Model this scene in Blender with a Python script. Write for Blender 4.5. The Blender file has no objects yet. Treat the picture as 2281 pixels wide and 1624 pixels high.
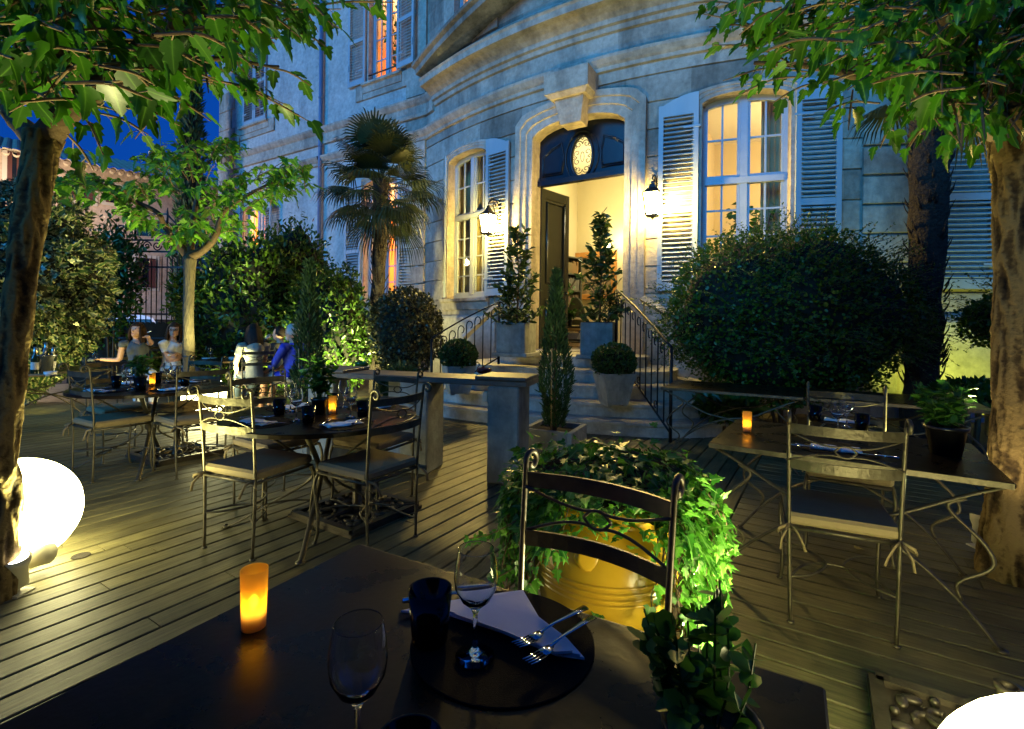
import bpy, bmesh, math, random
import numpy as np
from mathutils import Vector, Matrix, Euler, noise as mnoise
random.seed(7); rng = np.random.default_rng(7)
R = math.radians
sc = bpy.context.scene
COL = sc.collection

# ------------------------------------------------------------------ camera
EYE = 1.30; FPX = 1109.0; W0 = 2281.0; H0 = 1624.0; ROLL = R(0.7); HOR = 725.0
cr = Vector((math.cos(ROLL), 0, math.sin(ROLL))); cu = Vector((-math.sin(ROLL), 0, math.cos(ROLL))); cf = Vector((0, 1, 0))
cam_d = bpy.data.cameras.new("camera"); cam = bpy.data.objects.new("camera", cam_d); COL.objects.link(cam)
m = Matrix((cr, cu, -cf)).transposed().to_4x4(); m.translation = (0, 0, EYE)
cam.matrix_world = m
cam_d.sensor_width = 36; cam_d.lens = 36 * FPX / W0
cam_d.shift_y = -(H0 / 2 - HOR) / W0
cam_d.clip_start = 0.02; cam_d.clip_end = 2000
sc.camera = cam

def ray(u, v):
    return cr * ((u - 1140.5) / FPX) + cu * ((HOR - v) / FPX) + cf
def G(u, v, z=0.0):            # point at height z seen at pixel
    d = ray(u, v); k = (z - EYE) / d.z
    return Vector((d.x * k, d.y * k, z))
def AT(u, v, Y):
    d = ray(u, v); k = Y / d.y
    return Vector((d.x * k, Y, EYE + d.z * k))

# ------------------------------------------------------------------ objects
def link(o, parent=None):
    COL.objects.link(o)
    if parent is not None: o.parent = parent
    return o
def tag(o, label=None, cat=None, group=None, kind=None):
    if label: o["label"] = label
    if cat: o["category"] = cat
    if group: o["group"] = group
    if kind: o["kind"] = kind
    return o
def thing(name, label, cat, loc=(0, 0, 0), rz=0.0, group=None):
    o = bpy.data.objects.new(name, None); o.empty_display_size = .1
    link(o); o.location = loc; o.rotation_euler = (0, 0, rz)
    return tag(o, label, cat, group)
def dup(root, loc, rz, label, group=None):
    r = root.copy(); COL.objects.link(r); r.location = loc; r.rotation_euler = (0, 0, rz); r["label"] = label
    if group: r["group"] = group
    for ch in list(root.children):
        c = ch.copy(); COL.objects.link(c); c.parent = r
        for g in list(ch.children):
            d = g.copy(); COL.objects.link(d); d.parent = c
    return r
def yaw(dx, dy):               # rotation that turns local +Y to (dx,dy)
    return math.atan2(-dx, dy)

class MB:
    def __init__(s): s.v = []; s.f = []; s.sm = []
    def add(s, vs, fs, M=None, smooth=False):
        b = len(s.v)
        for p in vs:
            p = Vector(p)
            s.v.append((M @ p) if M is not None else p)
        for f in fs:
            s.f.append([b + i for i in f]); s.sm.append(smooth)
        return s
    def box(s, c, d, M=None, rz=0.0, rx=0.0, ry=0.0, taper=1.0, bev=0.0):
        x, y, z = d[0] / 2, d[1] / 2, d[2] / 2; t = taper
        L = Matrix.Translation(c) @ Euler((rx, ry, rz)).to_matrix().to_4x4()
        if M is not None: L = M @ L
        if bev <= 0:
            vs = [(-x * t, -y * t, -z), (x * t, -y * t, -z), (x * t, y * t, -z), (-x * t, y * t, -z), (-x, -y, z), (x, -y, z), (x, y, z), (-x, y, z)]
            fs = [(3, 2, 1, 0), (4, 5, 6, 7), (0, 1, 5, 4), (1, 2, 6, 5), (2, 3, 7, 6), (3, 0, 4, 7)]
            return s.add(vs, fs, L)
        b = bev; lv = [(-z, b), (-z + b, 0), (z - b, 0), (z, b)]
        vs = []
        for (zz, q) in lv:
            tt = t + (1 - t) * (zz + z) / (2 * z)
            X, Y = x * tt - q, y * tt - q
            c2 = b if q == 0 else b * .4
            vs += [(-X + c2, -Y, zz), (X - c2, -Y, zz), (X, -Y + c2, zz), (X, Y - c2, zz), (X - c2, Y, zz), (-X + c2, Y, zz), (-X, Y - c2, zz), (-X, -Y + c2, zz)]
        fs = [tuple(range(7, -1, -1)), tuple(range(24, 32))]
        for k in range(3):
            for i in range(8):
                fs.append((k * 8 + i, k * 8 + (i + 1) % 8, k * 8 + 8 + (i + 1) % 8, k * 8 + 8 + i))
        return s.add(vs, fs, L)
    def tube(s, pts, r, n=8, M=None, cap=True, flat=None):
        pts = [Vector(p) for p in pts]; N = len(pts)
        rs = r if isinstance(r, (list, tuple)) else [r] * N
        vs = []; fs = []; up = None
        for i, p in enumerate(pts):
            t = (pts[min(i + 1, N - 1)] - pts[max(i - 1, 0)])
            if t.length < 1e-9: t = Vector((0, 0, 1))
            t.normalize()
            if up is None:
                a = Vector((0, 0, 1)) if abs(t.z) < .9 else Vector((1, 0, 0))
                up = (a - t * a.dot(t)).normalized()
            else:
                up = up - t * up.dot(t)
                if up.length < 1e-6: up = t.orthogonal()
                up.normalize()
            sd = t.cross(up)
            for k in range(n):
                a = 2 * math.pi * k / n
                ka, kb = (1, 1) if flat is None else flat
                vs.append(p + (up * math.cos(a) * ka + sd * math.sin(a) * kb) * rs[i])
        for i in range(N - 1):
            for k in range(n):
                fs.append((i * n + k, i * n + (k + 1) % n, (i + 1) * n + (k + 1) % n, (i + 1) * n + k))
        s.add(vs, fs, M, smooth=n > 4)
        if cap:
            b = len(s.v) - len(vs)
            s.f.append([b + k for k in range(n - 1, -1, -1)]); s.sm.append(False)
            s.f.append([b + (N - 1) * n + k for k in range(n)]); s.sm.append(False)
        return s
    def lathe(s, prof, n=20, M=None, smooth=True, cap0=False, cap1=False, a0=0.0):
        vs = []; fs = []
        for (r, z) in prof:
            for k in range(n):
                a = a0 + 2 * math.pi * k / n
                vs.append((r * math.cos(a), r * math.sin(a), z))
        for i in range(len(prof) - 1):
            for k in range(n):
                fs.append((i * n + k, i * n + (k + 1) % n, (i + 1) * n + (k + 1) % n, (i + 1) * n + k))
        s.add(vs, fs, M, smooth)
        b = len(s.v) - len(vs)
        if cap0: s.f.append([b + k for k in range(n - 1, -1, -1)]); s.sm.append(False)
        if cap1: s.f.append([b + (len(prof) - 1) * n + k for k in range(n)]); s.sm.append(False)
        return s
    def ball(s, c, r, n=12, M=None, sc3=(1, 1, 1)):
        prof = [(max(1e-4, math.sin(math.pi * i / n)) * r, -math.cos(math.pi * i / n) * r) for i in range(n + 1)]
        L = Matrix.Translation(c) @ Matrix.Diagonal((*sc3, 1))
        if M is not None: L = M @ L
        return s.lathe(prof, n + 4, L)
    def prism(s, poly, z0, z1, M=None):
        n = len(poly)
        vs = [(x, y, z0) for x, y in poly] + [(x, y, z1) for x, y in poly]
        fs = [tuple(range(n - 1, -1, -1)), tuple(range(n, 2 * n))] + [(i, (i + 1) % n, n + (i + 1) % n, n + i) for i in range(n)]
        return s.add(vs, fs, M)
    def build(s, name, mat, parent=None, loc=None):
        me = bpy.data.meshes.new(name)
        me.from_pydata([tuple(p) for p in s.v], [], s.f)
        me.polygons.foreach_set("use_smooth", s.sm)
        me.update()
        bm = bmesh.new(); bm.from_mesh(me); bmesh.ops.recalc_face_normals(bm, faces=bm.faces); bm.to_mesh(me); bm.free()
        for q in (mat if isinstance(mat, (list, tuple)) else [mat]): me.materials.append(q)
        o = bpy.data.objects.new(name, me); link(o, parent)
        if loc is not None: o.location = loc
        return o

def catmull(pts, k=6):
    pts = [Vector(p) for p in pts]; out = []
    P = [pts[0] * 2 - pts[1]] + pts + [pts[-1] * 2 - pts[-2]]
    for i in range(1, len(P) - 2):
        for j in range(k):
            t = j / k; a, b, c, d = P[i - 1], P[i], P[i + 1], P[i + 2]
            out.append(.5 * ((2 * b) + (c - a) * t + (2 * a - 5 * b + 4 * c - d) * t * t + (3 * b - a - 3 * c + d) * t ** 3))
    out.append(pts[-1]); return out

# ------------------------------------------------------------------ leaf fields
def tmpl(right, mid, faces_r, fold=.25, curl=.25):
    """right: outline points of the right half, mid: points down the midrib; faces_r index ('m',i)/('o',i)"""
    vs = []; md = []
    for (x, y) in mid: vs.append((x, y, -curl * y * y)); md.append(1.0)
    nm = len(mid)
    for (x, y) in right: vs.append((x, y, fold * x - curl * y * y)); md.append(0.0)
    nr = len(right)
    for (x, y) in right: vs.append((-x, y, fold * x - curl * y * y)); md.append(0.0)
    fs = []
    for f in faces_r:
        fs.append([i if k == 'm' else nm + i for k, i in f])
        fs.append([(i if k == 'm' else nm + nr + i) for k, i in reversed(f)])
    return np.array(vs), fs, np.array(md)
def tmpl_n(k, right, mid, f): return tmpl([(x * k, y) for x, y in right], mid, f)
M_, O_ = (lambda i: ('m', i)), (lambda i: ('o', i))
LOBED = tmpl_n(.80, [(.2, -.06), (.40, .08), (.47, .30), (.27, .36), (.37, .60), (.20, .60), (.17, .80)], [(0, 0), (0, .2), (0, .42), (0, .62), (0, .8), (0, 1)],
             [[M_(0), O_(0), O_(1), M_(1)], [M_(1), O_(1), O_(2), O_(3)], [M_(1), O_(3), M_(2)], [M_(2), O_(3), O_(4), O_(5)], [M_(2), O_(5), M_(3)], [M_(3), O_(5), O_(6), M_(4)], [M_(4), O_(6), M_(5)]])
HEART = tmpl([(.2, -.07), (.36, .05), (.40, .28), (.31, .52), (.16, .78)], [(0, 0), (0, .2), (0, .45), (0, .7), (0, 1)],
             [[M_(0), O_(0), O_(1), M_(1)], [M_(1), O_(1), O_(2), M_(2)], [M_(2), O_(2), O_(3), M_(3)], [M_(3), O_(3), O_(4), M_(4)]])
OVAL = tmpl([(.19, .25), (.21, .58)], [(0, 0), (0, 1)], [[M_(0), O_(0), O_(1), M_(1)]], .3, .15)
ROUND = tmpl([(.3, .12), (.42, .45), (.3, .85)], [(0, 0), (0, 1)], [[M_(0), O_(0), O_(1), O_(2), M_(1)]], .2, .1)
TINY = tmpl([(.26, .5)], [(0, 0), (0, 1)], [[M_(0), O_(0), M_(1)]], .3, .1)
IVY = tmpl([(.22, -.14), (.50, .05), (.25, .22), (.36, .50), (.15, .55)], [(0, 0), (0, .3), (0, 1)],
           [[M_(0), O_(0), O_(1), O_(2), M_(1)], [M_(1), O_(2), O_(3), O_(4), M_(2)]], .18, .2)
NEEDLE = (np.array([(-.07, 0, 0), (.07, 0, 0), (.09, .6, 0), (0, 1, 0), (-.09, .6, 0)]), [[0, 1, 2, 3, 4]], np.zeros(5))

def leaf_field(name, T, pos, tip, nrm, size, mat, parent=None, rnd=None):
    tv, tf, md = T
    pos = np.asarray(pos, float); N = len(pos); k = len(tv)
    tip = np.asarray(tip, float); nrm = np.asarray(nrm, float)
    y = tip / (np.linalg.norm(tip, axis=1, keepdims=True) + 1e-9)
    x = np.cross(y, nrm); x /= (np.linalg.norm(x, axis=1, keepdims=True) + 1e-9)
    z = np.cross(x, y)
    size = np.broadcast_to(np.asarray(size, float), (N,))
    wv = (.78 + .42 * rng.random(N))[:, None, None]; cv = (-.3 + 2.4 * rng.random(N))[:, None, None]
    V = pos[:, None, :] + size[:, None, None] * (wv * tv[None, :, 0:1] * x[:, None, :] + tv[None, :, 1:2] * y[:, None, :] + cv * tv[None, :, 2:3] * z[:, None, :])
    V = V.reshape(-1, 3)
    lens = np.array([len(f) for f in tf]); flat = np.concatenate([np.array(f) for f in tf])
    loops = (flat[None, :] + (np.arange(N) * k)[:, None]).reshape(-1)
    lt = np.tile(lens, N); ls = np.concatenate([[0], np.cumsum(lt)[:-1]])
    me = bpy.data.meshes.new(name)
    me.vertices.add(len(V)); me.vertices.foreach_set("co", V.astype(np.float32).ravel())
    me.loops.add(len(loops)); me.loops.foreach_set("vertex_index", loops.astype(np.int32))
    me.polygons.add(len(lt)); me.polygons.foreach_set("loop_start", ls.astype(np.int32))
    me.update(calc_edges=True)
    if rnd is None: rnd = rng.random(N)
    a = me.attributes.new("rnd", 'FLOAT', 'FACE'); a.data.foreach_set("value", np.repeat(rnd, len(tf)).astype(np.float32))
    a = me.attributes.new("mid", 'FLOAT', 'POINT'); a.data.foreach_set("value", np.tile(md, N).astype(np.float32))
    me.materials.append(mat)
    o = bpy.data.objects.new(name, me); link(o, parent)
    return o
def rdir(n):
    v = rng.normal(size=(n, 3)); return v / np.linalg.norm(v, axis=1, keepdims=True)

# ------------------------------------------------------------------ materials
def nodes_of(name):
    m = bpy.data.materials.new(name); m.use_nodes = True
    nt = m.node_tree; b = nt.nodes["Principled BSDF"]
    return m, nt, b
def mat(name, c1, c2=None, scale=8.0, rough=.6, metal=0.0, bump=0.0, bscale=None, spec=.5, detail=5, stretch=None, contrast=.25, island=0.0, rough2=None):
    m, nt, b = nodes_of(name)
    b.inputs["Roughness"].default_value = rough; b.inputs["Metallic"].default_value = metal
    b.inputs["Specular IOR Level"].default_value = spec
    b.inputs["Base Color"].default_value = (*c1, 1)
    tc = nt.nodes.new("ShaderNodeTexCoord"); vec = tc.outputs["Object"]
    if stretch:
        mp = nt.nodes.new("ShaderNodeMapping"); mp.inputs["Scale"].default_value = stretch
        nt.links.new(vec, mp.inputs["Vector"]); vec = mp.outputs["Vector"]
    if c2 is not None:
        n = nt.nodes.new("ShaderNodeTexNoise"); n.inputs["Scale"].default_value = scale; n.inputs["Detail"].default_value = detail
        n.inputs["Roughness"].default_value = .65
        nt.links.new(vec, n.inputs["Vector"])
        r = nt.nodes.new("ShaderNodeValToRGB")
        r.color_ramp.elements[0].position = .5 - contrast; r.color_ramp.elements[1].position = .5 + contrast
        r.color_ramp.elements[0].color = (*c1, 1); r.color_ramp.elements[1].color = (*c2, 1)
        nt.links.new(n.outputs["Fac"], r.inputs["Fac"]); nt.links.new(r.outputs["Color"], b.inputs["Base Color"])
        if rough2 is not None:
            mr = nt.nodes.new("ShaderNodeMapRange"); mr.inputs["From Min"].default_value = .3; mr.inputs["From Max"].default_value = .7
            mr.inputs["To Min"].default_value = rough; mr.inputs["To Max"].default_value = rough2
            nt.links.new(n.outputs["Fac"], mr.inputs["Value"]); nt.links.new(mr.outputs["Result"], b.inputs["Roughness"])
    if bump > 0:
        n2 = nt.nodes.new("ShaderNodeTexNoise"); n2.inputs["Scale"].default_value = bscale or scale * 3; n2.inputs["Detail"].default_value = 6
        nt.links.new(vec, n2.inputs["Vector"])
        bp = nt.nodes.new("ShaderNodeBump"); bp.inputs["Strength"].default_value = bump; bp.inputs["Distance"].default_value = .05 if bump >= 1 else .02
        nt.links.new(n2.outputs["Fac"], bp.inputs["Height"]); nt.links.new(bp.outputs["Normal"], b.inputs["Normal"])
    return m
def leafmat(name, dark, light, rib=None, trans=.35, rough=.42, spec=.4, edge=None):
    m, nt, b = nodes_of(name)
    at = nt.nodes.new("ShaderNodeAttribute"); at.attribute_name = "rnd"
    r = nt.nodes.new("ShaderNodeValToRGB"); r.color_ramp.elements[0].color = (*dark, 1); r.color_ramp.elements[1].color = (*light, 1)
    nt.links.new(at.outputs["Fac"], r.inputs["Fac"])
    colr = r.outputs["Color"]
    if rib or edge:
        am = nt.nodes.new("ShaderNodeAttribute"); am.attribute_name = "mid"
        p = nt.nodes.new("ShaderNodeMath"); p.operation = 'POWER'; nt.links.new(am.outputs["Fac"], p.inputs[0]); p.inputs[1].default_value = 9.0
        mx = nt.nodes.new("ShaderNodeMixRGB"); nt.links.new(p.outputs[0], mx.inputs[0]); nt.links.new(colr, mx.inputs[1])
        mx.inputs[2].default_value = (*(rib or light), 1); colr = mx.outputs[0]
        if edge:
            p2 = nt.nodes.new("ShaderNodeMath"); p2.operation = 'LESS_THAN'; nt.links.new(am.outputs["Fac"], p2.inputs[0]); p2.inputs[1].default_value = .22
            mx2 = nt.nodes.new("ShaderNodeMixRGB"); nt.links.new(p2.outputs[0], mx2.inputs[0]); nt.links.new(colr, mx2.inputs[1])
            mx2.inputs[2].default_value = (*edge, 1); colr = mx2.outputs[0]
    nt.links.new(colr, b.inputs["Base Color"])
    b.inputs["Roughness"].default_value = rough; b.inputs["Specular IOR Level"].default_value = spec
    tr = nt.nodes.new("ShaderNodeBsdfTranslucent"); nt.links.new(colr, tr.inputs["Color"])
    ms = nt.nodes.new("ShaderNodeMixShader"); ms.inputs[0].default_value = trans
    nt.links.new(b.outputs[0], ms.inputs[1]); nt.links.new(tr.outputs[0], ms.inputs[2])
    nt.links.new(ms.outputs[0], nt.nodes["Material Output"].inputs["Surface"])
    return m
def emis(name, c, s):
    m = bpy.data.materials.new(name); m.use_nodes = True; nt = m.node_tree; nt.nodes.clear()
    e = nt.nodes.new("ShaderNodeEmission"); e.inputs[0].default_value = (*c, 1); e.inputs[1].default_value = s
    o = nt.nodes.new("ShaderNodeOutputMaterial"); nt.links.new(e.outputs[0], o.inputs[0]); return m
def glassmat(name, tint=(1, 1, 1), refl=.06):
    m = bpy.data.materials.new(name); m.use_nodes = True; nt = m.node_tree; nt.nodes.clear()
    t = nt.nodes.new("ShaderNodeBsdfTransparent"); t.inputs[0].default_value = (*tint, 1)
    g = nt.nodes.new("ShaderNodeBsdfGlossy"); g.inputs["Roughness"].default_value = .02
    f = nt.nodes.new("ShaderNodeLayerWeight"); f.inputs["Blend"].default_value = .5; pw = nt.nodes.new("ShaderNodeMath"); pw.operation = 'POWER'; pw.inputs[1].default_value = 5; nt.links.new(f.outputs["Facing"], pw.inputs[0])
    mr = nt.nodes.new("ShaderNodeMapRange"); mr.inputs["To Min"].default_value = .035; mr.inputs["To Max"].default_value = .9; nt.links.new(pw.outputs[0], mr.inputs["Value"])
    x = nt.nodes.new("ShaderNodeMixShader"); nt.links.new(mr.outputs[0], x.inputs[0])
    nt.links.new(t.outputs[0], x.inputs[1]); nt.links.new(g.outputs[0], x.inputs[2])
    o = nt.nodes.new("ShaderNodeOutputMaterial"); nt.links.new(x.outputs[0], o.inputs[0]); return m

def stonemat(name, c1, c2, stain=(.10, .09, .075), joint=0.0, stain_amt=.6):
    m, nt, b = nodes_of(name); b.inputs["Roughness"].default_value = .85; b.inputs["Specular IOR Level"].default_value = .2
    tc = nt.nodes.new("ShaderNodeTexCoord")
    def nz(scale, detail, st=None):
        n = nt.nodes.new("ShaderNodeTexNoise"); n.inputs["Scale"].default_value = scale; n.inputs["Detail"].default_value = detail; n.inputs["Roughness"].default_value = .65
        v = tc.outputs["Object"]
        if st:
            mp = nt.nodes.new("ShaderNodeMapping"); mp.inputs["Scale"].default_value = st; nt.links.new(v, mp.inputs["Vector"]); v = mp.outputs["Vector"]
        nt.links.new(v, n.inputs["Vector"]); return n.outputs["Fac"]
    r = nt.nodes.new("ShaderNodeValToRGB"); r.color_ramp.elements[0].position = .3; r.color_ramp.elements[1].position = .7
    r.color_ramp.elements[0].color = (*c1, 1); r.color_ramp.elements[1].color = (*c2, 1)
    nt.links.new(nz(1.3, 8), r.inputs["Fac"])
    r2 = nt.nodes.new("ShaderNodeValToRGB"); r2.color_ramp.elements[0].position = .46; r2.color_ramp.elements[1].position = .66
    nt.links.new(nz(1.1, 8, (1.6, 1.6, .45)), r2.inputs["Fac"])
    mu = nt.nodes.new("ShaderNodeMath"); mu.operation = 'MULTIPLY'; nt.links.new(r2.outputs["Color"], mu.inputs[0]); mu.inputs[1].default_value = stain_amt
    mx = nt.nodes.new("ShaderNodeMixRGB"); nt.links.new(mu.outputs[0], mx.inputs[0]); nt.links.new(r.outputs["Color"], mx.inputs[1]); mx.inputs[2].default_value = (*stain, 1)
    at = nt.nodes.new('ShaderNodeAttribute'); at.attribute_name = 'blk'; mb_ = nt.nodes.new('ShaderNodeMapRange'); mb_.inputs['To Min'].default_value = 1.0; mb_.inputs['To Max'].default_value = .55; nt.links.new(at.outputs['Fac'], mb_.inputs['Value'])
    fr_ = nt.nodes.new('ShaderNodeMapRange'); fr_.inputs['From Min'].default_value = .3; fr_.inputs['From Max'].default_value = .7; fr_.inputs['To Min'].default_value = .70; fr_.inputs['To Max'].default_value = 1.15; nt.links.new(nz(9, 10), fr_.inputs['Value'])
    mq = nt.nodes.new('ShaderNodeMath'); mq.operation = 'MULTIPLY'; nt.links.new(mb_.outputs[0], mq.inputs[0]); nt.links.new(fr_.outputs[0], mq.inputs[1])
    vm = nt.nodes.new('ShaderNodeVectorMath'); vm.operation = 'SCALE'; nt.links.new(mx.outputs[0], vm.inputs[0]); nt.links.new(mq.outputs[0], vm.inputs['Scale'])
    nt.links.new(vm.outputs[0], b.inputs["Base Color"])
    bp = nt.nodes.new("ShaderNodeBump"); bp.inputs["Strength"].default_value = .45; bp.inputs["Distance"].default_value = .03
    nt.links.new(nz(14, 9), bp.inputs["Height"]); nt.links.new(bp.outputs["Normal"], b.inputs["Normal"])
    return m

M = {}
M['stone'] = stonemat('mat_stone', (.42, .36, .27), (.55, .48, .38))
M['stucco'] = stonemat('mat_stucco', (.48, .46, .40), (.60, .57, .50), stain=(.28, .27, .25), stain_amt=.5)
M['dirty'] = stonemat('mat_dirty_stone', (.22, .19, .15), (.42, .37, .30), stain=(.05, .048, .04), stain_amt=.9)
M['steps'] = stonemat('mat_steps', (.38, .37, .31), (.55, .52, .44), stain=(.16, .155, .13))
M['concrete'] = stonemat('mat_concrete', (.30, .31, .27), (.45, .46, .40), stain=(.14, .14, .12), stain_amt=.7)
M['slab'] = mat('mat_slab', (.10, .085, .065), (.20, .17, .13), 5, .5, bump=.25, bscale=20)
M['shutter'] = mat('mat_shutter', (.30, .36, .38), (.40, .46, .46), 3, .55, bump=.06, stretch=(1, 1, .2))
M['winframe'] = mat('mat_window_frame', (.30, .37, .43), (.40, .46, .50), 5, .5)
M['pipe'] = mat('mat_drainpipe', (.12, .16, .26), (.16, .20, .30), 4, .5)
M['iron'] = mat('mat_iron_black', (.008, .008, .008), (.02, .018, .015), 30, .45, .3)
M['steel'] = mat('mat_aged_steel', (.055, .046, .028), (.17, .15, .095), 14, .36, .65, bump=.15, bscale=60, rough2=.55)
M['steel_dark'] = mat('mat_dark_steel', (.05, .042, .03), (.12, .10, .07), 10, .4, .6, bump=.1, bscale=50)
M['tabletop'] = mat('mat_tabletop', (.006, .0038, .002), (.017, .010, .005), 7, .24, .0, spec=.16, bump=.03, bscale=60, rough2=.36)
M['cushion'] = mat('mat_cushion', (.25, .19, .095), (.31, .24, .125), 30, .85, bump=.2, bscale=6)
M['black'] = mat('mat_black', (.006, .006, .006), (.012, .012, .012), 20, .35)
M['blackpot'] = mat('mat_black_pot', (.010, .010, .010), None, rough=.28)
M['mat'] = mat('mat_placemat', (.006, .006, .006), (.010, .009, .008), 200, .9, bump=.3, bscale=500, spec=.12)
M['napkin'] = mat('mat_napkin', (.86, .86, .86), (.92, .92, .92), 8, .85, bump=.25, bscale=12)
M['cutlery'] = mat('mat_cutlery', (.75, .74, .72), None, rough=.12, metal=1)
M['glass'] = glassmat('mat_window_glass')
M['door'] = mat('mat_door_paint', (.006, .009, .016), (.010, .014, .022), 6, .25, spec=.25)
M['doorgreen'] = mat('mat_door_green', (.010, .012, .008), (.018, .020, .014), 5, .28)
M['bark'] = mat('mat_bark', (.018, .011, .006), (.135, .088, .042), 11, .9, bump=1.0, bscale=22, stretch=(2.2, 2.2, .7), contrast=.14)
def barkr():
    m, nt, b = nodes_of('mat_bark_ridged'); b.inputs['Roughness'].default_value = .9; b.inputs['Specular IOR Level'].default_value = .2
    at = nt.nodes.new('ShaderNodeAttribute'); at.attribute_name = 'rdg'; tc = nt.nodes.new('ShaderNodeTexCoord')
    n = nt.nodes.new('ShaderNodeTexNoise'); n.inputs['Scale'].default_value = 45; n.inputs['Detail'].default_value = 8; nt.links.new(tc.outputs['Object'], n.inputs['Vector'])
    ad = nt.nodes.new('ShaderNodeMath'); ad.operation = 'MULTIPLY_ADD'; nt.links.new(n.outputs['Fac'], ad.inputs[0]); ad.inputs[1].default_value = .7; nt.links.new(at.outputs['Fac'], ad.inputs[2])
    r = nt.nodes.new('ShaderNodeValToRGB'); e = r.color_ramp.elements; e[0].position = .45; e[0].color = (.006, .0035, .002, 1); e[1].position = 1.15; e[1].color = (.155, .108, .042, 1); x = e.new(.78); x.color = (.055, .035, .014, 1)
    nt.links.new(ad.outputs[0], r.inputs[0]); nt.links.new(r.outputs[0], b.inputs['Base Color'])
    bp = nt.nodes.new('ShaderNodeBump'); bp.inputs['Strength'].default_value = .8; bp.inputs['Distance'].default_value = .012; nt.links.new(n.outputs['Fac'], bp.inputs['Height']); nt.links.new(bp.outputs[0], b.inputs['Normal']); return m
M['barkr'] = barkr()
M['bark2'] = mat('mat_bark_pale', (.035, .028, .015), (.11, .085, .046), 12, .9, bump=.9, bscale=22, stretch=(2.4, 2.4, .5))
M['limb'] = mat('mat_limb', (.030, .016, .007), (.095, .056, .024), 10, .85, bump=.5, bscale=26)
M['twig'] = mat('mat_twig', (.10, .06, .03), (.16, .10, .05), 12, .8)
M['palmbark'] = mat('mat_palm_bark', (.012, .009, .006), (.05, .038, .025), 14, .95, bump=1, bscale=30)
M['leaf'] = leafmat('mat_mulberry_leaf', (.008, .050, .002), (.050, .180, .006), rib=(.11, .27, .025), trans=.36)
M['leaf2'] = leafmat('mat_mulberry_leaf_young', (.03, .13, .004), (.12, .30, .015), rib=(.22, .42, .05), trans=.33)
M['laurel'] = leafmat('mat_laurel', (.012, .050, .005), (.075, .15, .015), trans=.2, rough=.35)
M['darkleaf'] = leafmat('mat_dark_shrub', (.016, .048, .002), (.085, .165, .009), trans=.15)
M['brownleaf'] = leafmat('mat_brown_shrub', (.022, .022, .009), (.055, .065, .018), trans=.12)
M['box'] = leafmat('mat_boxwood', (.012, .040, .008), (.05, .11, .018), trans=.15)
M['cypress'] = leafmat('mat_cypress', (.012, .045, .014), (.045, .11, .030), trans=.12, rough=.6)
M['ivy'] = leafmat('mat_ivy', (.020, .12, .008), (.13, .36, .03), rib=(.22, .40, .10), trans=.25, rough=.35)
M['ivyvar'] = leafmat('mat_variegated_ivy', (.012, .038, .014), (.045, .085, .03), trans=.15, rough=.3, edge=(.26, .27, .13))
M['herb'] = leafmat('mat_herb', (.02, .085, .010), (.07, .20, .025), trans=.25)
M['bay'] = leafmat('mat_bay', (.018, .045, .010), (.075, .12, .022), trans=.2, rough=.3)
M['frond'] = leafmat('mat_palm_frond', (.010, .022, .007), (.065, .075, .020), trans=.15, rough=.4)
M['soil'] = mat('mat_soil', (.012, .009, .006), (.03, .022, .014), 30, .95, bump=.6)
M['yellowjar'] = mat('mat_yellow_jar', (.62, .35, .018), (.84, .52, .05), 2.2, .22, spec=.6, detail=9, bump=.08, bscale=12)
M['cream'] = mat('mat_cream_plastic', (.5, .47, .36), None, rough=.5)
M['white'] = mat('mat_white_china', (.75, .75, .73), None, rough=.25)
M['globe'] = emis('mat_globe', (1.0, .91, .42), 22.0)
M['lens'] = emis('mat_spot_lens', (1.0, .90, .70), 60)
M['lantern'] = emis('mat_lantern_glass', (1.0, .70, .17), 520)
M['flame'] = emis('mat_flame', (1.0, .78, .32), 110)
# ------------------------------------------------------------------ mansion frame of reference
D0 = Vector((1.13, 9.0)); TT = Vector((.848, -.530)); NN = Vector((-.530, -.848)); RB = 11.6; AE = 4.33
def hof(a):
    if a < -AE: return math.sqrt(RB * RB - AE * AE) - RB
    if a > AE: return math.sqrt(RB * RB - AE * AE) - RB - math.tan(R(23)) * (a - AE)
    return math.sqrt(RB * RB - a * a) - RB
def fn(a):                     # outward normal
    e = .02; d = TT * (2 * e) + NN * (hof(a + e) - hof(a - e)); d.normalize()
    return Vector((d.y, -d.x)) if Vector((d.y, -d.x)).dot(NN) > 0 else Vector((-d.y, d.x))
def F(a, z, o=0.0):            # facade point, o = outward offset
    p = D0 + TT * a + NN * hof(a)
    if o: p = p + fn(a) * o
    return Vector((p.x, p.y, z))
def LD(a, n, z):               # room coordinates: along the door plane, outwards
    p = D0 + TT * a + NN * n
    return Vector((p.x, p.y, z))
DROT = math.atan2(TT.y, TT.x)

# ------------------------------------------------------------------ ground and deck
g = MB(); g.add([(-400, -400, -.12), (400, -400, -.12), (400, 400, -.12), (-400, 400, -.12)], [(0, 1, 2, 3)])
tag(g.build('ground', mat('mat_ground', (.010, .008, .006), (.03, .024, .016), 2, .95, bump=.5)), kind='structure')
g = MB(); g.add([(-60, 13.2, -.10), (-7.2, 13.2, -.10), (-10.5, 60, -.10), (-60, 60, -.10)], [(0, 1, 2, 3)])
tag(g.build('street', mat('mat_street', (.04, .04, .045), (.06, .06, .06), 6, .9)), kind='structure')

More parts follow.
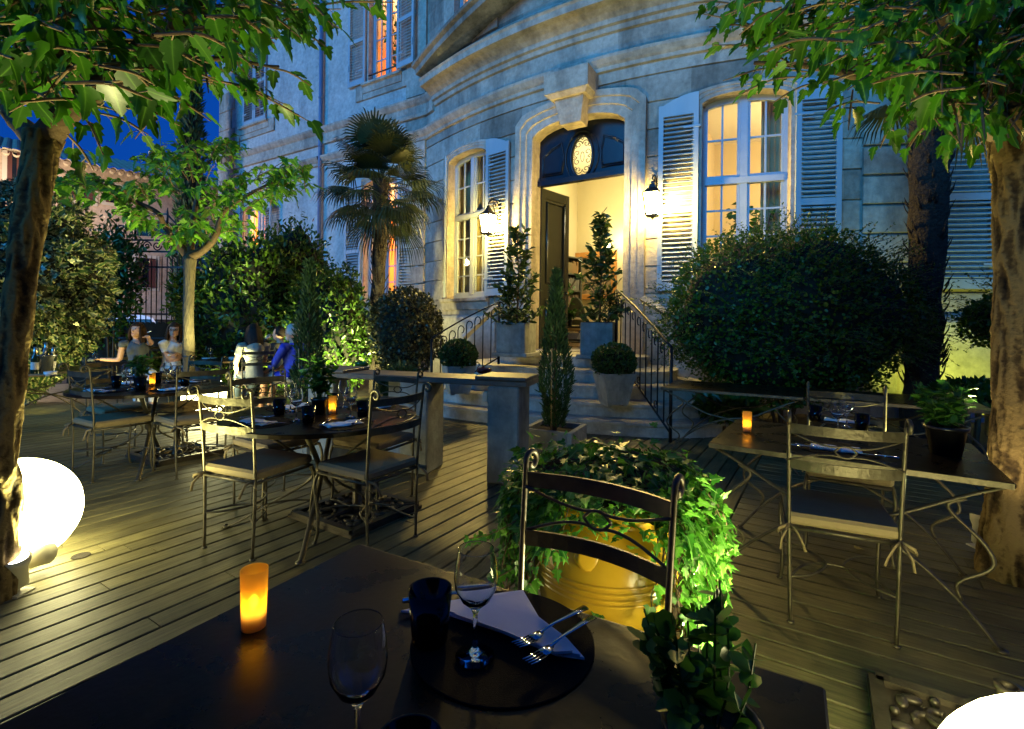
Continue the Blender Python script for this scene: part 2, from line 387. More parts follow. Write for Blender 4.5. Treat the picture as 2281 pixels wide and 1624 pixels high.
def deckmat():
    m, nt, b = nodes_of('mat_deck')
    at = nt.nodes.new("ShaderNodeAttribute"); at.attribute_name = "rnd"
    uv = nt.nodes.new("ShaderNodeUVMap"); uv.uv_map = "UVMap"
    mp = nt.nodes.new("ShaderNodeMapping"); mp.inputs["Scale"].default_value = (2.0, 26, 1); nt.links.new(uv.outputs[0], mp.inputs[0])
    n = nt.nodes.new("ShaderNodeTexNoise"); n.inputs["Scale"].default_value = 2.2; n.inputs["Detail"].default_value = 8; n.inputs["Roughness"].default_value = .7
    nt.links.new(mp.outputs[0], n.inputs["Vector"])
    n3 = nt.nodes.new("ShaderNodeTexNoise"); n3.inputs["Scale"].default_value = 3.5; n3.inputs["Detail"].default_value = 7; nt.links.new(uv.outputs[0], n3.inputs["Vector"])
    r = nt.nodes.new("ShaderNodeValToRGB"); r.color_ramp.elements[0].position = .3; r.color_ramp.elements[1].position = .72
    r.color_ramp.elements[0].color = (.050, .043, .018, 1); r.color_ramp.elements[1].color = (.200, .176, .078, 1)
    nt.links.new(n.outputs["Fac"], r.inputs[0])
    mr = nt.nodes.new("ShaderNodeMapRange"); mr.inputs["To Min"].default_value = .72; mr.inputs["To Max"].default_value = 1.22; nt.links.new(at.outputs["Fac"], mr.inputs["Value"])
    mr3 = nt.nodes.new("ShaderNodeMapRange"); mr3.inputs["From Min"].default_value = .3; mr3.inputs["From Max"].default_value = .7; mr3.inputs["To Min"].default_value = .62; mr3.inputs["To Max"].default_value = 1.25
    nt.links.new(n3.outputs["Fac"], mr3.inputs["Value"])
    mu = nt.nodes.new("ShaderNodeMath"); mu.operation = 'MULTIPLY'; nt.links.new(mr.outputs[0], mu.inputs[0]); nt.links.new(mr3.outputs[0], mu.inputs[1])
    vm = nt.nodes.new("ShaderNodeVectorMath"); vm.operation = 'SCALE'; nt.links.new(r.outputs[0], vm.inputs[0]); nt.links.new(mu.outputs[0], vm.inputs["Scale"])
    nt.links.new(vm.outputs[0], b.inputs["Base Color"])
    rr = nt.nodes.new("ShaderNodeMapRange"); rr.inputs["To Min"].default_value = .62; rr.inputs["To Max"].default_value = .40; nt.links.new(n3.outputs["Fac"], rr.inputs["Value"]); nt.links.new(rr.outputs[0], b.inputs["Roughness"])
    bp = nt.nodes.new("ShaderNodeBump"); bp.inputs["Strength"].default_value = .5; bp.inputs["Distance"].default_value = .006
    nt.links.new(n.outputs["Fac"], bp.inputs["Height"]); nt.links.new(bp.outputs[0], b.inputs["Normal"])
    return m
def deck():
    vs = []; fs = []; uvs = []; rn = []
    holes = [(HOLE[0], HOLE[1], HOLE[2])] if False else []
    def board(o, dx, dy, l0, l1, w0, w1):
        # o origin 2D, dx length dir, dy width dir
        b = len(vs); th = .028; c = .004
        P = lambda l, w, z: (o.x + dx.x * l + dy.x * w, o.y + dx.y * l + dy.y * w, z)
        vs.extend([P(l0, w0, -th), P(l1, w0, -th), P(l1, w1, -th), P(l0, w1, -th),
                   P(l0, w0, -c), P(l1, w0, -c), P(l1, w1, -c), P(l0, w1, -c),
                   P(l0 + .0004, w0 + c, 0), P(l1 - .0004, w0 + c, 0), P(l1 - .0004, w1 - c, 0), P(l0 + .0004, w1 - c, 0)])
        off = random.random() * 40; off2 = random.random() * 40
        U = [(l0 + off, w0 + off2), (l1 + off, w0 + off2), (l1 + off, w1 + off2), (l0 + off, w1 + off2)]
        for f in [(0, 1, 5, 4), (1, 2, 6, 5), (2, 3, 7, 6), (3, 0, 4, 7), (4, 5, 9, 8), (5, 6, 10, 9), (6, 7, 11, 10), (7, 4, 8, 11), (8, 9, 10, 11)]:
            fs.append([b + i for i in f]); uvs.extend([U[i % 4] for i in f])
        q = random.random(); rn.extend([q] * 9)
    W = .132; gp = .011
    o = Vector((.78, 2.25)); dN = -NN; dT = TT
    # left field: boards run towards the house; width axis -TT from the seam
    i = 0
    w = 0.0
    while w < 12.5:
        l = -3.6 - random.random() * 2.0
        while l < 9.2:
            l2 = min(l + 1.6 + random.random() * 2.2, 9.2)
            board(o, dN, -dT, l, l2 - .004, w, w + W - gp); l = l2
        w += W
    # right field: boards run along the house
    l = -4.2
    while l < 4.9:
        s = .012
        e = 1.62 if l < 2.6 else 6.0
        if l < 2.6:
            k = s
            while k < e - .05:
                k2 = min(k + 1.2 + random.random() * 2, e)
                if e - k2 < .3: k2 = e
                board(o, dT, dN, k, k2 - .004, l, l + W - gp); k = k2
        else:
            k = s
            while k < e:
                k2 = min(k + 1.4 + random.random() * 2, e); board(o, dT, dN, k, k2 - .004, l, l + W - gp); k = k2
        l += W
    # border boards at the right edge, running towards the house
    w = 1.632
    while w < 5.5:
        l = -4.2
        while l < 2.6:
            l2 = min(l + 1.5 + random.random() * 2, 2.6); board(o, dN, dT, l, l2 - .004, w, w + W * 1.55 - gp); l = l2
        w += W * 1.55
    me = bpy.data.meshes.new('deck'); me.from_pydata(vs, [], fs); me.update()
    uvl = me.uv_layers.new(name="UVMap"); uvl.data.foreach_set("uv", np.array(uvs, np.float32).ravel())
    a = me.attributes.new("rnd", 'FLOAT', 'FACE'); a.data.foreach_set("value", np.array(rn, np.float32))
    me.materials.append(deckmat())
    o2 = bpy.data.objects.new('deck', me); link(o2); tag(o2, kind='structure')
deck()

# ------------------------------------------------------------------ mansion
man = thing('mansion', 'pale stone mansion with curved front, louvred shutters and lit windows behind the terrace', 'building', (0, 0, 0))
GFZ0, GFZ1 = 1.88, 4.88        # ground floor window sill / springing, arch rise .27
OPEN = []                      # (a0,a1,z0,zspring,rise)
WINB = [-2.74, 2.74]
def op(a0, a1, z0, z1, rise): OPEN.append((a0, a1, z0, z1, rise))
op(-.90, .90, .84, 4.80, .28)
for c in WINB: op(c - .62, c + .62, GFZ0, GFZ1, .16)
op(-6.50, -5.25, GFZ0, GFZ1, .16); op(-12.2, -10.95, GFZ0, GFZ1, .16)
op(5.95, 7.15, GFZ0, GFZ1, .16)
op(-6.42, -5.30, 7.62, 10.3, .2); op(-3.25, -2.25, 7.75, 10.3, .2); op(2.25, 3.25, 7.75, 10.3, .2); op(-.6, .6, 8.4, 10.6, .2); op(-12.2, -10.95, 7.62, 10.3, .2)
def ztop(o, a):
    c = (o[0] + o[1]) / 2; w = (o[1] - o[0]) / 2; x = max(-1, min(1, (a - c) / w))
    return o[3] + o[4] * math.sqrt(max(0, 1 - x * x * .96)) - o[4] * .2 * 0
ZT = 12.6
def wall(name, A0, A1, material, joints=(), zb=-.05, zt=ZT, soft=()):
    av = set([A0, A1])
    a = A0
    while a < A1: av.add(round(a, 3)); a += .35
    for o in OPEN:
        if o[1] > A0 and o[0] < A1:
            n = 12
            for i in range(n + 1):
                q = o[0] + (o[1] - o[0]) * i / n
                if A0 < q < A1: av.add(round(q, 4))
    av = sorted(x for x in av if A0 <= x <= A1)
    av = [x for i, x in enumerate(av) if i == 0 or x - av[i - 1] > .004]
    w = MB(); cache = {}; blk = []; cur_blk = [0.0]; rb_ = random.Random(9); bh = {}
    def blkof(a, z):
        j = int((z + 2) / .46); k = (int((a + 30 + (j % 2) * .5 + (j * .37) % .3) / 1.05), j)
        if k not in bh: bh[k] = rb_.random() ** 1.6
        return bh[k]
    def vid(a, z, off):
        k = (round(a, 4), round(z, 4), round(off, 3))
        if k not in cache: cache[k] = len(w.v); w.v.append(F(a, z, off))
        return cache[k]
    def quad(a, b, c, d): w.f.append([a, b, c, d]); w.sm.append(False); blk.append(cur_blk[0])
    JH0 = .016; JD0 = -.03
    for a, b in zip(av[:-1], av[1:]):
        mid = (a + b) / 2; cuts = []
        for o in OPEN:
            if o[0] - 1e-6 <= mid <= o[1] + 1e-6: cuts.append((o[2], o[2], ztop(o, a), ztop(o, b)))
        cuts.sort(); lo = (zb, zb)
        for c in cuts + [(zt, zt, None, None)]:
            la, lb = lo; ha, hb = c[0], c[1]
            segs = [(la, lb)]
            JH = JH0
            for j in list(joints) + list(soft):
                if j - JH > max(la, lb) + .02 and j + JH < min(ha, hb) - .02:
                    segs.append(j)
            cur = (la, lb)
            for j in segs[1:]:
                JH, JD = (JH0, JD0) if j in joints else (.003, -.002)
                cur_blk[0] = blkof(mid, (max(cur) + j) / 2)
                quad(vid(a, cur[0], 0), vid(b, cur[1], 0), vid(b, j - JH, 0), vid(a, j - JH, 0))
                quad(vid(a, j - JH, 0), vid(b, j - JH, 0), vid(b, j - JH * .6, JD), vid(a, j - JH * .6, JD))
                quad(vid(a, j - JH * .6, JD), vid(b, j - JH * .6, JD), vid(b, j + JH * .6, JD), vid(a, j + JH * .6, JD))
                quad(vid(a, j + JH * .6, JD), vid(b, j + JH * .6, JD), vid(b, j + JH, 0), vid(a, j + JH, 0))
                cur = (j + JH, j + JH)
            cur_blk[0] = blkof(mid, max(cur) + .1)
            quad(vid(a, cur[0], 0), vid(b, cur[1], 0), vid(b, hb, 0), vid(a, ha, 0))
            if c[2] is not None: lo = (c[2], c[3])
    # reveals
    cur_blk[0] = .1
    for o in OPEN:
        if o[0] >= A0 and o[1] <= A1:
            D = -.34
            pts = [(o[0], o[2]), (o[0], ztop(o, o[0]))] + [(o[0] + (o[1] - o[0]) * i / 12, ztop(o, o[0] + (o[1] - o[0]) * i / 12)) for i in range(1, 12)] + [(o[1], ztop(o, o[1])), (o[1], o[2])]
            for p, q in zip(pts, pts[1:] + pts[:1]):
                quad(vid(p[0], p[1], 0), vid(q[0], q[1], 0), vid(q[0], q[1], D), vid(p[0], p[1], D))
    cur = None
    o_ = w.build(name, material, man)
    if soft or joints:
        at = o_.data.attributes.new('blk', 'FLOAT', 'FACE'); at.data.foreach_set('value', np.array(blk, np.float32))
    return o_
JB = [1.86 + .46 * i for i in range(9)]
wall('wing_wall', -13.65, -5.05, M['stucco'])
wall('front_wall', -5.05, 9.5, M['stone'], JB, soft=[1.86 + .46 * i for i in range(9, 23)])
# end return wall, roof slab and corner quoins
e = MB(); p0 = F(-13.65, 0); p1 = p0 + Vector((-NN.x, -NN.y, 0)) * 9
e.add([(p0.x, p0.y, -.05), (p1.x, p1.y, -.05), (p1.x, p1.y, ZT), (p0.x, p0.y, ZT)], [(0, 1, 2, 3)])
p2 = F(9.5, 0); p3 = p2 + Vector((-NN.x, -NN.y, 0)) * 12
e.add([(p2.x, p2.y, -.05), (p3.x, p3.y, -.05), (p3.x, p3.y, ZT), (p2.x, p2.y, ZT)], [(0, 1, 2, 3)])
e.build('end_wall', M['stucco'], man)
rf = MB(); rf.add([F(-13.9, ZT, .3), F(-5, ZT, .4), F(0, ZT, .4), F(5, ZT, .4), F(9.6, ZT, .3), tuple(p3 + Vector((0, 0, ZT))), tuple(p1 + Vector((0, 0, ZT)))], [(0, 1, 2, 3, 4, 5, 6)])
rf.build('roof', mat('mat_roof', (.20, .10, .06), (.3, .16, .1), 6, .9), man)
def sweep(mb, a0, a1, prof, zfun=None, step=.3, caps=True):
    n = max(2, int((a1 - a0) / step) + 1); k = len(prof); vs = []; fs = []
    for i in range(n + 1):
        a = a0 + (a1 - a0) * i / n
        for (o, z) in prof: vs.append(F(a, z + (zfun(a) if zfun else 0), o))
    for i in range(n):
        for j in range(k - 1): fs.append((i * k + j, (i + 1) * k + j, (i + 1) * k + j + 1, i * k + j + 1))
    if caps: fs += [tuple(range(k)), tuple(range(n * k + k - 1, n * k - 1, -1))]
    mb.add(vs, fs)
q = MB()
for i in range(14):
    sweep(q, -13.66, -12.95 + (.18 if i % 2 else 0), [(-.01, .3 + i * .62), (.045, .31 + i * .62), (.045, .90 + i * .62), (-.01, .91 + i * .62)], step=.4)
q.build('quoin', M['stone'], man)
# string courses
STR = [(-.02, 5.74), (.05, 5.76), (.06, 5.82), (.10, 5.86), (.15, 5.93), (.16, 5.98), (.13, 6.00), (-.02, 6.06)]
BAND = [(-.02, 6.32), (.06, 6.34), (.07, 6.42), (.05, 6.44), (.05, 6.62), (.09, 6.66), (.14, 6.74), (.15, 6.79), (-.02, 6.84)]
for (x0, x1) in [(-9.9, -8.30), (-8.15, 9.4)]: s = MB(); sweep(s, x0, x1, STR); s.build('string_course', M['stone'], man)
for (x0, x1) in [(-13.7, -8.30), (-8.15, -4.0), (4.0, 9.4)]: s = MB(); sweep(s, x0, x1, BAND); s.build('band_course', M['stone'], man)
CORN = [(-.02, 6.40), (.05, 6.42), (.07, 6.50), (.12, 6.52), (.13, 6.60), (.20, 6.66), (.30, 6.72), (.42, 6.75), (.43, 6.86), (.46, 6.90), (-.02, 6.98)]
s = MB(); sweep(s, -3.95, 3.95, CORN); s.build('cornice', M['stone'], man)
# pediment: raking cornice and tympanum moulding
RAKE = [(-.02, 6.985), (.30, 6.99), (.50, 7.02), (.52, 7.12), (.60, 7.16), (.61, 7.22), (-.02, 7.30)]
s = MB(); sweep(s, -4.0, 0, RAKE, lambda a: (a + 4.0) * .25); sweep(s, 0, 4.0, RAKE, lambda a: (4.0 - a) * .25); s.build('pediment', M['dirty'], man)
s = MB(); sweep(s, -2.9, 2.9, [(-.02, 7.0), (.22, 7.02), (.24, 7.10), (.16, 7.16), (.10, 7.22), (-.02, 7.24)], lambda a: .0); s.build('tympanum_moulding', M['stone'], man)
# pilaster strips with vertical joints, at the junctions of bow and wings
for (x0, x1) in [(-4.98, -4.36), (4.28, 4.95)]:
    s = MB()
    sweep(s, x0, x1, [(-.01, .0), (.10, .01), (.10, 1.70), (.07, 1.80), (-.01, 1.82)], step=.3)
    for i in range(9):
        sweep(s, x0, x1, [(-.01, 1.85 + i * .435), (.05, 1.87 + i * .435), (.05, 2.255 + i * .435), (-.01, 2.275 + i * .435)], step=.3)
    sweep(s, x0, x1, [(-.01, 6.86), (.06, 6.87), (.06, 11.9), (-.01, 11.92)], step=.3)
    s.build('pilaster', M['stone'], man)
# plinth
for (x0, x1) in [(-13.7, -1.75), (1.75, 9.4)]:
    s = MB(); sweep(s, x0, x1, [(-.02, -.04), (.10, -.03), (.10, 1.42), (.06, 1.50), (-.02, 1.52)])
    s.build('plinth', M['stucco'], man)
# sills
for o in OPEN[1:]:
    s = MB(); sweep(s, o[0] - .14, o[1] + .14, [(-.02, o[2] - .26), (.05, o[2] - .25), (.07, o[2] - .10), (.13, o[2] - .07), (.13, o[2] - .01), (-.3, o[2] - .004)], step=.4)
    if o[2] > 7: 
        sweep(s, o[0] - .42, o[0] - .15, [(-.02, o[2] - .42), (.05, o[2] - .41), (.05, o[2] - .02), (-.02, o[2] - .015)], step=.4); sweep(s, o[1] + .15, o[1] + .42, [(-.02, o[2] - .42), (.05, o[2] - .41), (.05, o[2] - .02), (-.02, o[2] - .015)], step=.4)
        sweep(s, o[0] - .145, o[1] + .145, [(-.02, o[2] - .42), (.04, o[2] - .41), (.04, o[2] - .265), (-.02, o[2] - .262)], step=.4)
    s.build('window_sill', M['stone'], man)
# arched surrounds of the windows
def surround(o, w, off, base=None, steps=(0, .6, 1), z0=None):
    s = MB(); n = 16; prof = []
    zb = o[2] if z0 is None else z0
    path = []
    c = (o[0] + o[1]) / 2; hw = (o[1] - o[0]) / 2
    for k in range(9): path.append((-1, zb + (o[3] - zb) * k / 8, (-1, 0)))
    for k in range(n + 1):
        x = -1 + 2 * k / n
        path.append((x, None, None))
    for k in range(8, -1, -1): path.append((1, zb + (o[3] - zb) * k / 8, (1, 0)))
    rows = [(0.0, -.02), (0.0, off * .55), (.35, off * .55), (.37, off * .78), (.68, off * .78), (.70, off), (1.0, off), (1.0, -.02)]
    vs = []; fs = []
    for (x, z, d) in path:
        for (t, of) in rows:
            if d: a = c + x * hw + d[0] * w * t; zz = z
            else:
                th = math.asin(max(-1, min(1, x))); hh = ztop(o, c + x * hw)
                a = c + x * (hw + w * t); zz = hh + w * t * (.25 + .75 * math.sqrt(max(0, 1 - x * x)))
                zz = hh + w * t * (1 if abs(x) < .97 else .8)
            vs.append(F(a, zz, of))
    k = len(rows)
    for i in range(len(path) - 1):
        for j in range(k - 1): fs.append((i * k + j, (i + 1) * k + j, (i + 1) * k + j + 1, i * k + j + 1))
    s.add(vs, fs); return s
for o in OPEN[1:6]: surround(o, .15, .055).build('window_surround', M['stone'], man)
surround(OPEN[0], .36, .13, z0=.84).build('door_surround', M['stone'], man)
# keystone and its block
k = MB()
def kbox(a0, a1, b0, b1, z0, z1, o0, o1):
    vs = [F(b0, z0, -.02), F(b1, z0, -.02), F(b1, z0, o0), F(b0, z0, o0), F(a0, z1, -.02), F(a1, z1, -.02), F(a1, z1, o1), F(a0, z1, o1)]
    k.add(vs, [(0, 1, 2, 3), (4, 5, 6, 7), (0, 1, 5, 4), (1, 2, 6, 5), (2, 3, 7, 6), (3, 0, 4, 7)])
kbox(-.27, .27, -.19, .19, 4.88, 5.30, .28, .36); kbox(-.38, .38, -.33, .33, 5.303, 5.37, .42, .49); kbox(-.40, .40, -.40, .40, 5.373, 5.735, .50, .51)
k.build('keystone', M['stone'], man)
# ---- windows
def planar(a0, a1, depth):     # local frame of an opening: x along, y outwards
    p = F(a0, 0, 0); q = F(a1, 0, 0); d = (q - p); L = d.length; d.normalize(); n = Vector((d.y, -d.x, 0))
    if n.dot(Vector((NN.x, NN.y, 0))) < 0: n = -n
    o = p + n * depth
    return Matrix(((d.x, n.x, 0, o.x), (d.y, n.y, 0, o.y), (0, 0, 1, 0), (0, 0, 0, 1))), L
def window(o, rows_low=4, rows_up=2, transom=True, cols=2, fmat=None, small=False):
    T, L = planar(o[0], o[1], -.20); f = MB(); h = o[3] + o[4] - o[2]; z0 = o[2]; zt = o[3]
    fw = .055; dp = .07
    def bar(x0, x1, za, zb, d=dp, y=0): f.box(((x0 + x1) / 2, y, (za + zb) / 2), (x1 - x0, d, zb - za), T)
    arch = lambda x: ztop(o, o[0] + (o[1] - o[0]) * x / L)
    ztr = z0 + (zt - z0) * .60
    bar(0, fw, z0, zt + .03); bar(L - fw, L, z0, zt + .03); bar(fw + .002, L - fw - .002, z0, z0 + .09)
    if transom: bar(fw + .002, L - fw - .002, ztr - .05, ztr + .05, .11, .012)
    # arch head: strip following the arch
    n = 14
    for i in range(n):
        x0, x1 = fw + (L - 2 * fw) * i / n, fw + (L - 2 * fw) * (i + 1) / n
        f.add([(x0, -dp / 2, arch(x0) - .09), (x1, -dp / 2, arch(x1) - .09), (x1, -dp / 2, arch(x1) + .02), (x0, -dp / 2, arch(x0) + .02),
               (x0, dp / 2, arch(x0) - .09), (x1, dp / 2, arch(x1) - .09), (x1, dp / 2, arch(x1) + .02), (x0, dp / 2, arch(x0) + .02)],
              [(0, 1, 2, 3), (4, 5, 6, 7), (0, 1, 5, 4), (3, 2, 6, 7)], T)
    mx = L / 2
    bar(mx - .055, mx + .055, z0 + .092, (ztr - .052) if transom else arch(mx) - .06, .085, .006)
    if transom: bar(mx - .055, mx + .055, ztr + .052, arch(mx) - .06, .085, .006)
    gb = .014
    for side in (0, 1):
        xa, xb = (fw, mx - .055) if side == 0 else (mx + .055, L - fw)
        bar(xa + .002, xa + .04, z0 + .092, arch(xa + .02) - .05, .05, -.004); bar(xb - .04, xb - .002, z0 + .092, arch(xb - .02) - .05, .05, -.004)
        for c in range(1, cols):
            x = xa + (xb - xa) * c / cols; bar(x - gb, x + gb, z0 + .10, arch(x) - .06, .03, -.006)
        secs = [(z0 + .09, ztr - .05, rows_low), (ztr + .05, arch((xa + xb) / 2) - .02, rows_up)] if transom else [(z0 + .09, arch((xa + xb) / 2) - .02, rows_low)]
        for (a, b, r) in secs:
            for i in range(1, r): z = a + (b - a) * i / r; bar(xa + .04, xb - .04, z - gb, z + gb, .026, -.006)
            bar(xa + .042, xb - .042, a + .001, a + .05, .044, -.003)
    w = f.build('window', fmat or M['winframe'], man)
    gl = MB(); n = 12; vs = [(fw + (L - 2 * fw) * i / n, -.012, arch(fw + (L - 2 * fw) * i / n) - .03) for i in range(n + 1)]
    gl.add([(fw, -.012, z0 + .05), (L - fw, -.012, z0 + .05)] + vs[::-1], [tuple(range(n + 3))], T)
    gl.build('pane', M['glass'], w)
    return w
window(OPEN[1]); window(OPEN[2]); window(OPEN[3]); window(OPEN[4]); window(OPEN[5])
for o in OPEN[6:]: window(o, 5, 1, False)
# rail in front of the upper wing window
r_ = MB(); r_.tube([F(-6.42, 7.84, -.03), F(-5.30, 7.84, -.03)], .02); r_.build('window_bar', M['steel_dark'], man)
# ---- shutters
def shutter(hinge, d, w, z0, z1, rise=0.0, rside=1, name='shutter'):
    """hinge: xy point, d: unit direction away from the hinge"""
    d = Vector((d[0], d[1], 0)).normalized(); n = Vector((d.y, -d.x, 0))
    if n.dot(Vector((NN.x, NN.y, 0))) < 0: n = -n
    T = Matrix(((d.x, n.x, 0, hinge[0]), (d.y, n.y, 0, hinge[1]), (0, 0, 1, 0), (0, 0, 0, 1)))
    s = MB(); st = .075; th = .04
    def top(x): return z1 + (rise * (1 - (x / w) ** 2) if rside == 1 else rise * (1 - ((w - x) / w) ** 2)) if rise else z1
    s.box((st / 2, 0, (z0 + top(st)) / 2), (st, th, top(st) - z0), T); s.box((w - st / 2, 0, (z0 + top(w - st)) / 2), (st, th, top(w - st) - z0), T)
    zm = z0 + (z1 - z0) * .44
    for (a, b) in [(z0, z0 + .14), (zm - .05, zm + .05)]: s.box((w / 2, .0, (a + b) / 2), (w - 2 * st - .002, th - .004, b - a), T)
    n_ = 8
    for i in range(n_):
        xa, xb = st + (w - 2 * st) * i / n_, st + (w - 2 * st) * (i + 1) / n_
        s.add([(xa, -.018, z1 - .14), (xb, -.018, z1 - .14), (xb, -.018, top(xb)), (xa, -.018, top(xa)), (xa, .018, z1 - .14), (xb, .018, z1 - .14), (xb, .018, top(xb)), (xa, .018, top(xa))],
              [(0, 1, 2, 3), (4, 5, 6, 7), (3, 2, 6, 7), (0, 1, 5, 4)], T)
    for (a, b) in [(z0 + .14, zm - .05), (zm + .05, z1 - .14)]:
        k = int((b - a) / .072)
        for i in range(k):
            z = a + (b - a) * (i + .5) / k
            s.box((w / 2, 0, z), (w - 2 * st + .004, .046, .011), T, rx=R(-38))
    # hinges
    for z in (z0 + .35, z1 - .35): s.box((.10, .024, z), (.26, .010, .035), T)
    s.box((w - .03, .03, z0 + .5), (.03, .02, .16), T)
    return s.build(name, M['shutter'], man)
def open_shutter(o, side, w=None, out=.06, ang=0.0, arch=.2, z0=None, z1=None):
    a = o[0] - .05 if side < 0 else o[1] + .05
    w = w or (o[1] - o[0]) / 2
    p = F(a, 0, out); q = F(a + side * w, 0, out); d = (q - p).normalized()
    if ang: d = Matrix.Rotation(R(ang), 3, 'Z') @ d
    shutter((p.x, p.y), (d.x, d.y), w, z0 or o[2] + .02, z1 or o[3] + .02, arch, 1)
open_shutter(OPEN[1], 1, .62, ang=0); 
open_shutter(OPEN[2], -1, .62); open_shutter(OPEN[2], 1, .62, out=.08)
open_shutter(OPEN[1], -1, .62, ang=-62)
open_shutter(OPEN[3], -1, .64); open_shutter(OPEN[3], 1, .64, ang=9, out=.10)
open_shutter(OPEN[4], -1, .62); open_shutter(OPEN[4], 1, .64, ang=-12, out=.12)
open_shutter(OPEN[5], -1, 1.0, out=.10); 
open_shutter(OPEN[6], -1, .66); open_shutter(OPEN[6], 1, .62, ang=-6, out=.12)
p = F(-5.25 + .05 + .62, 0, .16); d = F(-4.6, 0, .30) - F(-5.2, 0, .0)
open_shutter(OPEN[7], 1, .52); open_shutter(OPEN[8], -1, .52); open_shutter(OPEN[8], 1, .52)
# the closed pair on the upper wing window
o = OPEN[10]; p = F(o[0], 0, .05); q = F(o[1], 0, .05); d = (q - p).normalized(); w2 = (q - p).length / 2 - .005
shutter((p.x, p.y), (d.x, d.y), w2, o[2], o[3] + .22); shutter((q.x, q.y), (-d.x, -d.y), w2, o[2], o[3] + .22)
# drainpipe
s = MB(); s.tube([F(-8.22, .2, .10), F(-8.22, 12.4, .10)], .055, 10)
for z in (1.6, 3.2, 4.9, 6.25, 7.6, 9.2, 11): s.lathe([(.055, 0), (.068, .005), (.068, .05), (.055, .055)], 10, Matrix.Translation(F(-8.22, z, .10)))
s.build('drainpipe', M['pipe'], man)
# ---- door: transom panel with oval grille, left leaf ajar
T, L = planar(-.90, .90, -.20); arch = lambda x: ztop(OPEN[0], -.9 + 1.8 * x / L)
ZTR = 3.98
def ell(cx, cz, rx, rz, n=32): return [(cx + rx * math.cos(2 * math.pi * i / n), cz + rz * math.sin(2 * math.pi * i / n)) for i in range(n)]
s = MB(); OC = (L / 2, 4.44); ORX, ORZ = .20, .37
outer = [(0, ZTR + .1), (L, ZTR + .1)] + [(L * (1 - i / 18), arch(L * (1 - i / 18)) - .002) for i in range(19)]
# front sheet with an oval opening: ring of quads from oval to the outline by angle
n = 64; inn = []; out = []
for i in range(n):
    a = 2 * math.pi * i / n; dx, dz = math.cos(a), math.sin(a)
    inn.append((OC[0] + dx * ORX, OC[1] + dz * ORZ))
    t = 0.0
    while True:
        t += .004; x, z = OC[0] + dx * t, OC[1] + dz * t
        if x < 0.001 or x > L - .001 or z < ZTR + .1 or z > arch(x) - .003: break
    out.append((x, z))
s.add([(x, .0, z) for x, z in inn] + [(x, .0, z) for x, z in out], [(i, (i + 1) % n, n + (i + 1) % n, n + i) for i in range(n)], T)
s.add([(x, .0, z) for x, z in inn] + [(x, -.06, z) for x, z in inn], [(i, (i + 1) % n, n + (i + 1) % n, n + i) for i in range(n)], T)
s.box((L / 2, .015, ZTR + .05), (L, .12, .10), T); s.box((L / 2, .05, ZTR + .02), (L, .06, .04), T)
def loop(mb, pts, r, T, y=.012, n=6): mb.tube([(x, y, z) for x, z in pts] + [(pts[0][0], y, pts[0][1]), (pts[1][0], y, pts[1][1])], r, n, T, cap=False)
loop(s, ell(OC[0], OC[1], ORX + .02, ORZ + .02), .026, T); loop(s, ell(OC[0], OC[1], ORX + .13, ORZ + .11 - .02), .016, T)
for sg in (-1, 1):
    pan = []
    for (fx, fz) in [(.40, -.26), (.82, -.26), (.82, .10), (.62, .24), (.42, .32), (.36, .02)]: pan.append((OC[0] + sg * fx, OC[1] + fz))
    loop(s, pan, .018, T); loop(s, [(OC[0] + (x - OC[0]) * .9 + sg * .06, OC[1] + (z - OC[1]) * .86) for x, z in pan], .010, T)
tr = s.build('door_transom', M['door'], man)
s = MB()
s.tube([(x, -.02, z) for x, z in ell(OC[0], OC[1], .035, .09, 20)] + [(OC[0] + .035, -.02, OC[1])], .007, 6, T, cap=False)
def spiral(cx, cz, r0, r1, a0, a1, n=18): return [(cx + (r0 + (r1 - r0) * i / n) * math.cos(a0 + (a1 - a0) * i / n), cz + (r0 + (r1 - r0) * i / n) * math.sin(a0 + (a1 - a0) * i / n)) for i in range(n + 1)]
for sx in (-1, 1):
    for sz in (-1, 1):
        A = [(OC[0] + sx * (x), OC[1] + sz * z) for x, z in spiral(.075, .235, .075, .014, math.pi, -math.pi * 1.6)]
        B = [(OC[0] + sx * (x), OC[1] + sz * z) for x, z in spiral(.105, .075, .07, .014, -math.pi / 2, math.pi * 1.7)]
        for Q in (A, B): s.tube([(x, -.02, z) for x, z in Q], .007, 6, T)
for (cx, cz) in [(0, .34), (0, -.34), (.18, 0), (-.18, 0), (.14, .2), (-.14, .2), (.14, -.2), (-.14, -.2)]:
    loop(s, ell(OC[0] + cx, OC[1] + cz, .022, .022, 10), .006, T, -.02)
s.build('oval_grille', M['iron'], tr)
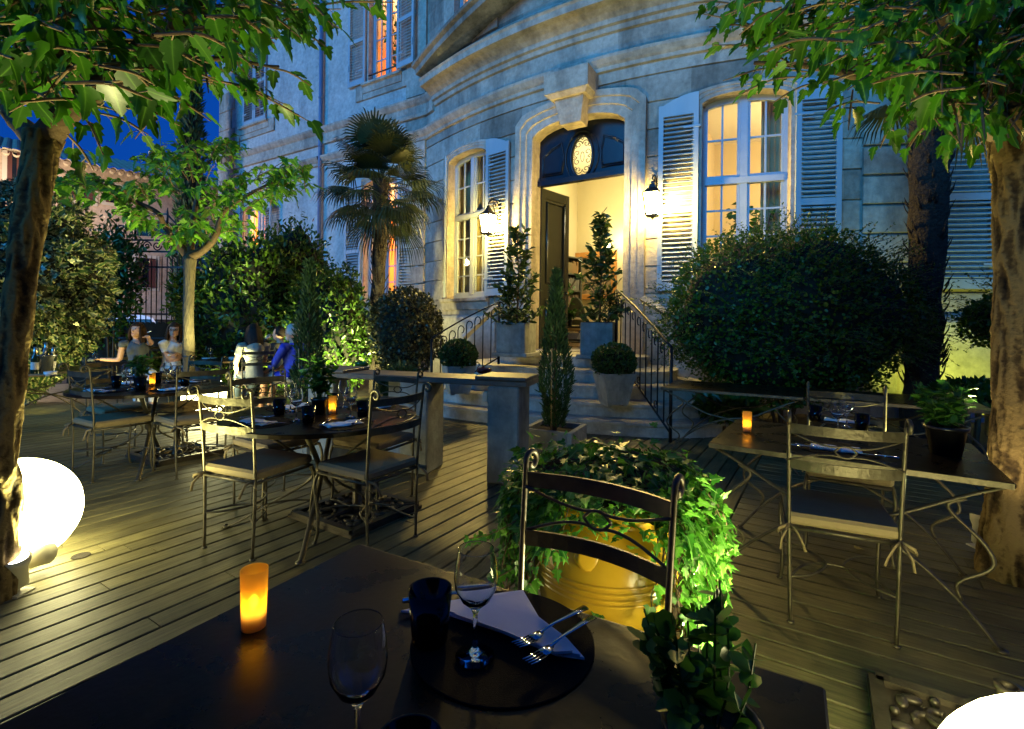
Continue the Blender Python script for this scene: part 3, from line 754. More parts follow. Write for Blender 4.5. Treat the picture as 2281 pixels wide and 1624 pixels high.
def leafdoor(hx, ang, name):
    L2 = L / 2 - .01; s = MB(); H = ZTR - .85
    Tl = T @ Matrix.Translation((hx, -.03, .85)) @ Matrix.Rotation(R(ang), 4, 'Z')
    st = .12
    s.box((L2 / 2, 0, H / 2), (L2 - .02, .03, H - .02), Tl)
    for x in (st / 2, L2 - st / 2): s.box((x, 0, H / 2), (st, .07, H), Tl)
    for z, hh in [(.14, .28), (1.12, .22), (H - .09, .18)]: s.box((L2 / 2, 0, z), (L2 - 2 * st - .004, .066, hh), Tl)
    for (a, b) in [(.30, .98), (1.26, H - .21)]:
        for y in (-.035, .035):
            loop(s, [(st + .05, a + .04), (L2 - st - .05, a + .04), (L2 - st - .05, b - .04), (st + .05, b - .04)], .022, Tl, y)
    d = s.build(name, M['doorgreen'], man)
    k = MB(); k.ball((L2 - .06, .06, 1.12), .035, 8, Tl); k.ball((L2 - .06, -.06, 1.12), .035, 8, Tl); k.build('handle', mat('mat_brass', (.6, .42, .12), None, rough=.25, metal=1), d)
leafdoor(.02, -79, 'door')
th = MB(); th.prism([tuple((LD(-.9, -.06, 0)).xy), tuple((LD(.9, -.06, 0)).xy), tuple((LD(.9, -.62, 0)).xy), tuple((LD(-.9, -.62, 0)).xy)], .6, .85); th.build('threshold', M['steps'], man)
# ---- rooms behind the openings
def room(name, poly, z0, z1, wm, fm, cm):
    n = len(poly); s = MB()
    P = [LD(a, k, 0).xy for a, k in poly]
    for i in range(n - 1):
        s.add([(*P[i], z0), (*P[i + 1], z0), (*P[i + 1], z1), (*P[i], z1)], [(0, 1, 2, 3)])
    w = s.build(name, wm, man)
    f = MB(); f.add([(*p, z0) for p in P], [tuple(range(n))]); f.build('room_floor', fm, man)
    c = MB(); c.add([(*p, z1) for p in P], [tuple(range(n))]); c.build('room_ceiling', cm, man)
wood = mat('mat_parquet', (.20, .13, .06), (.34, .23, .12), 6, .4, stretch=(1, 8, 1))
cream = mat('mat_cream_wall', (.62, .53, .30), (.66, .57, .34), 2, .8); orange = mat('mat_orange_wall', (.75, .22, .04), (.80, .27, .05), 2, .8); white_w = mat('mat_plaster', (.75, .68, .50), None, rough=.8)
pinkw = mat('mat_peach_wall', (.80, .34, .12), None, rough=.8)
room('hall_wall', [(-1.95, -.40), (-2.55, -5.6), (1.45, -5.6), (1.30, -.40)], .845, 5.7, cream, wood, white_w)
room('salon_wall', [(1.75, -.62), (1.55, -4.5), (9.3, -6.5), (9.3, -2.95)], 1.0, 5.7, mat('mat_salon_wall', (.66, .52, .28), None, rough=.8), wood, white_w)
room('parlour_wall', [(-14.0 + .5, -1.25), (-13.5, -5), (-4.2, -5), (-4.2, -1.25)], 1.0, 5.6, orange, wood, white_w)
room('upper_room_wall', [(-9.5, -1.25), (-9.5, -5), (-4.4, -5), (-4.4, -1.25)], 6.9, 11, pinkw, wood, white_w)
room('upper_hall_wall', [(-4.0, -1.1), (-4.0, -4), (4.0, -4), (4.0, -1.1)], 7.2, 11.2, pinkw, wood, white_w)
# curtains behind the left bow window
room('closet_wall', [(-3.95, -.95), (-3.95, -2.1), (-2.15, -2.1), (-2.0, -.55)], 1.0, 5.8, mat('mat_closet', (.30, .26, .10), None, rough=.9), wood, white_w)
T2, L2 = planar(-3.80, -2.06, -.46); s = MB(); n = 80
vs = []
for i in range(n + 1):
    x = L2 * i / n; y = .035 * math.sin(i * 1.25); vs += [(x, y, 1.75), (x, y, 5.2)]
s.add(vs, [(2 * i, 2 * i + 2, 2 * i + 3, 2 * i + 1) for i in range(n)], T2, True)
s.build('curtain', mat('mat_curtain', (.26, .23, .08), (.32, .28, .11), 4, .9), man)
T2, L2 = planar(3.06, 3.40, -.55); s = MB(); n = 24; vs = []
for i in range(n + 1):
    x = L2 * i / n; y = .03 * math.sin(i * 1.1); vs += [(x, y, 1.75), (x, y, 5.2)]
s.add(vs, [(2 * i, 2 * i + 2, 2 * i + 3, 2 * i + 1) for i in range(n)], T2, True)
s.build('curtain', mat('mat_curtain_tan', (.30, .24, .10), (.36, .29, .13), 4, .9), man)
# ------------------------------------------------------------------ steps
HT = .70
st = thing('stone_steps', 'broad rounded flight of five worn grey stone steps up to the open door', 'steps')
P0 = [Vector(p) for p in [(-.75, 10.25), (-1.55, 9.3), (-1.8, 8.3), (-1.5, 7.45), (-.87, 6.9), (-.1, 6.48), (.75, 6.08), (1.6, 5.84), (2.3, 5.86), (2.95, 6.15), (3.35, 6.8), (3.4, 7.6), (3.25, 7.9)]]
P0 = [v.xy for v in catmull([(p.x, p.y, 0) for p in P0], 5)]
fr = [0, .10, .225, .36, .52]
for i, f in enumerate(fr):
    s = MB(); z0, z1 = (.168 * i - (.01 if i == 0 else 0), .168 * (i + 1))
    pts = [p + (D0 - p) * f for p in P0]
    def ring(k, z): return [(q.x + (D0.x - q.x) * k, q.y + (D0.y - q.y) * k, z) for q in pts]
    rows = [ring(.010, z0), ring(.010, z1 - .04), ring(0, z1 - .035), ring(0, z1 - .008), ring(.003, z1)]
    n = len(pts); vs = sum(rows, []); fs = []
    for r in range(4):
        for j in range(n - 1): fs.append((r * n + j, r * n + j + 1, (r + 1) * n + j + 1, (r + 1) * n + j))
    # tread
    vs += [(*(q + (D0 - q) * .75), z1) for q in pts]
    for j in range(n - 1): fs.append((4 * n + j, 4 * n + j + 1, 5 * n + j + 1, 5 * n + j))
    s.add(vs, fs)
    if i == 4:
        tr_ = [tuple(F(-.9, .838, .02).xy), tuple(F(.9, .838, .02).xy)]
        s.add([(*(q + (D0 - q) * .74), .836) for q in pts], [tuple(range(n))])
    s.build('step', M['steps'], st)
for (a, b) in [(AT(1106, 683, 8.3), AT(1033, 752, 8.3)), (AT(1432, 666, 7.2), AT(1500, 706, 6.9))]:
    s = MB(); s.tube([a, b], [.11, .11], 4, flat=(.5, 1)); s.build('coping', M['steps'], st)

def railing(name, label, top, zt0, zt1, bot, zb0, zb1, nb):
    r = thing(name, label, 'railing', (bot[0], bot[1], 0))
    o = Vector((bot[0], bot[1], 0)); t = Vector((top[0], top[1], 0)) - o; d = t.normalized(); L = t.length
    P = lambda x, z: Vector((d.x * x, d.y * x, z))
    s = MB(); hr = []
    for i in range(13):
        q = i / 12; hr.append(P(L * q, zb1 + (zt1 - zb1) * q + .03 * math.sin(q * math.pi)))
    sc = [P(L + .02 + x, zt1 - .06 + z) for x, z in spiral(0, 0, .06, .015, math.pi / 2, -math.pi * 1.4, 16)]
    s.tube(hr + sc, .02, 8, flat=(.6, 1)); s.build('handrail', M['iron'], r)
    for (x, z0, z1) in [(0, zb0, zb1), (L, zt0, zt1)]:
        s = MB(); s.tube([P(x, z0), P(x, z1 - .01)], .02, 6); s.build('post', M['iron'], r)
    s = MB(); s.tube([P(0, zb0 + .10), P(L, zt0 + .10)], .012, 6); s.build('bottom_rail', M['iron'], r)
    s = MB()
    for i in range(1, nb):
        q = i / nb; x = L * q; z0 = zb0 + (zt0 - zb0) * q + .11; z1 = zb1 + (zt1 - zb1) * q + .03 * math.sin(q * math.pi) - .02
        s.tube([P(x, z0), P(x, z1 - .10)] + [P(x + .05 - .05 * math.cos(a), z1 - .10 + .07 * math.sin(a)) for a in (R(40), R(80), R(120), R(160))] + [P(x + .085, z1 - .13), P(x + .06, z1 - .14)], .009, 5)
        if i % 3 == 2: s.tube([P(x + a, z0 + .06 + b) for a, b in spiral(.04, .05, .05, .012, -math.pi / 2, math.pi * 1.4, 12)], .008, 5)
    s.build('baluster', M['iron'], r)
    return r
railing('stair_railing', 'black wrought iron stair railing with scrolls on the left side of the steps', (-.20, 7.72), .70, 1.66, (-1.18, 7.35), .12, 1.10, 8)
railing('stair_railing', 'black wrought iron stair railing with brown handrail beside the large round bush', (1.50, 7.15), .80, 1.83, (1.78, 5.55), .02, 1.08, 10)

# ------------------------------------------------------------------ wall lanterns
def lantern(label, a, z):
    base = F(a, z, 0); n = fn(a); t = thing('wall_lantern', label, 'lantern', base, math.atan2(n.y, n.x) - math.pi / 2, 'lit wall lanterns by the door'); t.scale = (1.22,) * 3
    s = MB(); s.tube([(0, .03, -.22), (0, .03, .30)], .012, 6)
    for z_ in (-.22, .30):
        sg = 1 if z_ > 0 else -1
        s.tube([(0, .03, z_), (.03, .03, z_ + sg * .03), (.05, .03, z_ + sg * .05)], .008, 5); s.tube([(0, .03, z_), (-.03, .03, z_ + sg * .03), (-.05, .03, z_ + sg * .05)], .008, 5)
    s.tube(catmull([(0, .03, .20), (0, .10, .30), (0, .22, .28), (0, .28, .24), (0, .29, .20)], 4), .011, 6)
    s.tube(catmull([(0, .03, -.02), (0, .12, .08), (0, .18, .20), (0, .14, .25), (0, .11, .21)], 4), .009, 6)
    s.box((0, .012, .02), (.035, .02, .5)); s.build('bracket', M['iron'], t)
    T = Matrix.Translation((0, .29, 0))
    s = MB(); 
    s.lathe([(.014, .19), (.03, .17), (.03, .15), (.05, .13), (.06, .10), (.155, .03), (.158, .02), (.10, .02)], 4, T, False, a0=math.pi / 4)
    for i in range(4):
        a_ = math.pi / 4 + i * math.pi / 2; s.tube([(.145 * math.cos(a_), .29 + .145 * math.sin(a_), .02), (.098 * math.cos(a_), .29 + .098 * math.sin(a_), -.26)], .014, 5)
    s.lathe([(.105, -.255), (.112, -.262), (.112, -.275), (.02, -.30), (.012, -.32)], 4, T, False, a0=math.pi / 4)
    s.build('lantern_frame', M['iron'], t)
    s = MB(); s.lathe([(.137, .012), (.094, -.25)], 4, T, False, a0=math.pi / 4); s.build('glass_pane', M['lantern'], t)
pl = AT(1085, 490, 9.7); pr = AT(1452, 445, 7.9)
lantern('lit lantern on the wall between the narrow left window shutter and the door', -1.72, 3.42)
lantern('lit lantern on the wall between the door and the wide right window shutter', 1.42, 3.42)

# ------------------------------------------------------------------ planters
def foliage_bay(name, parent, h, r, n, z0, seed):
    rg = np.random.default_rng(seed); pos = []; tip = []; s = MB()
    for i in range(n // 9):
        z = z0 + h * rg.random() ** 1.25; rr = r * (1 - .80 * ((z - z0) / h)) * (.30 + .95 * rg.random()); a = rg.random() * 6.283
        e = Vector((rr * math.cos(a), rr * math.sin(a), z + .10)); b = Vector((rr * .25 * math.cos(a), rr * .25 * math.sin(a), z - .12))
        s.tube([b, e], [.006, .003], 4, cap=False)
        for j in range(9):
            q = .3 + .7 * j / 8; p = b + (e - b) * q; aa = a + rg.normal() * 1.3; pos.append(p); tip.append((math.cos(aa) * .8, math.sin(aa) * .8, .35 + rg.normal() * .45))
    s.tube([(0, 0, z0 - .1), (.02, .01, z0 + h * .5), (0, 0, z0 + h * .95)], [.02, .012, .004], 6)
    s.build('stem', M['twig'], parent)
    N = len(pos); leaf_field(name, OVAL, pos, tip, rg.normal(size=(N, 3)) + np.array([0, 0, 1.2]), .085 + .06 * rg.random(N), M['bay'], parent)
def square_planter(label, loc, w, h, rz, seed, ph, pr_, group):
    t = thing('square_planter', label, 'planter', loc, rz, group)
    s = MB(); s.box((0, 0, .03), (w + .10, w + .10, .06), bev=.01); s.box((0, 0, .06 + h / 2 - .001), (w, w, h), bev=.008)
    s.box((0, -w / 2 - .004, .06 + h / 2), (w * .82, .012, h * .86)); s.build('planter_box', M['concrete'], t)
    s = MB(); s.box((0, 0, h + .062), (w * .86, w * .86, .01)); s.build('soil', M['soil'], t)
    foliage_bay('foliage', t, ph, pr_, 760, h + .06, seed)
    return t
g1 = G(1149, 783, .838); g1 = Vector((.07, 7.55, .838)); g2 = Vector((1.27, 7.25, .838))
square_planter('square grey planter with a slender bay shrub at the left of the doorway', g1, .46, .44, R(-24), 3, 1.35, .42, 'square planters flanking the door')
square_planter('square grey planter with a tall bay shrub in front of the hall picture', g2, .46, .46, R(-20), 4, 1.5, .40, 'square planters flanking the door')
def blob_leaves(name, T, c, rad, n, size, material, parent, seed, lump=.25, shell=.55, up=.3, jit=.8, lumpf=2.2):
    rg = np.random.default_rng(seed); d = rg.normal(size=(n, 3)); d /= np.linalg.norm(d, axis=1, keepdims=True)
    k = np.array([mnoise.noise(Vector(tuple(x * lumpf + seed * 3.7))) for x in d])
    r = (1 + lump * k) * (shell + (1 - shell) * rg.random(n) ** .5)
    pos = np.asarray(c) + d * r[:, None] * np.asarray(rad)
    tip = d * np.asarray(rad) / max(rad) + jit * rg.normal(size=(n, 3)) + np.array([0, 0, up])
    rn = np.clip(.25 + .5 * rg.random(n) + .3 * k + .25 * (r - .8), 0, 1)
    return leaf_field(name, T, pos, tip, d + .6 * rg.normal(size=(n, 3)), size * (.7 + .6 * rg.random(n)), material, parent, rn)
def core(name, c, rad, material, parent, k=.86, seed=1, lump=.25, lumpf=2.2):  # solid dark blob in place of the shaded inside of a shrub
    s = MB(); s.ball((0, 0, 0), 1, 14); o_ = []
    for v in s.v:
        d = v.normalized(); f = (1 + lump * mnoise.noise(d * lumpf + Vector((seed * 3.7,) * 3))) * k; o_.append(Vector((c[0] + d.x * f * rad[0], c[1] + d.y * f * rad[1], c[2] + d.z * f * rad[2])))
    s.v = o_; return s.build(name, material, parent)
M['darkcore'] = mat('mat_shade_core', (.006, .008, .004), (.012, .014, .006), 20, .95)  # near-black colour paints the shade between the leaves
def box_ball(label, loc, rz, seed):
    t = thing('boxwood_planter', label, 'planter', loc, rz, 'tapered planters with clipped boxwood balls')
    s = MB(); h = .40
    s.lathe([(.19, .02), (.19, .03), (.285, h), (.265, h), (.25, h - .05)], 4, None, False, a0=math.pi / 4)
    s.lathe([(.19, .02), (.001, .02)], 4, None, False, a0=math.pi / 4)
    for x in (-.1, .1): s.box((x, 0, .012), (.05, .24, .022))
    s.build('planter_pot', M['concrete'], t)
    s = MB(); s.box((0, 0, h - .05), (.36, .36, .01)); s.build('soil', M['soil'], t)
    core('twigs_or_shade_core', (0, 0, h + .14), (.25, .25, .20), M['darkcore'], t, .85, seed, .06)
    blob_leaves('foliage', ROUND, (0, 0, h + .14), (.26, .26, .215), 2600, .030, M['box'], t, seed, .08, .86)
box_ball('clipped boxwood ball in a tapered pot on the steps by the left railing', (-.74, 6.93, .337), R(20), 11)
box_ball('clipped boxwood ball in a tapered pot on the steps by the right railing', (1.26, 6.12, .337), R(12), 12)
def cypress_leaves(name, parent, z0, z1, r, n, seed, size=.05):
    rg = np.random.default_rng(seed); q = rg.random(n); prof = np.minimum(1, .55 + q * 1.6) * np.clip((1 - q) * 1.35, .06, 1) ** .8
    a = rg.random(n) * 6.283; lump = np.array([mnoise.noise(Vector((math.cos(x) * 1.6, math.sin(x) * 1.6, y * 9 + seed))) for x, y in zip(a, q)])
    rr = r * prof * (.78 + .22 * rg.random(n) + .38 * lump)
    pos = np.stack([rr * np.cos(a), rr * np.sin(a), z0 + q * (z1 - z0)], 1)
    tip = np.stack([np.cos(a) * .45, np.sin(a) * .45, np.ones(n)], 1) + .35 * rg.normal(size=(n, 3))
    leaf_field(name, NEEDLE, pos, tip, rg.normal(size=(n, 3)) + np.stack([np.cos(a), np.sin(a), 0 * a], 1), size * (.7 + .8 * rg.random(n)), M['cypress'], parent, np.clip(.4 + .3 * rg.normal(size=n) + .5 * lump, 0, 1))
def potted_cypress(label, loc, rz, seed, hp=.34, w=.5, top=1.82):
    t = thing('potted_cypress', label, 'potted tree', loc, rz)
    s = MB()
    for (x, y, a, b) in [(-w / 2 + .025, 0, .05, w), (w / 2 - .025, 0, .05, w), (0, -w / 2 + .025, w - .1, .05), (0, w / 2 - .025, w - .1, .05)]: s.box((x, y, hp / 2), (a - .001, b, hp), bev=.005)
    s.build('planter_box', M['concrete'], t)
    s = MB(); s.box((0, 0, hp - .05), (w - .1, w - .1, .01)); s.build('soil', M['soil'], t)
    s = MB(); s.tube([(0, 0, hp - .06), (0, 0, top - .3)], [.022, .008], 7); s.build('trunk', M['twig'], t)
    s = MB(); s.tube([(.0, -.10, hp - .05), (.01, -.13, hp + .75)], .008, 6); s.build('stake', mat('mat_bamboo', (.35, .25, .10), None, rough=.6), t)
    cypress_leaves('crown', t, hp + .0, top, .155, 5200, seed)
    return t
potted_cypress('tall thin cypress in a low square box in front of the steps', (.42, 4.78, 0), R(-24), 21)
potted_cypress('thin cypress standing behind the middle round table beside the man in blue', (-2.02, 4.95, 0), R(-24), 22, .3, .42, 1.90)

# ------------------------------------------------------------------ stone bar
bar = thing('stone_bar', 'long dark slate counter on square concrete pillars across the terrace', 'counter', (-.82, 4.5, 0), math.atan2(-.62, 2.0))
for (x, y, w, d) in [(.85, -.03, .27, .34), (.02, .0, .27, .34), (-.30, .26, .2, .3), (-1.0, .04, .27, .3)]:
    s = MB(); s.box((x, y, .40), (w, d, .80), bev=.012); s.build('pillar', M['concrete'], bar)
s = MB(); s.box((-.02, 0, .825), (2.14, .40, .05), bev=.008); s.build('slab', M['slab'], bar)
for cx_ in (.83, -.88): s = MB(); s.box((cx_, -.01, .865), (.44, .42, .028), bev=.006); s.build('cap_stone', M['slab'], bar)
for x in (.68, -.84): 
    s = MB(); s.box((x, -.13, .70), (.05, .06, .09), bev=.008); s.build('socket_box', M['cream'], bar)
def bowl(label, loc, c):
    t = thing('ashtray_bowl', label, 'bowl', loc, 0)
    s = MB(); s.lathe([(.02, .0), (.05, .004), (.072, .025), (.068, .05), (.060, .056), (.056, .05), (.058, .03), (.03, .012), (.001, .01)], 18); s.build('bowl', mat('mat_glaze_' + ('green' if c[1] > c[0] else 'red'), c, None, rough=.12), t)
    s = MB(); s.lathe([(.05, .012), (.03, .016), (.001, .014)], 14); s.build('ash', mat('mat_ash_' + ('a' if c[1] > c[0] else 'b'), (.1, .1, .09), None, rough=.9), t)
bowl('small green glazed ashtray bowl on the far end of the slate counter', G(805, 818, .852) , (.04, .14, .02))
bowl('small dark red glazed ashtray bowl on the near end of the slate counter', G(1078, 833, .852), (.10, .008, .006))

# ------------------------------------------------------------------ chairs
def build_chair(label, loc, rz, group, mt):
    t = thing('garden_chair', label, 'chair', loc, rz, group)
    for sx in (-1, 1):
        s = MB(); p = [(sx * .19, -.205, 0), (sx * .196, -.20, .22), (sx * .20, -.20, .43), (sx * .204, -.215, .68), (sx * .208, -.235, .895)]
        p = catmull(p, 3) + [Vector((sx * .209, -.27 + y, .910 + z)) for y, z in spiral(0, 0, .034, .010, math.pi * .12, math.pi * 2.0, 16)]
        s.tube(p, .0084, 8); s.lathe([(.016, 0), (.016, .006), (.01, .010)], 8, Matrix.Translation((sx * .19, -.205, 0)), cap0=True); s.build('back_post', mt, t)
        s = MB(); s.tube(catmull([(sx * .205, .20, .425), (sx * .214, .222, .34), (sx * .203, .205, .18), (sx * .204, .206, .06), (sx * .212, .222, 0)], 4), .0095, 8)
        s.lathe([(.016, 0), (.016, .006), (.01, .010)], 8, Matrix.Translation((sx * .212, .222, 0)), cap0=True); s.build('leg', mt, t)
    s = MB(); s.tube([(-.205, -.2, .42), (.205, -.2, .42)], .009, 6); s.tube([(-.207, .2, .42), (.207, .2, .42)], .009, 6)
    for sx in (-1, 1): s.tube([(sx * .206, -.2, .42), (sx * .206, .2, .42)], .009, 6)
    for i in range(6): s.box((-.15 + i * .06, 0, .428), (.022, .39, .004))
    s.build('seat_frame', mt, t)
    for (z, y, w, nm) in [(.866, -.232, .207, 'top_rail'), (.708, -.218, .204, 'mid_rail')]:
        s = MB(); n = 10; vs = []
        for i in range(n + 1):
            x = -w + 2 * w * i / n; b = -.045 * (1 - (x / w) ** 2)
            vs += [(x, y + b - .004, z - .021), (x, y + b - .004, z + .021), (x, y + b + .004, z + .021), (x, y + b + .004, z - .021)]
        s.add(vs, [(i * 4 + k, i * 4 + (k + 1) % 4, i * 4 + 4 + (k + 1) % 4, i * 4 + 4 + k) for i in range(n) for k in range(4)]); s.build(nm, mt, t)
    s = MB(); yb = -.262
    for sx in (-1, 1):
        for sz in (-1, 1): s.tube(catmull([(sx * .205, -.226, .787 + sz * .062), (sx * .11, yb + .01, .787 + sz * .028), (sx * .045, yb, .787 + sz * .018), (sx * -.01, yb, .787 + sz * .024), (sx * -.04, yb, .787)], 4), .0045, 5)
    s.build('back_wire', mt, t)
    s = MB()
    for sx in (-1, 1): s.tube(catmull([(sx * .197, -.202, .20), (sx * .10, -.14, .205), (sx * .035, 0, .21), (sx * .10, .14, .205), (sx * .203, .205, .20)], 5), .006, 6)
    s.tube(catmull([(-.197, -.202, .205), (-.12, -.06, .21), (0, -.012, .212), (.12, -.06, .21), (.197, -.202, .205)], 5), .006, 6)
    s.build('stretcher', mt, t)
    s = MB(); s.box((0, .005, .458), (.42, .415, .052), bev=.014)
    c = s.build('cushion', M['cushion'], t)
    for sx in (-1, 1):
        k = MB()
        k.tube([(sx * .20, -.205, .435), (sx * .24, -.24, .42), (sx * .25, -.235, .40), (sx * .20, -.21, .43)], .008, 5, flat=(1, .25))
        k.tube([(sx * .20, -.205, .435), (sx * .175, -.24, .42), (sx * .15, -.245, .37), (sx * .14, -.25, .34)], .008, 5, flat=(1, .25)); k.tube([(sx * .20, -.21, .435), (sx * .23, -.25, .38), (sx * .235, -.255, .335)], .008, 5, flat=(1, .25))
        k.build('tie', M['cushion'], c)
    return t
GC2 = 'chairs around the middle round table'; GC1 = 'chairs around the left round table'; GC3 = 'chairs at the right rectangular table'; GC7 = 'chairs of the seated guests'
ch = build_chair('cushioned metal chair at the near left of the middle round table', (-1.50, 2.98, 0), yaw(.38, .92), GC2, M['steel'])
def chair(label, x, y, fx, fy, group): return dup(ch, (x, y, 0), yaw(fx, fy), label, group)
chair('cushioned metal chair at the near right of the middle round table', -.85, 3.0, -.85, .52, GC2)
chair('cushioned metal chair at the far left of the middle round table', -1.68, 3.58, .84, -.54, GC2)
chair('cushioned metal chair backing onto the slate counter at the middle round table', -1.00, 3.66, -.42, -.90, GC2)
chair('cushioned metal chair nearest the left tree at the left round table', -3.40, 4.25, .50, .86, GC1)
chair('cushioned metal chair at the right of the left round table', -2.80, 4.36, -.82, .56, GC1)
chair('cushioned metal chair at the far left of the left round table beside the ivy', -3.76, 4.80, .84, -.54, GC1)
chair('cushioned metal chair at the far right of the left round table', -3.26, 4.98, -.25, -.97, GC1)
chair('metal chair with its back to the camera at the right rectangular table', 1.51, 2.31, .43, .90, GC3)
chair('cushioned metal chair on the far side of the right rectangular table, facing the camera', 2.04, 3.02, -.52, -.85, GC3)
chair('dark metal chair in front of the ivy jar at the near table', .085, 1.10, -.56, -.83, None)
for o_ in list(sc.objects):
    if o_.get('label', '').startswith('dark metal chair in front'):
        for c_ in o_.children:
            if c_.name.split('.')[0] in ('back_post', 'top_rail', 'mid_rail', 'back_wire'):
                c_.data = c_.data.copy(); c_.data.materials.clear(); c_.data.materials.append(M['steel_dark'])

# ------------------------------------------------------------------ tables
def round_table(label, cx, cy, R_, ang, group):
    t = thing('round_table', label, 'table', (cx, cy, 0), 0, group)
    s = MB(); s.lathe([(.001, HT), (R_ - .004, HT), (R_, HT - .004), (R_, HT - .026), (R_ - .006, HT - .028), (.001, HT - .016)], 56, None, False); s.build('tabletop', M['tabletop'], t)
    for i in range(4):
        a = ang + i * math.pi / 2; s = MB(); c_, n_ = math.cos(a), math.sin(a); r = R_
        s.tube([Vector((q * r * c_, q * r * n_, z)) for q, z in [(v.x, v.z) for v in catmull([(.80, 0, HT - .03), (.52, 0, .56), (.22, 0, .42), (.10, 0, .33), (.16, 0, .26), (.48, 0, .15), (.78, 0, .05), (.96, 0, 0)], 4)]], .018, 6, flat=(.45, 1))
        s.lathe([(.028, 0), (.028, .008), (.012, .014)], 8, Matrix.Translation((.96 * r * c_, .96 * r * n_, 0)), cap0=True)
        s.build('leg', M['steel'], t)
    s = MB(); s.ball((0, 0, .34), .045, 10); s.build('hub', M['steel'], t)
    return t
T1 = Vector((-3.30, 4.56)); T2c = Vector((-1.23, 3.26)); T7 = Vector((-4.45, 8.15))
round_table('dark round metal table laid for dinner in the middle of the terrace', T2c.x, T2c.y, .60, R(-80), 'round dining tables')
round_table('dark round metal table laid for dinner behind the left tree trunk', T1.x, T1.y, .60, R(-62), 'round dining tables')
round_table('round table with glasses and cups where the group of guests sits', T7.x, T7.y, .58, R(-70), 'round dining tables')
def rect_table(label, cx, cy, L, Wd, rz, group):
    t = thing('rectangular_table', label, 'table', (cx, cy, 0), rz, group)
    s = MB(); s.box((0, 0, HT - .012), (L, Wd, .022), bev=.004); s.build('tabletop', M['tabletop'], t)
    s = MB()
    for sy in (-1, 1): s.box((0, sy * (Wd / 2 - .004), HT - .0145), (L - .01, .012, .024))
    s.build('table_edge', M['steel'], t)
    for sy in (-1, 1):
        for sx in (-1, 1):
            s = MB(); y = sy * (Wd / 2 - .05)
            s.tube(catmull([(-sx * (L / 2 - .02), y, HT - .03), (-sx * L * .36, y, .60), (-sx * L * .16, y, .475), (sx * L * .02, y, .43), (sx * L * .20, y, .33), (sx * L * .36, y, .17), (sx * (L / 2 - .03), y, .0)], 5), .017, 6, flat=(.5, 1))
            s.lathe([(.026, 0), (.026, .008), (.012, .012)], 8, Matrix.Translation((sx * (L / 2 - .03), y, 0)), cap0=True)
            s.build('leg', M['steel'], t)
            s = MB(); s.tube(catmull([(sx * L * .38, y, .60), (sx * L * .33, y, .55), (sx * L * .43, y, .42), (sx * L * .45, y, .33), (sx * L * .36, y, .24), (sx * L * .37, y, .17)], 5), .008, 6); s.build('brace', M['steel'], t)
    return t
A0 = Vector((-.41, 1.36)); dx = Vector((.874, -.485)); dy = Vector((-.485, -.874)); rz0 = math.atan2(dx.y, dx.x)
c0 = A0 + dx * .54 + dy * .40
rect_table('bare dark metal table nearest the camera with candle and wine glasses', c0.x, c0.y, 1.08, .80, rz0, None)
A3 = Vector((1.035, 2.61)); d3 = (Vector((2.0, 1.963)) - A3).normalized(); n3 = Vector((-d3.y, d3.x)); rz3 = math.atan2(d3.y, d3.x)
c3 = A3 + d3 * .58 + n3 * .42
rect_table('dark rectangular table on the right with candle and herb pot', c3.x, c3.y, 1.16, .84, rz3, None)
A4 = Vector((1.5, 5.0)); d4 = (Vector((3.66, 3.74)) - A4).normalized(); n4 = Vector((-d4.y, d4.x)); rz4 = math.atan2(d4.y, d4.x)
for i, lb in enumerate(['empty dark table under the big round bush, next to the stair railing', 'empty dark table along the bush, next to the right tree trunk']):
    c4 = A4 + d4 * (.62 + 1.26 * i) + n4 * .42
    rect_table(lb, c4.x, c4.y, 1.245, .84, rz4, 'empty tables along the bush')
c6 = Vector((-5.62, 5.95))
rect_table('small service table beside the ivy holding a wine bucket and bottle', c6.x, c6.y, 1.15, .80, R(58), None)

# ------------------------------------------------------------------ tableware
def wine_glass_mesh():
    s = MB(); s.lathe([(.001, .004), (.012, .006), (.034, .002), (.035, .0035), (.012, .010), (.0045, .02), (.0038, .05), (.0042, .078), (.010, .090), (.026, .104), (.037, .125), (.0395, .145), (.0375, .168), (.0328, .193), (.0326, .1945), (.0322, .1954), (.0318, .1954), (.0316, .1945), (.0318, .193), (.0365, .168), (.0385, .145), (.036, .126), (.025, .1055), (.001, .092)], 28); return s
gm = glassmat('mat_glassware'); 
def glass2():
    m, nt, b = nodes_of('mat_crystal'); nt.nodes.clear()
    t = nt.nodes.new("ShaderNodeBsdfTransparent"); t.inputs[0].default_value = (.93, .95, .95, 1); g = nt.nodes.new("ShaderNodeBsdfGlossy"); g.inputs["Roughness"].default_value = .015
    f = nt.nodes.new("ShaderNodeLayerWeight"); f.inputs["Blend"].default_value = .5
    mr = nt.nodes.new("ShaderNodeMapRange"); pw = nt.nodes.new("ShaderNodeMath"); pw.operation = 'POWER'; pw.inputs[1].default_value = 2.2; nt.links.new(f.outputs["Facing"], pw.inputs[0]); mr.inputs["To Min"].default_value = .10; mr.inputs["To Max"].default_value = .8; nt.links.new(pw.outputs[0], mr.inputs["Value"])
    x = nt.nodes.new("ShaderNodeMixShader"); nt.links.new(mr.outputs[0], x.inputs[0]); nt.links.new(t.outputs[0], x.inputs[1]); nt.links.new(g.outputs[0], x.inputs[2])
    o = nt.nodes.new("ShaderNodeOutputMaterial"); nt.links.new(x.outputs[0], o.inputs[0]); return m
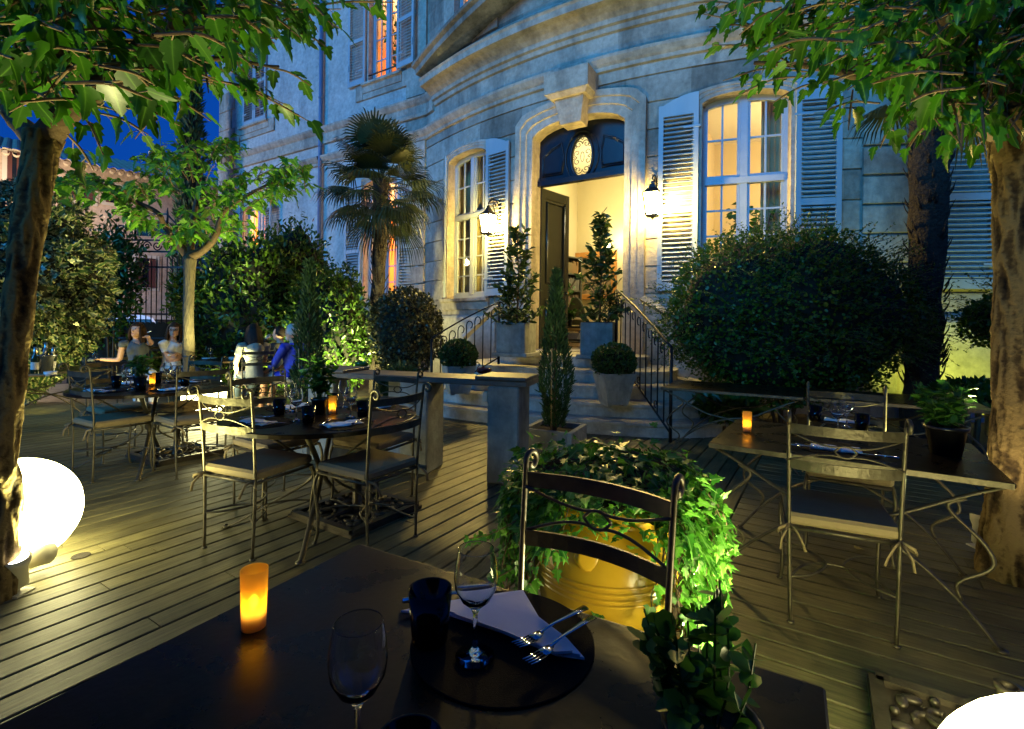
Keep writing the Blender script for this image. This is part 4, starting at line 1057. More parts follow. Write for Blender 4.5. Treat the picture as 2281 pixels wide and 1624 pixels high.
def glass3():
    m, nt, b = nodes_of('mat_crystal_glass'); nt.nodes.remove(b); g = nt.nodes.new('ShaderNodeBsdfGlass'); g.inputs['Roughness'].default_value = .0; g.inputs['IOR'].default_value = 1.46; g.inputs['Color'].default_value = (.98, .99, .985, 1)
    nt.links.new(g.outputs[0], nt.nodes['Material Output'].inputs['Surface']); return m
M['crystal'] = glass3()
def dark_glass():
    m, nt, b = nodes_of('mat_smoked_glass'); b.inputs["Base Color"].default_value = (.004, .0035, .003, 1); b.inputs["Roughness"].default_value = .06
    t = nt.nodes.new("ShaderNodeBsdfTransparent"); t.inputs[0].default_value = (.16, .14, .10, 1)
    ms = nt.nodes.new("ShaderNodeMixShader"); ms.inputs[0].default_value = .45; nt.links.new(b.outputs[0], ms.inputs[1]); nt.links.new(t.outputs[0], ms.inputs[2])
    nt.links.new(ms.outputs[0], nt.nodes["Material Output"].inputs["Surface"]); return m
M['smoke'] = dark_glass()
WG = []; TB = []; PROTO = {}
def inst(key, builder, material, name, label, cat, loc, rz, group, part=None):
    if key not in PROTO:
        o_ = builder().build(name, material); PROTO[key] = o_
    else:
        o_ = PROTO[key].copy(); COL.objects.link(o_)
    o_.location = loc; o_.rotation_euler = (0, 0, rz); return tag(o_, label, cat, group)
def tumbler_mesh():
    s = MB(); s.lathe([(.001, .012), (.030, .012), (.038, .098), (.041, .100), (.033, .004), (.030, .0), (.001, .0)][::-1], 24); return s
def mat_mesh():
    s = MB(); s.lathe([(.001, .0022), (.172, .0022), (.1735, .001), (.1735, 0), (.001, 0)], 48, None, False); return s
def napkin_mesh():
    s = MB(); n = 10; vs = []; rg = random.Random(5)
    for j in range(5):
        for i in range(n + 1):
            x = -.11 + .22 * i / n; y = -.055 + .11 * j / 4
            vs.append((x * (1 - .12 * j / 4), y + .01 * math.sin(i * .9), .006 + .006 * math.sin(i * 1.1 + j) * (1 if 0 < j < 4 else .4) + .006 * (1 - abs(j - 2) / 2)))
    k = len(vs); vs += [(x, y, 0.0005) for x, y, z in vs]
    fs = [(j * (n + 1) + i, j * (n + 1) + i + 1, (j + 1) * (n + 1) + i + 1, (j + 1) * (n + 1) + i) for j in range(4) for i in range(n)]
    ring_ = [i for i in range(n + 1)] + [(j) * (n + 1) + n for j in range(1, 5)] + [4 * (n + 1) + i for i in range(n - 1, -1, -1)] + [j * (n + 1) for j in range(3, 0, -1)]
    fs += [(a, b, b + k, a + k) for a, b in zip(ring_, ring_[1:] + ring_[:1])]
    s.add(vs, fs, None, True)
    return s
def fork_mesh():
    s = MB(); L = .19
    s.tube([(0, -.095, .004), (0, -.06, .006), (0, 0, .009), (0, .035, .006)], [.009, .006, .0035, .004], 6, flat=(.35, 1))
    s.tube([(0, .03, .006), (0, .045, .004), (0, .058, .004)], [.005, .011, .012], 8, flat=(.25, 1))
    for x in (-.0095, -.0032, .0032, .0095): s.tube([(x, .056, .004), (x, .08, .005), (x, .098, .009)], [.0018, .0018, .001], 5)
    return s
def knife_mesh():
    s = MB(); s.tube([(0, -.105, .005), (0, -.06, .006), (0, -.012, .006)], [.009, .0085, .006], 6, flat=(.6, 1))
    s.tube([(0, -.014, .006), (0, .02, .005), (.001, .07, .004), (.003, .108, .003)], [.006, .0095, .009, .002], 6, flat=(.18, 1)); return s
def candle(label, loc, group='orange glass candle holders'):
    if 'candle' not in PROTO:
        t = thing('candle_holder', label, 'candle', loc, 0, group); PROTO['candle'] = t; t.scale = (.78, .78, .88)
        m_, nt, b = nodes_of('mat_frosted_orange'); nt.nodes.remove(b)
        tc = nt.nodes.new("ShaderNodeTexCoord"); sp = nt.nodes.new("ShaderNodeSeparateXYZ"); nt.links.new(tc.outputs["Object"], sp.inputs[0])
        r = nt.nodes.new("ShaderNodeValToRGB"); r.color_ramp.elements[0].position = .025; r.color_ramp.elements[0].color = (.85, .70, .42, 1); r.color_ramp.elements[1].position = .055; r.color_ramp.elements[1].color = (1.0, .76, .15, 1)
        nt.links.new(sp.outputs[2], r.inputs[0])
        d = nt.nodes.new("ShaderNodeBsdfDiffuse"); tr = nt.nodes.new("ShaderNodeBsdfTranslucent"); nt.links.new(r.outputs[0], d.inputs[0]); nt.links.new(r.outputs[0], tr.inputs[0])
        x = nt.nodes.new("ShaderNodeMixShader"); x.inputs[0].default_value = .55; nt.links.new(d.outputs[0], x.inputs[1]); nt.links.new(tr.outputs[0], x.inputs[2])
        tp = nt.nodes.new("ShaderNodeBsdfTransparent"); tp.inputs[0].default_value = (1, .62, .15, 1); x2 = nt.nodes.new("ShaderNodeMixShader"); x2.inputs[0].default_value = .22; nt.links.new(x.outputs[0], x2.inputs[1]); nt.links.new(tp.outputs[0], x2.inputs[2]); nt.links.new(x2.outputs[0], nt.nodes["Material Output"].inputs[0])
        s = MB(); s.lathe([(.001, .004), (.026, .004), (.030, .128), (.0325, .130), (.0285, .0), (.001, 0)][::-1], 28); s.build('glass', m_, t)
        s = MB(); s.lathe([(.001, .036), (.019, .036), (.019, .006)], 14); s.build('wax', mat('mat_wax', (.8, .72, .5), None, rough=.5), t)
        s = MB(); s.ball((0, 0, .056), .010, 10, sc3=(1, 1, 1.5)); s.build('flame', M['flame'], t)
    else: t = dup(PROTO['candle'], loc, 0, label, group)
    return t
candle('lit orange glass candle holder alone on the near table', G(565, 1396, HT))
candle('lit orange glass candle holder on the middle round table', G(740, 921, HT))
candle('lit orange glass candle holder on the left round table', G(339, 860, HT))
candle('lit orange glass candle holder on the right rectangular table', G(1664, 961, HT))
def wg(p, label): inst('wg', wine_glass_mesh, M['crystal'], 'wine_glass', label, 'wine glass', p, random.random(), 'clear wine glasses')
def tb(p, label): inst('tb', tumbler_mesh, M['smoke'], 'tumbler', label, 'tumbler', p, random.random(), 'smoked dark tumblers')
def pm(p, label): inst('pm', mat_mesh, M['mat'], 'placemat', label, 'placemat', p, 0, 'round black placemats')
def nk(p, rz, label): inst('nk', napkin_mesh, M['napkin'], 'napkin', label, 'napkin', p, rz, 'folded white napkins')
def fk(p, rz, label): inst('fk', fork_mesh, M['cutlery'], 'fork', label, 'fork', p, rz, 'forks')
def kn(p, rz, label): inst('kn', knife_mesh, M['cutlery'], 'knife', label, 'knife', p, rz, 'knives')
def setting(c, ch_pos, where, glass=True, tumb=True):
    c = Vector((c.x, c.y)); d = (c - Vector(ch_pos)).normalized(); p = c - d * .385; r = Vector((d.y, -d.x)); rz = yaw(d.x, d.y)
    P = lambda a, b, z: (p.x + r.x * a + d.x * b, p.y + r.y * a + d.y * b, HT + z)
    pm(P(0, 0, .0005), 'round black placemat at ' + where)
    nk(P(-.01, -.02, .0055), rz + R(8), 'folded white napkin on the placemat at ' + where)
    fk(P(-.10, .01, .019), rz + R(-35), 'fork leaning on the napkin at ' + where); kn(P(.09, -.015, .012), rz + R(-40), 'knife crossing the napkin at ' + where)
    wg(P(.10, .155, .005), 'wine glass at ' + where); tb(P(.19, .185, .001), 'dark tumbler at ' + where)
tb2 = 'of the middle round table'; tb1 = 'of the left round table'
setting(T2c, (-1.60, 2.82), 'the near left place ' + tb2); setting(T2c, (-.86, 2.78), 'the near right place ' + tb2)
setting(T2c, (-1.85, 3.75), 'the far left place ' + tb2); setting(T2c, (-.80, 3.85), 'the far right place ' + tb2)
setting(T1, (-3.55, 3.95), 'the near left place ' + tb1); setting(T1, (-2.75, 4.25), 'the near right place ' + tb1)
setting(T1, (-3.95, 4.95), 'the far left place ' + tb1); setting(T1, (-3.1, 5.2), 'the far right place ' + tb1)
# right table
q = G(1870, 1003, HT); d = Vector((.43, .90)); rr_ = Vector((.9, -.43))
pm((q.x, q.y, HT + .0005), 'round black placemat at the near place of the right rectangular table')
nk((q.x - .02, q.y + .0, HT + .0055), rz3 + R(4), 'folded white napkin seen through the chair back on the right rectangular table')
e = G(1805, 1003, HT); fk((e.x, e.y, HT + .012), rz3 + R(92), 'fork standing out left of the napkin on the right rectangular table')
e = G(1822, 1004, HT); fk((e.x, e.y, HT + .012), rz3 + R(86), 'second fork from the left beside the napkin on the right rectangular table')
e = G(1940, 1018, HT); kn((e.x, e.y, HT + .006), rz3 + R(92), 'knife right of the napkin on the right rectangular table')
wg(G(1866, 968, HT), 'nearer of the two wine glasses on the right rectangular table'); wg(G(1886, 952, HT), 'farther of the two wine glasses on the right rectangular table')
tb(G(1920, 960, HT), 'dark tumbler right of the two wine glasses on the right rectangular table'); tb(G(1815, 938, HT), 'dark tumbler left of the wine glasses on the right rectangular table')
q = G(1880, 940, HT); pm((q.x, q.y, HT + .0005), 'round black placemat at the far place of the right rectangular table'); nk((q.x, q.y, HT + .0055), rz3, 'folded white napkin at the far place of the right rectangular table')
# near table
q = G(1120, 1425, HT); pm((q.x, q.y, HT + .0005), 'large round black placemat on the near table')
wg(G(1058, 1464, HT + .0045), 'wine glass standing on the placemat of the near table'); wg((-.203, .675, HT), 'wine glass at the lower edge, left of the placemat on the near table')
tb(G(957, 1428, HT + .005), 'dark tumbler behind the wine glass on the placemat of the near table'); tb((-.118, .60, HT), 'dark tumbler at the bottom edge of the near table')
s = MB(); zz = HT + .006
def lay(px, z, th):
    b = [G(u, v, z) for u, v in px]; n = len(b); s.add([tuple(p) for p in b] + [(p.x, p.y, z + th) for p in b], [tuple(range(n - 1, -1, -1)), tuple(range(n, 2 * n))] + [(i, (i + 1) % n, n + (i + 1) % n, n + i) for i in range(n)])
lay([(893, 1364), (1000, 1372), (1120, 1412), (1240, 1462), (1302, 1470), (1262, 1425), (1200, 1378), (1165, 1318), (1130, 1322), (985, 1344)], zz, .004)
lay([(1000, 1366), (1120, 1405), (1238, 1455), (1292, 1464), (1240, 1412), (1185, 1372), (1160, 1322), (1020, 1345)], zz + .0045, .005)
lay([(1010, 1372), (1120, 1410), (1235, 1458), (1275, 1455), (1130, 1386), (1050, 1372)], zz + .010, .005)
tag(s.build('napkin', M['napkin']), 'white napkin folded to a point on the placemat of the near table', 'napkin', 'folded white napkins')
def near_fork(p0, p1, label):
    a = G(*p0, zz + .02); b = G(*p1, zz + .02); c = (a + b) / 2; dd = a - b
    fk((c.x, c.y, zz + .018), yaw(dd.x, dd.y), label)
near_fork((1188, 1422), (1275, 1372), 'fork nearer the napkin middle, resting on the near table napkin'); near_fork((1212, 1455), (1290, 1398), 'fork nearer the napkin tip, resting on the near table napkin')
a = G(1005, 1322, HT + .01); kn((a.x, a.y, HT + .006), yaw(.9, .3), 'knife behind the tumbler on the placemat of the near table')
# herb pots
def herb(label, loc, r=.055, h=.10, ph=.2, pr=.09, n=220, T=OVAL, size=.045, seed=1, stems=14, group='herbs in black pots on the tables'):
    t = thing('herb_pot', label, 'potted herb', loc, seed, group)
    s = MB(); s.lathe([(.001, .003), (r * .72, .003), (r * .95, h * .86), (r * 1.04, h * .87), (r * 1.08, h), (r * .98, h), (r * .9, h * .86), (r * .7, 0), (.001, 0)][::-1], 20); s.build('pot', M['blackpot'], t)
    s = MB(); s.lathe([(r * .88, h * .84), (.001, h * .86)], 16); s.build('soil', M['soil'], t)
    rg = np.random.default_rng(seed); s = MB(); pos = []; tip = []
    for i in range(stems):
        a = rg.random() * 6.28; k = rg.random() ** .6; e = Vector((pr * k * math.cos(a), pr * k * math.sin(a), h + ph * (1.0 - .35 * k * rg.random() - .25 * rg.random()))); b = Vector((r * .4 * math.cos(a) * k, r * .4 * math.sin(a) * k, h * .8)); mdp = (b + e) / 2 + Vector((math.cos(a), math.sin(a), 0)) * .01
        pth = catmull([b, mdp, e], 4); s.tube(pth, .0022 if r > .06 or r < .058 else .0013, 4, cap=False)
        for j in range(n // stems):
            q = .25 + .75 * rg.random(); p = pth[min(len(pth) - 1, int(q * (len(pth) - 1)))]; aa = rg.random() * 6.28; pos.append(p); tip.append((math.cos(aa), math.sin(aa), .3 + .4 * rg.normal()))
    s.build('stem', M['herb'], t); N = len(pos)
    leaf_field('foliage', T, pos, tip, rg.normal(size=(N, 3)) * .5 + np.array([0, 0, 1.]), size * (.7 + .6 * rg.random(N)), M['herb'], t)
herb('herb with rounded fleshy leaves in a black pot at the corner of the near table', (.262, .635, HT), .060, .10, .17, .095, 230, ROUND, .026, 31, 18)
herb('leafy basil in a black pot on the middle round table', G(712, 922, HT), .055, .105, .30, .09, 330, OVAL, .055, 32, 18)
herb('leafy basil in a black pot on the left round table', G(312, 862, HT), .055, .10, .20, .08, 260, OVAL, .05, 33, 14)
herb('leafy mint in a large black pot at the right end of the right rectangular table', G(2106, 1012, HT), .085, .14, .22, .12, 420, OVAL, .05, 34, 22)
# wine bucket etc on service table
def atT(u, v, z=HT): return G(u, v, z)
t = thing('ice_bucket', 'steel ice bucket of bottles on the service table', 'ice bucket', atT(99, 832)); s = MB()
s.lathe([(.001, .003), (.085, .003), (.105, .20), (.112, .205), (.108, .21), (.098, .20), (.08, .012), (.001, .012)][::-1], 24); s.build('bucket', mat('mat_brushed_steel', (.62, .60, .55), (.7, .68, .64), 30, .25, 1), t)
s = MB()
for i in range(5): s.box((-.07 + .028 * i, -.0985 + .006 * abs(i - 2), .115), (.012, .003, .02)); 
s.build('lettering', M['black'], t)
bg = mat('mat_bottle_green', (.012, .03, .012), None, rough=.08); lab = mat('mat_bottle_label', (.7, .68, .6), None, rough=.7); foil = mat('mat_foil', (.55, .53, .5), None, rough=.3, metal=1)
def bottle(label, loc, h=.30, tilt=0, group=None):
    t = thing('wine_bottle', label, 'bottle', loc, 0, group); t.rotation_euler = (0, tilt, 0)
    s = MB(); s.lathe([(.001, 0), (.036, .002), (.037, .01), (.037, h * .58), (.030, h * .66), (.015, h * .75), (.0135, h * .98), (.001, h)], 16); s.build('bottle_body', bg, t)
    s = MB(); s.lathe([(.0376, h * .18), (.0376, h * .45)], 16); s.build('paper_label', lab, t)
    s = MB(); s.lathe([(.0158, h * .80), (.0148, h * 1.0), (.001, h * 1.004)], 12); s.build('foil', foil, t)
b0 = atT(99, 832)
bottle('dark wine bottle standing left of the ice bucket', atT(78, 834))
for i, (x, y, hh, lb) in enumerate([(-.05, -.02, .27, 'bottle leaning at the left in the ice bucket'), (-.015, .04, .33, 'tallest bottle in the ice bucket'), (.02, -.03, .27, 'bottle in the front middle of the ice bucket'), (.05, .02, .28, 'bottle leaning at the right in the ice bucket')]):
    bottle(lb, (b0.x + x, b0.y + y, HT + .013), hh, R(-6 + i * 4), 'bottles in the ice bucket')
def simple(name, mb, m_, label, cat, loc, rz=0, group=None):
    o_ = mb.build(name, m_); o_.location = loc; o_.rotation_euler = (0, 0, rz); return tag(o_, label, cat, group)
s = MB(); s.lathe([(.001, .003), (.05, .003), (.056, .05), (.052, .05), (.046, .01), (.001, .01)], 18); simple('china_bowl', s, M['white'], 'small white china bowl right of the ice bucket', 'bowl', atT(112, 838))
s = MB(); s.box((0, 0, .008), (.10, .07, .014), bev=.004); simple('cork_tray', s, M['steel_dark'], 'small tray lying beside the white bowl on the service table', 'tray', atT(124, 838), .4)
s = MB(); s.box((0, 0, .012), (.24, .17, .02), rz=.1, bev=.008); simple('cloth', s, M['cushion'], 'beige folded cloth at the near end of the service table', 'cloth', atT(63, 840), R(58))
# guests' table
def on7(x, y): return (T7.x + x, T7.y + y, HT)
for i, (x, y, lb) in enumerate([(-.30, -.30, 'leftmost wine glass on the table of the guests'), (.0, .02, 'wine glass in front of the older guest'), (.34, -.28, 'wine glass beside the woman in the grey vest')]): wg(on7(x, y), lb)
s = MB(); s.lathe([(.001, .003), (.03, .003), (.036, .075), (.033, .075), (.028, .01), (.001, .01)], 18); simple('china_cup', s, M['white'], 'white cup on the table of the guests', 'cup', on7(.17, -.12))
s = MB(); s.lathe([(.001, .003), (.05, .003), (.07, .02), (.066, .021), (.048, .008), (.001, .008)], 20); simple('china_dish', s, M['white'], 'low white dish beside the cup on the table of the guests', 'dish', on7(.05, -.25))
s = MB(); s.box((0, 0, .02), (.12, .07, .035), bev=.006); simple('sugar_box', s, M['white'], 'white sugar holder on the table of the guests', 'holder', on7(-.04, -.12), .3)
s = MB(); s.lathe([(.001, .002), (.10, .006), (.115, .018), (.10, .01), (.001, .006)], 24); simple('china_plate', s, M['white'], 'white plate at the left edge of the table of the guests', 'plate', on7(-.42, -.12))

# ------------------------------------------------------------------ globe lamps, parasol bases, spotlights, deck fittings
def globe(label, c, r=.275):
    t = thing('globe_lamp', label, 'lamp', (c[0], c[1], 0), 0, 'glowing white globe lamps')
    s = MB(); s.ball((0, 0, r + .012), r, 26); s.build('globe', M['globe'], t)
    s = MB(); s.lathe([(.11, 0), (.11, .012), (.09, .02), (.05, .022)], 20, cap0=True); s.build('base', M['white'], t)
globe('glowing white globe lamp behind the left tree trunk', (-2.60, 2.62)); globe('glowing white globe lamp at the foot of the slim tree between the round tables', (-4.15, 6.75)); globe('glowing white globe lamp cut by the lower right corner', (1.13, .93))
def parasol_base(label, loc, rz):
    t = thing('parasol_base', label, 'parasol base', loc, rz, 'ornate cast iron parasol bases')
    s = MB(); w = .62; s.box((0, 0, .012), (w, w, .022))
    for i in range(4):
        Mx = Matrix.Rotation(i * math.pi / 2, 4, 'Z'); s.box((0, w / 2 - .025, .03), (w - .05, .045, .03), Mx)
        for sx in (-1, 1):
            s.tube([(sx * .03 + x, .17 + y, .034) for x, y in spiral(sx * .085, 0, .075, .02, math.pi if sx > 0 else 0, math.pi * 2.6 if sx > 0 else -math.pi * 1.6, 16)], .012, 5, Mx)
            s.ball((sx * .05, .235, .035), .022, 6, Mx, (1, 1.6, .7)); s.ball((sx * .19, .22, .035), .02, 6, Mx, (1.6, 1, .7)); s.ball((sx * .125, .245, .035), .016, 6, Mx)
        s.tube([(0, .05, .04), (0, .13, .036), (0, .26, .034)], [.025, .014, .02], 6, Mx)
    s.build('base_plate', M['steel_dark'], t)
    s = MB(); s.lathe([(.06, .02), (.05, .05), (.032, .06), (.028, .27), (.034, .275), (.034, .29), (.02, .29)], 14); s.build('tube_socket', M['steel_dark'], t)
parasol_base('cast iron parasol base under the left round table', (-3.25, 4.85, 0), R(-32)); parasol_base('cast iron parasol base under the middle round table', (-1.05, 3.42, 0), R(-32)); parasol_base('cast iron parasol base next to the globe lamp in the lower right', (1.43, 1.42, 0), R(-32))
def spot_fixture(label, loc, aim, big=False):
    t = thing('garden_spotlight', label, 'spotlight', loc, 0, 'garden uplights at the tree trunks')
    s = MB(); T = Matrix.Translation((0, 0, .12)) @ Vector(aim).to_track_quat('Z', 'Y').to_matrix().to_4x4()
    s.lathe([(.02, -.10), (.035, -.09), (.038, .0), (.052, .03), (.055, .06), (.045, .06)], 16, T, cap0=True); s.tube([(0, 0, 0), (0, 0, .07)], .012, 6); s.box((0, 0, .004), (.09, .09, .008)); s.build('housing', M['cream'] if not big else M['black'], t)
    s = MB(); s.lathe([(.001, .064), (.044, .060)], 16, T); s.build('lens', M['lens'], t)
    return t
sl = G(38, 1322, 0); sr = G(2192, 1240, 0)
spot_fixture('bright uplight on the deck at the foot of the left tree', (sl.x, sl.y, 0), (.12, -.25, 1)); spot_fixture('uplight in a white housing left of the right tree trunk', (sr.x - .02, sr.y, .05), (.3, .2, 1))
q = G(2270, 1278, .2); spot_fixture('dark floodlight housing at the right edge in front of the right tree trunk', (q.x + .05, q.y - .1, .05), (.2, .3, 1), True)
q = G(62, 1275, 0); s = MB(); s.lathe([(.05, .0), (.06, .02), (.06, .10), (.04, .12), (.001, .12)], 14, Matrix.Translation((0, 0, .05)) @ Matrix.Rotation(R(75), 4, 'Y')); simple('junction_box', s, M['cream'], 'round cream junction box at the base of the left tree', 'junction box', (q.x, q.y, .03))
q = G(180, 1239, .0); s = MB(); s.lathe([(.001, .003), (.035, .003), (.042, .005), (.044, .001)], 20); simple('deck_cap', s, M['soil'], 'small dark round cap set in the deck near the left globe', 'cap', (q.x, q.y, 0))
# ------------------------------------------------------------------ trees
def bark_trunk(path, radii, mat_, parent, seed, name='trunk', n=18, ridge=.10, branches=(), fine=8):
    s = MB(); P = catmull(path, fine); N = len(P); rr = np.interp(np.linspace(0, 1, N), np.linspace(0, 1, len(radii)), radii)
    s.tube(P, list(rr), n)
    RD = []
    for i, p in enumerate(P):
        for k in range(n):
            v = s.v[i * n + k]; d = v - p; q_ = mnoise.noise(Vector((v.x * 13 + seed, v.y * 13, v.z * 2.6))) if fine == 8 else .55 - 1.9 * abs(mnoise.noise(Vector((v.x * 24 + seed, v.y * 24, v.z * 4.2)))) + .35 * mnoise.noise(Vector((v.x * 60, v.y * 60, v.z * 22)))
            RD.append(q_); f = 1 + ridge * q_ + ridge * .7 * mnoise.noise(Vector((v.x * 5, v.y * 5 + seed, v.z * 3)))
            s.v[i * n + k] = p + d * f
    for (pp, rad) in branches:
        q = catmull(pp, 6); r2 = list(np.interp(np.linspace(0, 1, len(q)), np.linspace(0, 1, len(rad)), rad)); b = len(s.v); s.tube(q, r2, 10)
        for i in range(b, len(s.v)):
            v = s.v[i]; s.v[i] = v + Vector((mnoise.noise(v * 9), mnoise.noise(v * 9 + Vector((5, 0, 0))), mnoise.noise(v * 9 + Vector((0, 7, 0))))) * .012
    o_ = s.build(name, mat_, parent)
    if fine > 8: at_ = o_.data.attributes.new('rdg', 'FLOAT', 'POINT'); at_.data.foreach_set('value', np.array([.5 + .55 * q for q in RD], np.float32))
    return o_
def shoots_crown(parent, shoots, T, lsize, material, seed, lpm=16, droop=.75, name='foliage', twigm='twig', pet=.35):
    """shoots: list of (start,end) points; leaves hang along each"""
    rg = np.random.default_rng(seed); s = MB(); pos = []; tip = []; nr = []
    for (a, b) in shoots:
        a = Vector(a); b = Vector(b); L = (b - a).length; mid = (a + b) / 2 + Vector((0, 0, .10 * L)); P = catmull([a, mid, b], 5)
        s.tube(P, [.010 * max(.5, L)] * 2 + [.006] * (len(P) - 4) + [.003] * 2, 5, cap=False)
        n = max(3, int(L * lpm)); d = (b - a).normalized(); sd = d.cross(Vector((0, 0, 1)))
        if sd.length < .1: sd = Vector((1, 0, 0))
        sd.normalize()
        for j in range(n):
            q = .18 + .82 * (j + rg.random() * .6) / n; p = P[min(len(P) - 1, int(q * (len(P) - 1)))]; sg = 1 if j % 2 else -1
            o = (sd * sg * (.6 + .4 * rg.random()) + d * .45 + Vector((rg.normal() * .3, rg.normal() * .3, rg.normal() * .25)))
            pe = p + o * lsize * pet
            tp = o * .7 + Vector((0, 0, -droop * (.5 + rg.random()))) + d * .25
            pos.append(pe); tip.append(tp); nr.append(Vector((o.x * .6 + rg.normal() * .35, o.y * .6 + rg.normal() * .35, .75)))
            s.tube([p, pe], .0022, 3, cap=False)
    s.build('twigs_or_shade_core', M[twigm], parent)
    N = len(pos); leaf_field(name, T, pos, tip, nr, lsize * (.6 + .65 * rg.random(N)), material, parent)
def umbrella_shoots(c, rad, n, seed, zlow=-.6, lmin=.35, lmax=.8, keep=None):
    rg = np.random.default_rng(seed); out = []
    while len(out) < n:
        d = rg.normal(size=3); d /= np.linalg.norm(d)
        if d[2] < zlow: continue
        k = .35 + .65 * rg.random() ** .6; e = Vector(c) + Vector(d * np.array(rad) * k); L = lmin + (lmax - lmin) * rg.random()
        dr = Vector((d[0], d[1], d[2] * .5 + rg.normal() * .25 + .15)).normalized(); a = e - dr * L
        if keep and not keep(e): continue
        out.append((a, e))
    return out
# left tree (trunk leans out of the picture at its foot)
tL = thing('plane_tree', 'big lobed leaf tree with leaning trunk and crown at the upper left', 'tree')
bl = G(-14, 1334, 0); fk_ = AT(98, 300, 2.50)
F0 = Vector((fk_.x, 2.50, fk_.z))
bA = [F0 + Vector((-.02, 0, -.05)), AT(160, 240, 2.5), AT(250, 175, 2.55), AT(330, 95, 2.6), AT(420, 30, 2.7), AT(480, -60, 2.8)]
bB = [AT(150, 235, 2.5), AT(150, 170, 2.45), AT(120, 110, 2.4), AT(140, 20, 2.3)]
bC = [F0 + Vector((-.03, .02, -.05)), AT(40, 270, 2.6), AT(-10, 210, 2.7), AT(-80, 140, 2.7)]
bD = [AT(250, 175, 2.55), AT(330, 150, 2.75), AT(470, 130, 3.1), AT(620, 150, 3.4)]
bark_trunk([bl - Vector((0, 0, .05)), bl + Vector((.02, .03, .45)), AT(8, 1015, 2.30), AT(28, 800, 2.35), AT(54, 560, 2.40), AT(78, 420, 2.46), F0], [.076, .058, .050, .051, .058, .062, .074], M['barkr'], tL, 3, n=64, ridge=.20, fine=26, branches=[])
s = bark_trunk(bA, [.070, .056, .052, .046, .040, .032], M['limb'], tL, 4, 'limb', 12, .06, [(bB, [.05, .042, .036, .03]), (bC, [.06, .045, .04, .03]), (bD, [.03, .022, .016, .01])])
rg = np.random.default_rng(5); sh = []
def px_shoot(u0, v0, Y0, u1, v1, Y1): sh.append((AT(u0, v0, Y0), AT(u1, v1, Y1)))
# hand placed hanging sprays that give the crown its outline
for a_ in [(330, 160, 2.6, 715, 285, 3.0), (420, 180, 2.7, 640, 235, 2.9), (470, 90, 2.8, 760, 20, 2.9), (560, 80, 2.9, 880, 5, 3.0), (300, 190, 2.5, 470, 270, 2.6), (210, 250, 2.4, 330, 300, 2.5), (180, 250, 2.5, 230, 345, 2.5),
           (150, 300, 2.4, 210, 380, 2.5), (280, 240, 2.5, 400, 280, 2.6), (60, 100, 2.0, 120, 200, 2.0), (20, 60, 1.9, 60, 210, 2.0), (380, 230, 2.6, 300, 310, 2.6), (500, 150, 2.8, 580, 220, 2.8), (600, 150, 3.0, 690, 190, 3.1), (350, 100, 2.7, 520, 60, 2.7), (640, 70, 3.0, 735, 110, 3.0)]: px_shoot(*a_)
for i in range(640):
    u1 = -250 + 1000 * rg.random() ** 1.05; lim = 250 - .30 * max(0, u1 - 330) - (60 if u1 > 620 else 0); v1 = -420 + (lim + 420) * rg.random() ** .75; Y = 1.75 + 2.3 * rg.random()
    if u1 > 540 and v1 > 120 and rg.random() < .5: continue
    L = 110 + 130 * rg.random(); an = rg.normal() * .6 + (.2 if u1 > 100 else math.pi - .2)
    px_shoot(u1 - L * math.cos(an), v1 - L * .4 * abs(math.sin(an)) - 20, Y - .15 * rg.normal(), u1, v1, Y)
shoots_crown(tL, sh, LOBED, .108, M['leaf'], 6, 15)
# right tree
tR = thing('plane_tree', 'big lobed leaf tree with thick rough trunk at the right edge', 'tree')
br = G(2262, 1285, 0); fr_ = AT(2262, 255, 2.62)
b1 = [fr_ + Vector((0, 0, -.1)), AT(2185, 265, 2.6), AT(2120, 215, 2.6), AT(2080, 190, 2.62), AT(1990, 190, 2.75), AT(1820, 150, 3.0), AT(1680, 140, 3.2)]
b2 = [fr_ + Vector((0, 0, -.05)), AT(2215, 190, 2.6), AT(2150, 140, 2.6), AT(2118, 30, 2.6), AT(2105, -80, 2.6)]
b3 = [fr_ + Vector((0, 0, -.05)), AT(2300, 140, 2.6), AT(2380, 40, 2.5)]
bark_trunk([br - Vector((0, 0, .05)), br + Vector((.0, 0, .35)), AT(2272, 900, 2.58), AT(2272, 600, 2.60), AT(2272, 400, 2.61), fr_], [.15, .125, .105, .10, .105, .125], M['barkr'], tR, 8, n=96, ridge=.15, fine=34)
bark_trunk(b1, [.085, .065, .05, .04, .028, .02, .012], M['limb'], tR, 9, 'limb', 12, .06, [(b2, [.09, .07, .06, .055, .045]), (b3, [.07, .05, .04])])
sh = []; rg = np.random.default_rng(15)
for a_ in [(1800, 140, 3.1, 1560, 30, 3.3), (1780, 150, 3.1, 1590, 100, 3.3), (1800, 160, 3.1, 1610, 180, 3.2), (1800, 170, 3.0, 1640, 215, 3.1), (1850, 180, 2.9, 1720, 230, 3.0), (1960, 230, 2.7, 1840, 245, 2.9), (2000, 250, 2.6, 1960, 330, 2.7), (2080, 260, 2.5, 2010, 350, 2.6), (2130, 270, 2.5, 2100, 350, 2.5), (1900, 200, 2.8, 1890, 290, 2.8), (2170, 250, 2.4, 2200, 330, 2.4), (1700, 40, 3.2, 1545, 5, 3.3), (1720, 80, 3.2, 1580, 60, 3.2)]: px_shoot(*a_)
for i in range(36):
    u1 = 2060 + 240 * rg.random(); v1 = 130 + 210 * rg.random(); Y = 2.2 + .22 * rg.random(); px_shoot(u1 + 90 * rg.normal(), v1 - 90 - 40 * rg.random(), Y + .1, u1, v1, Y)
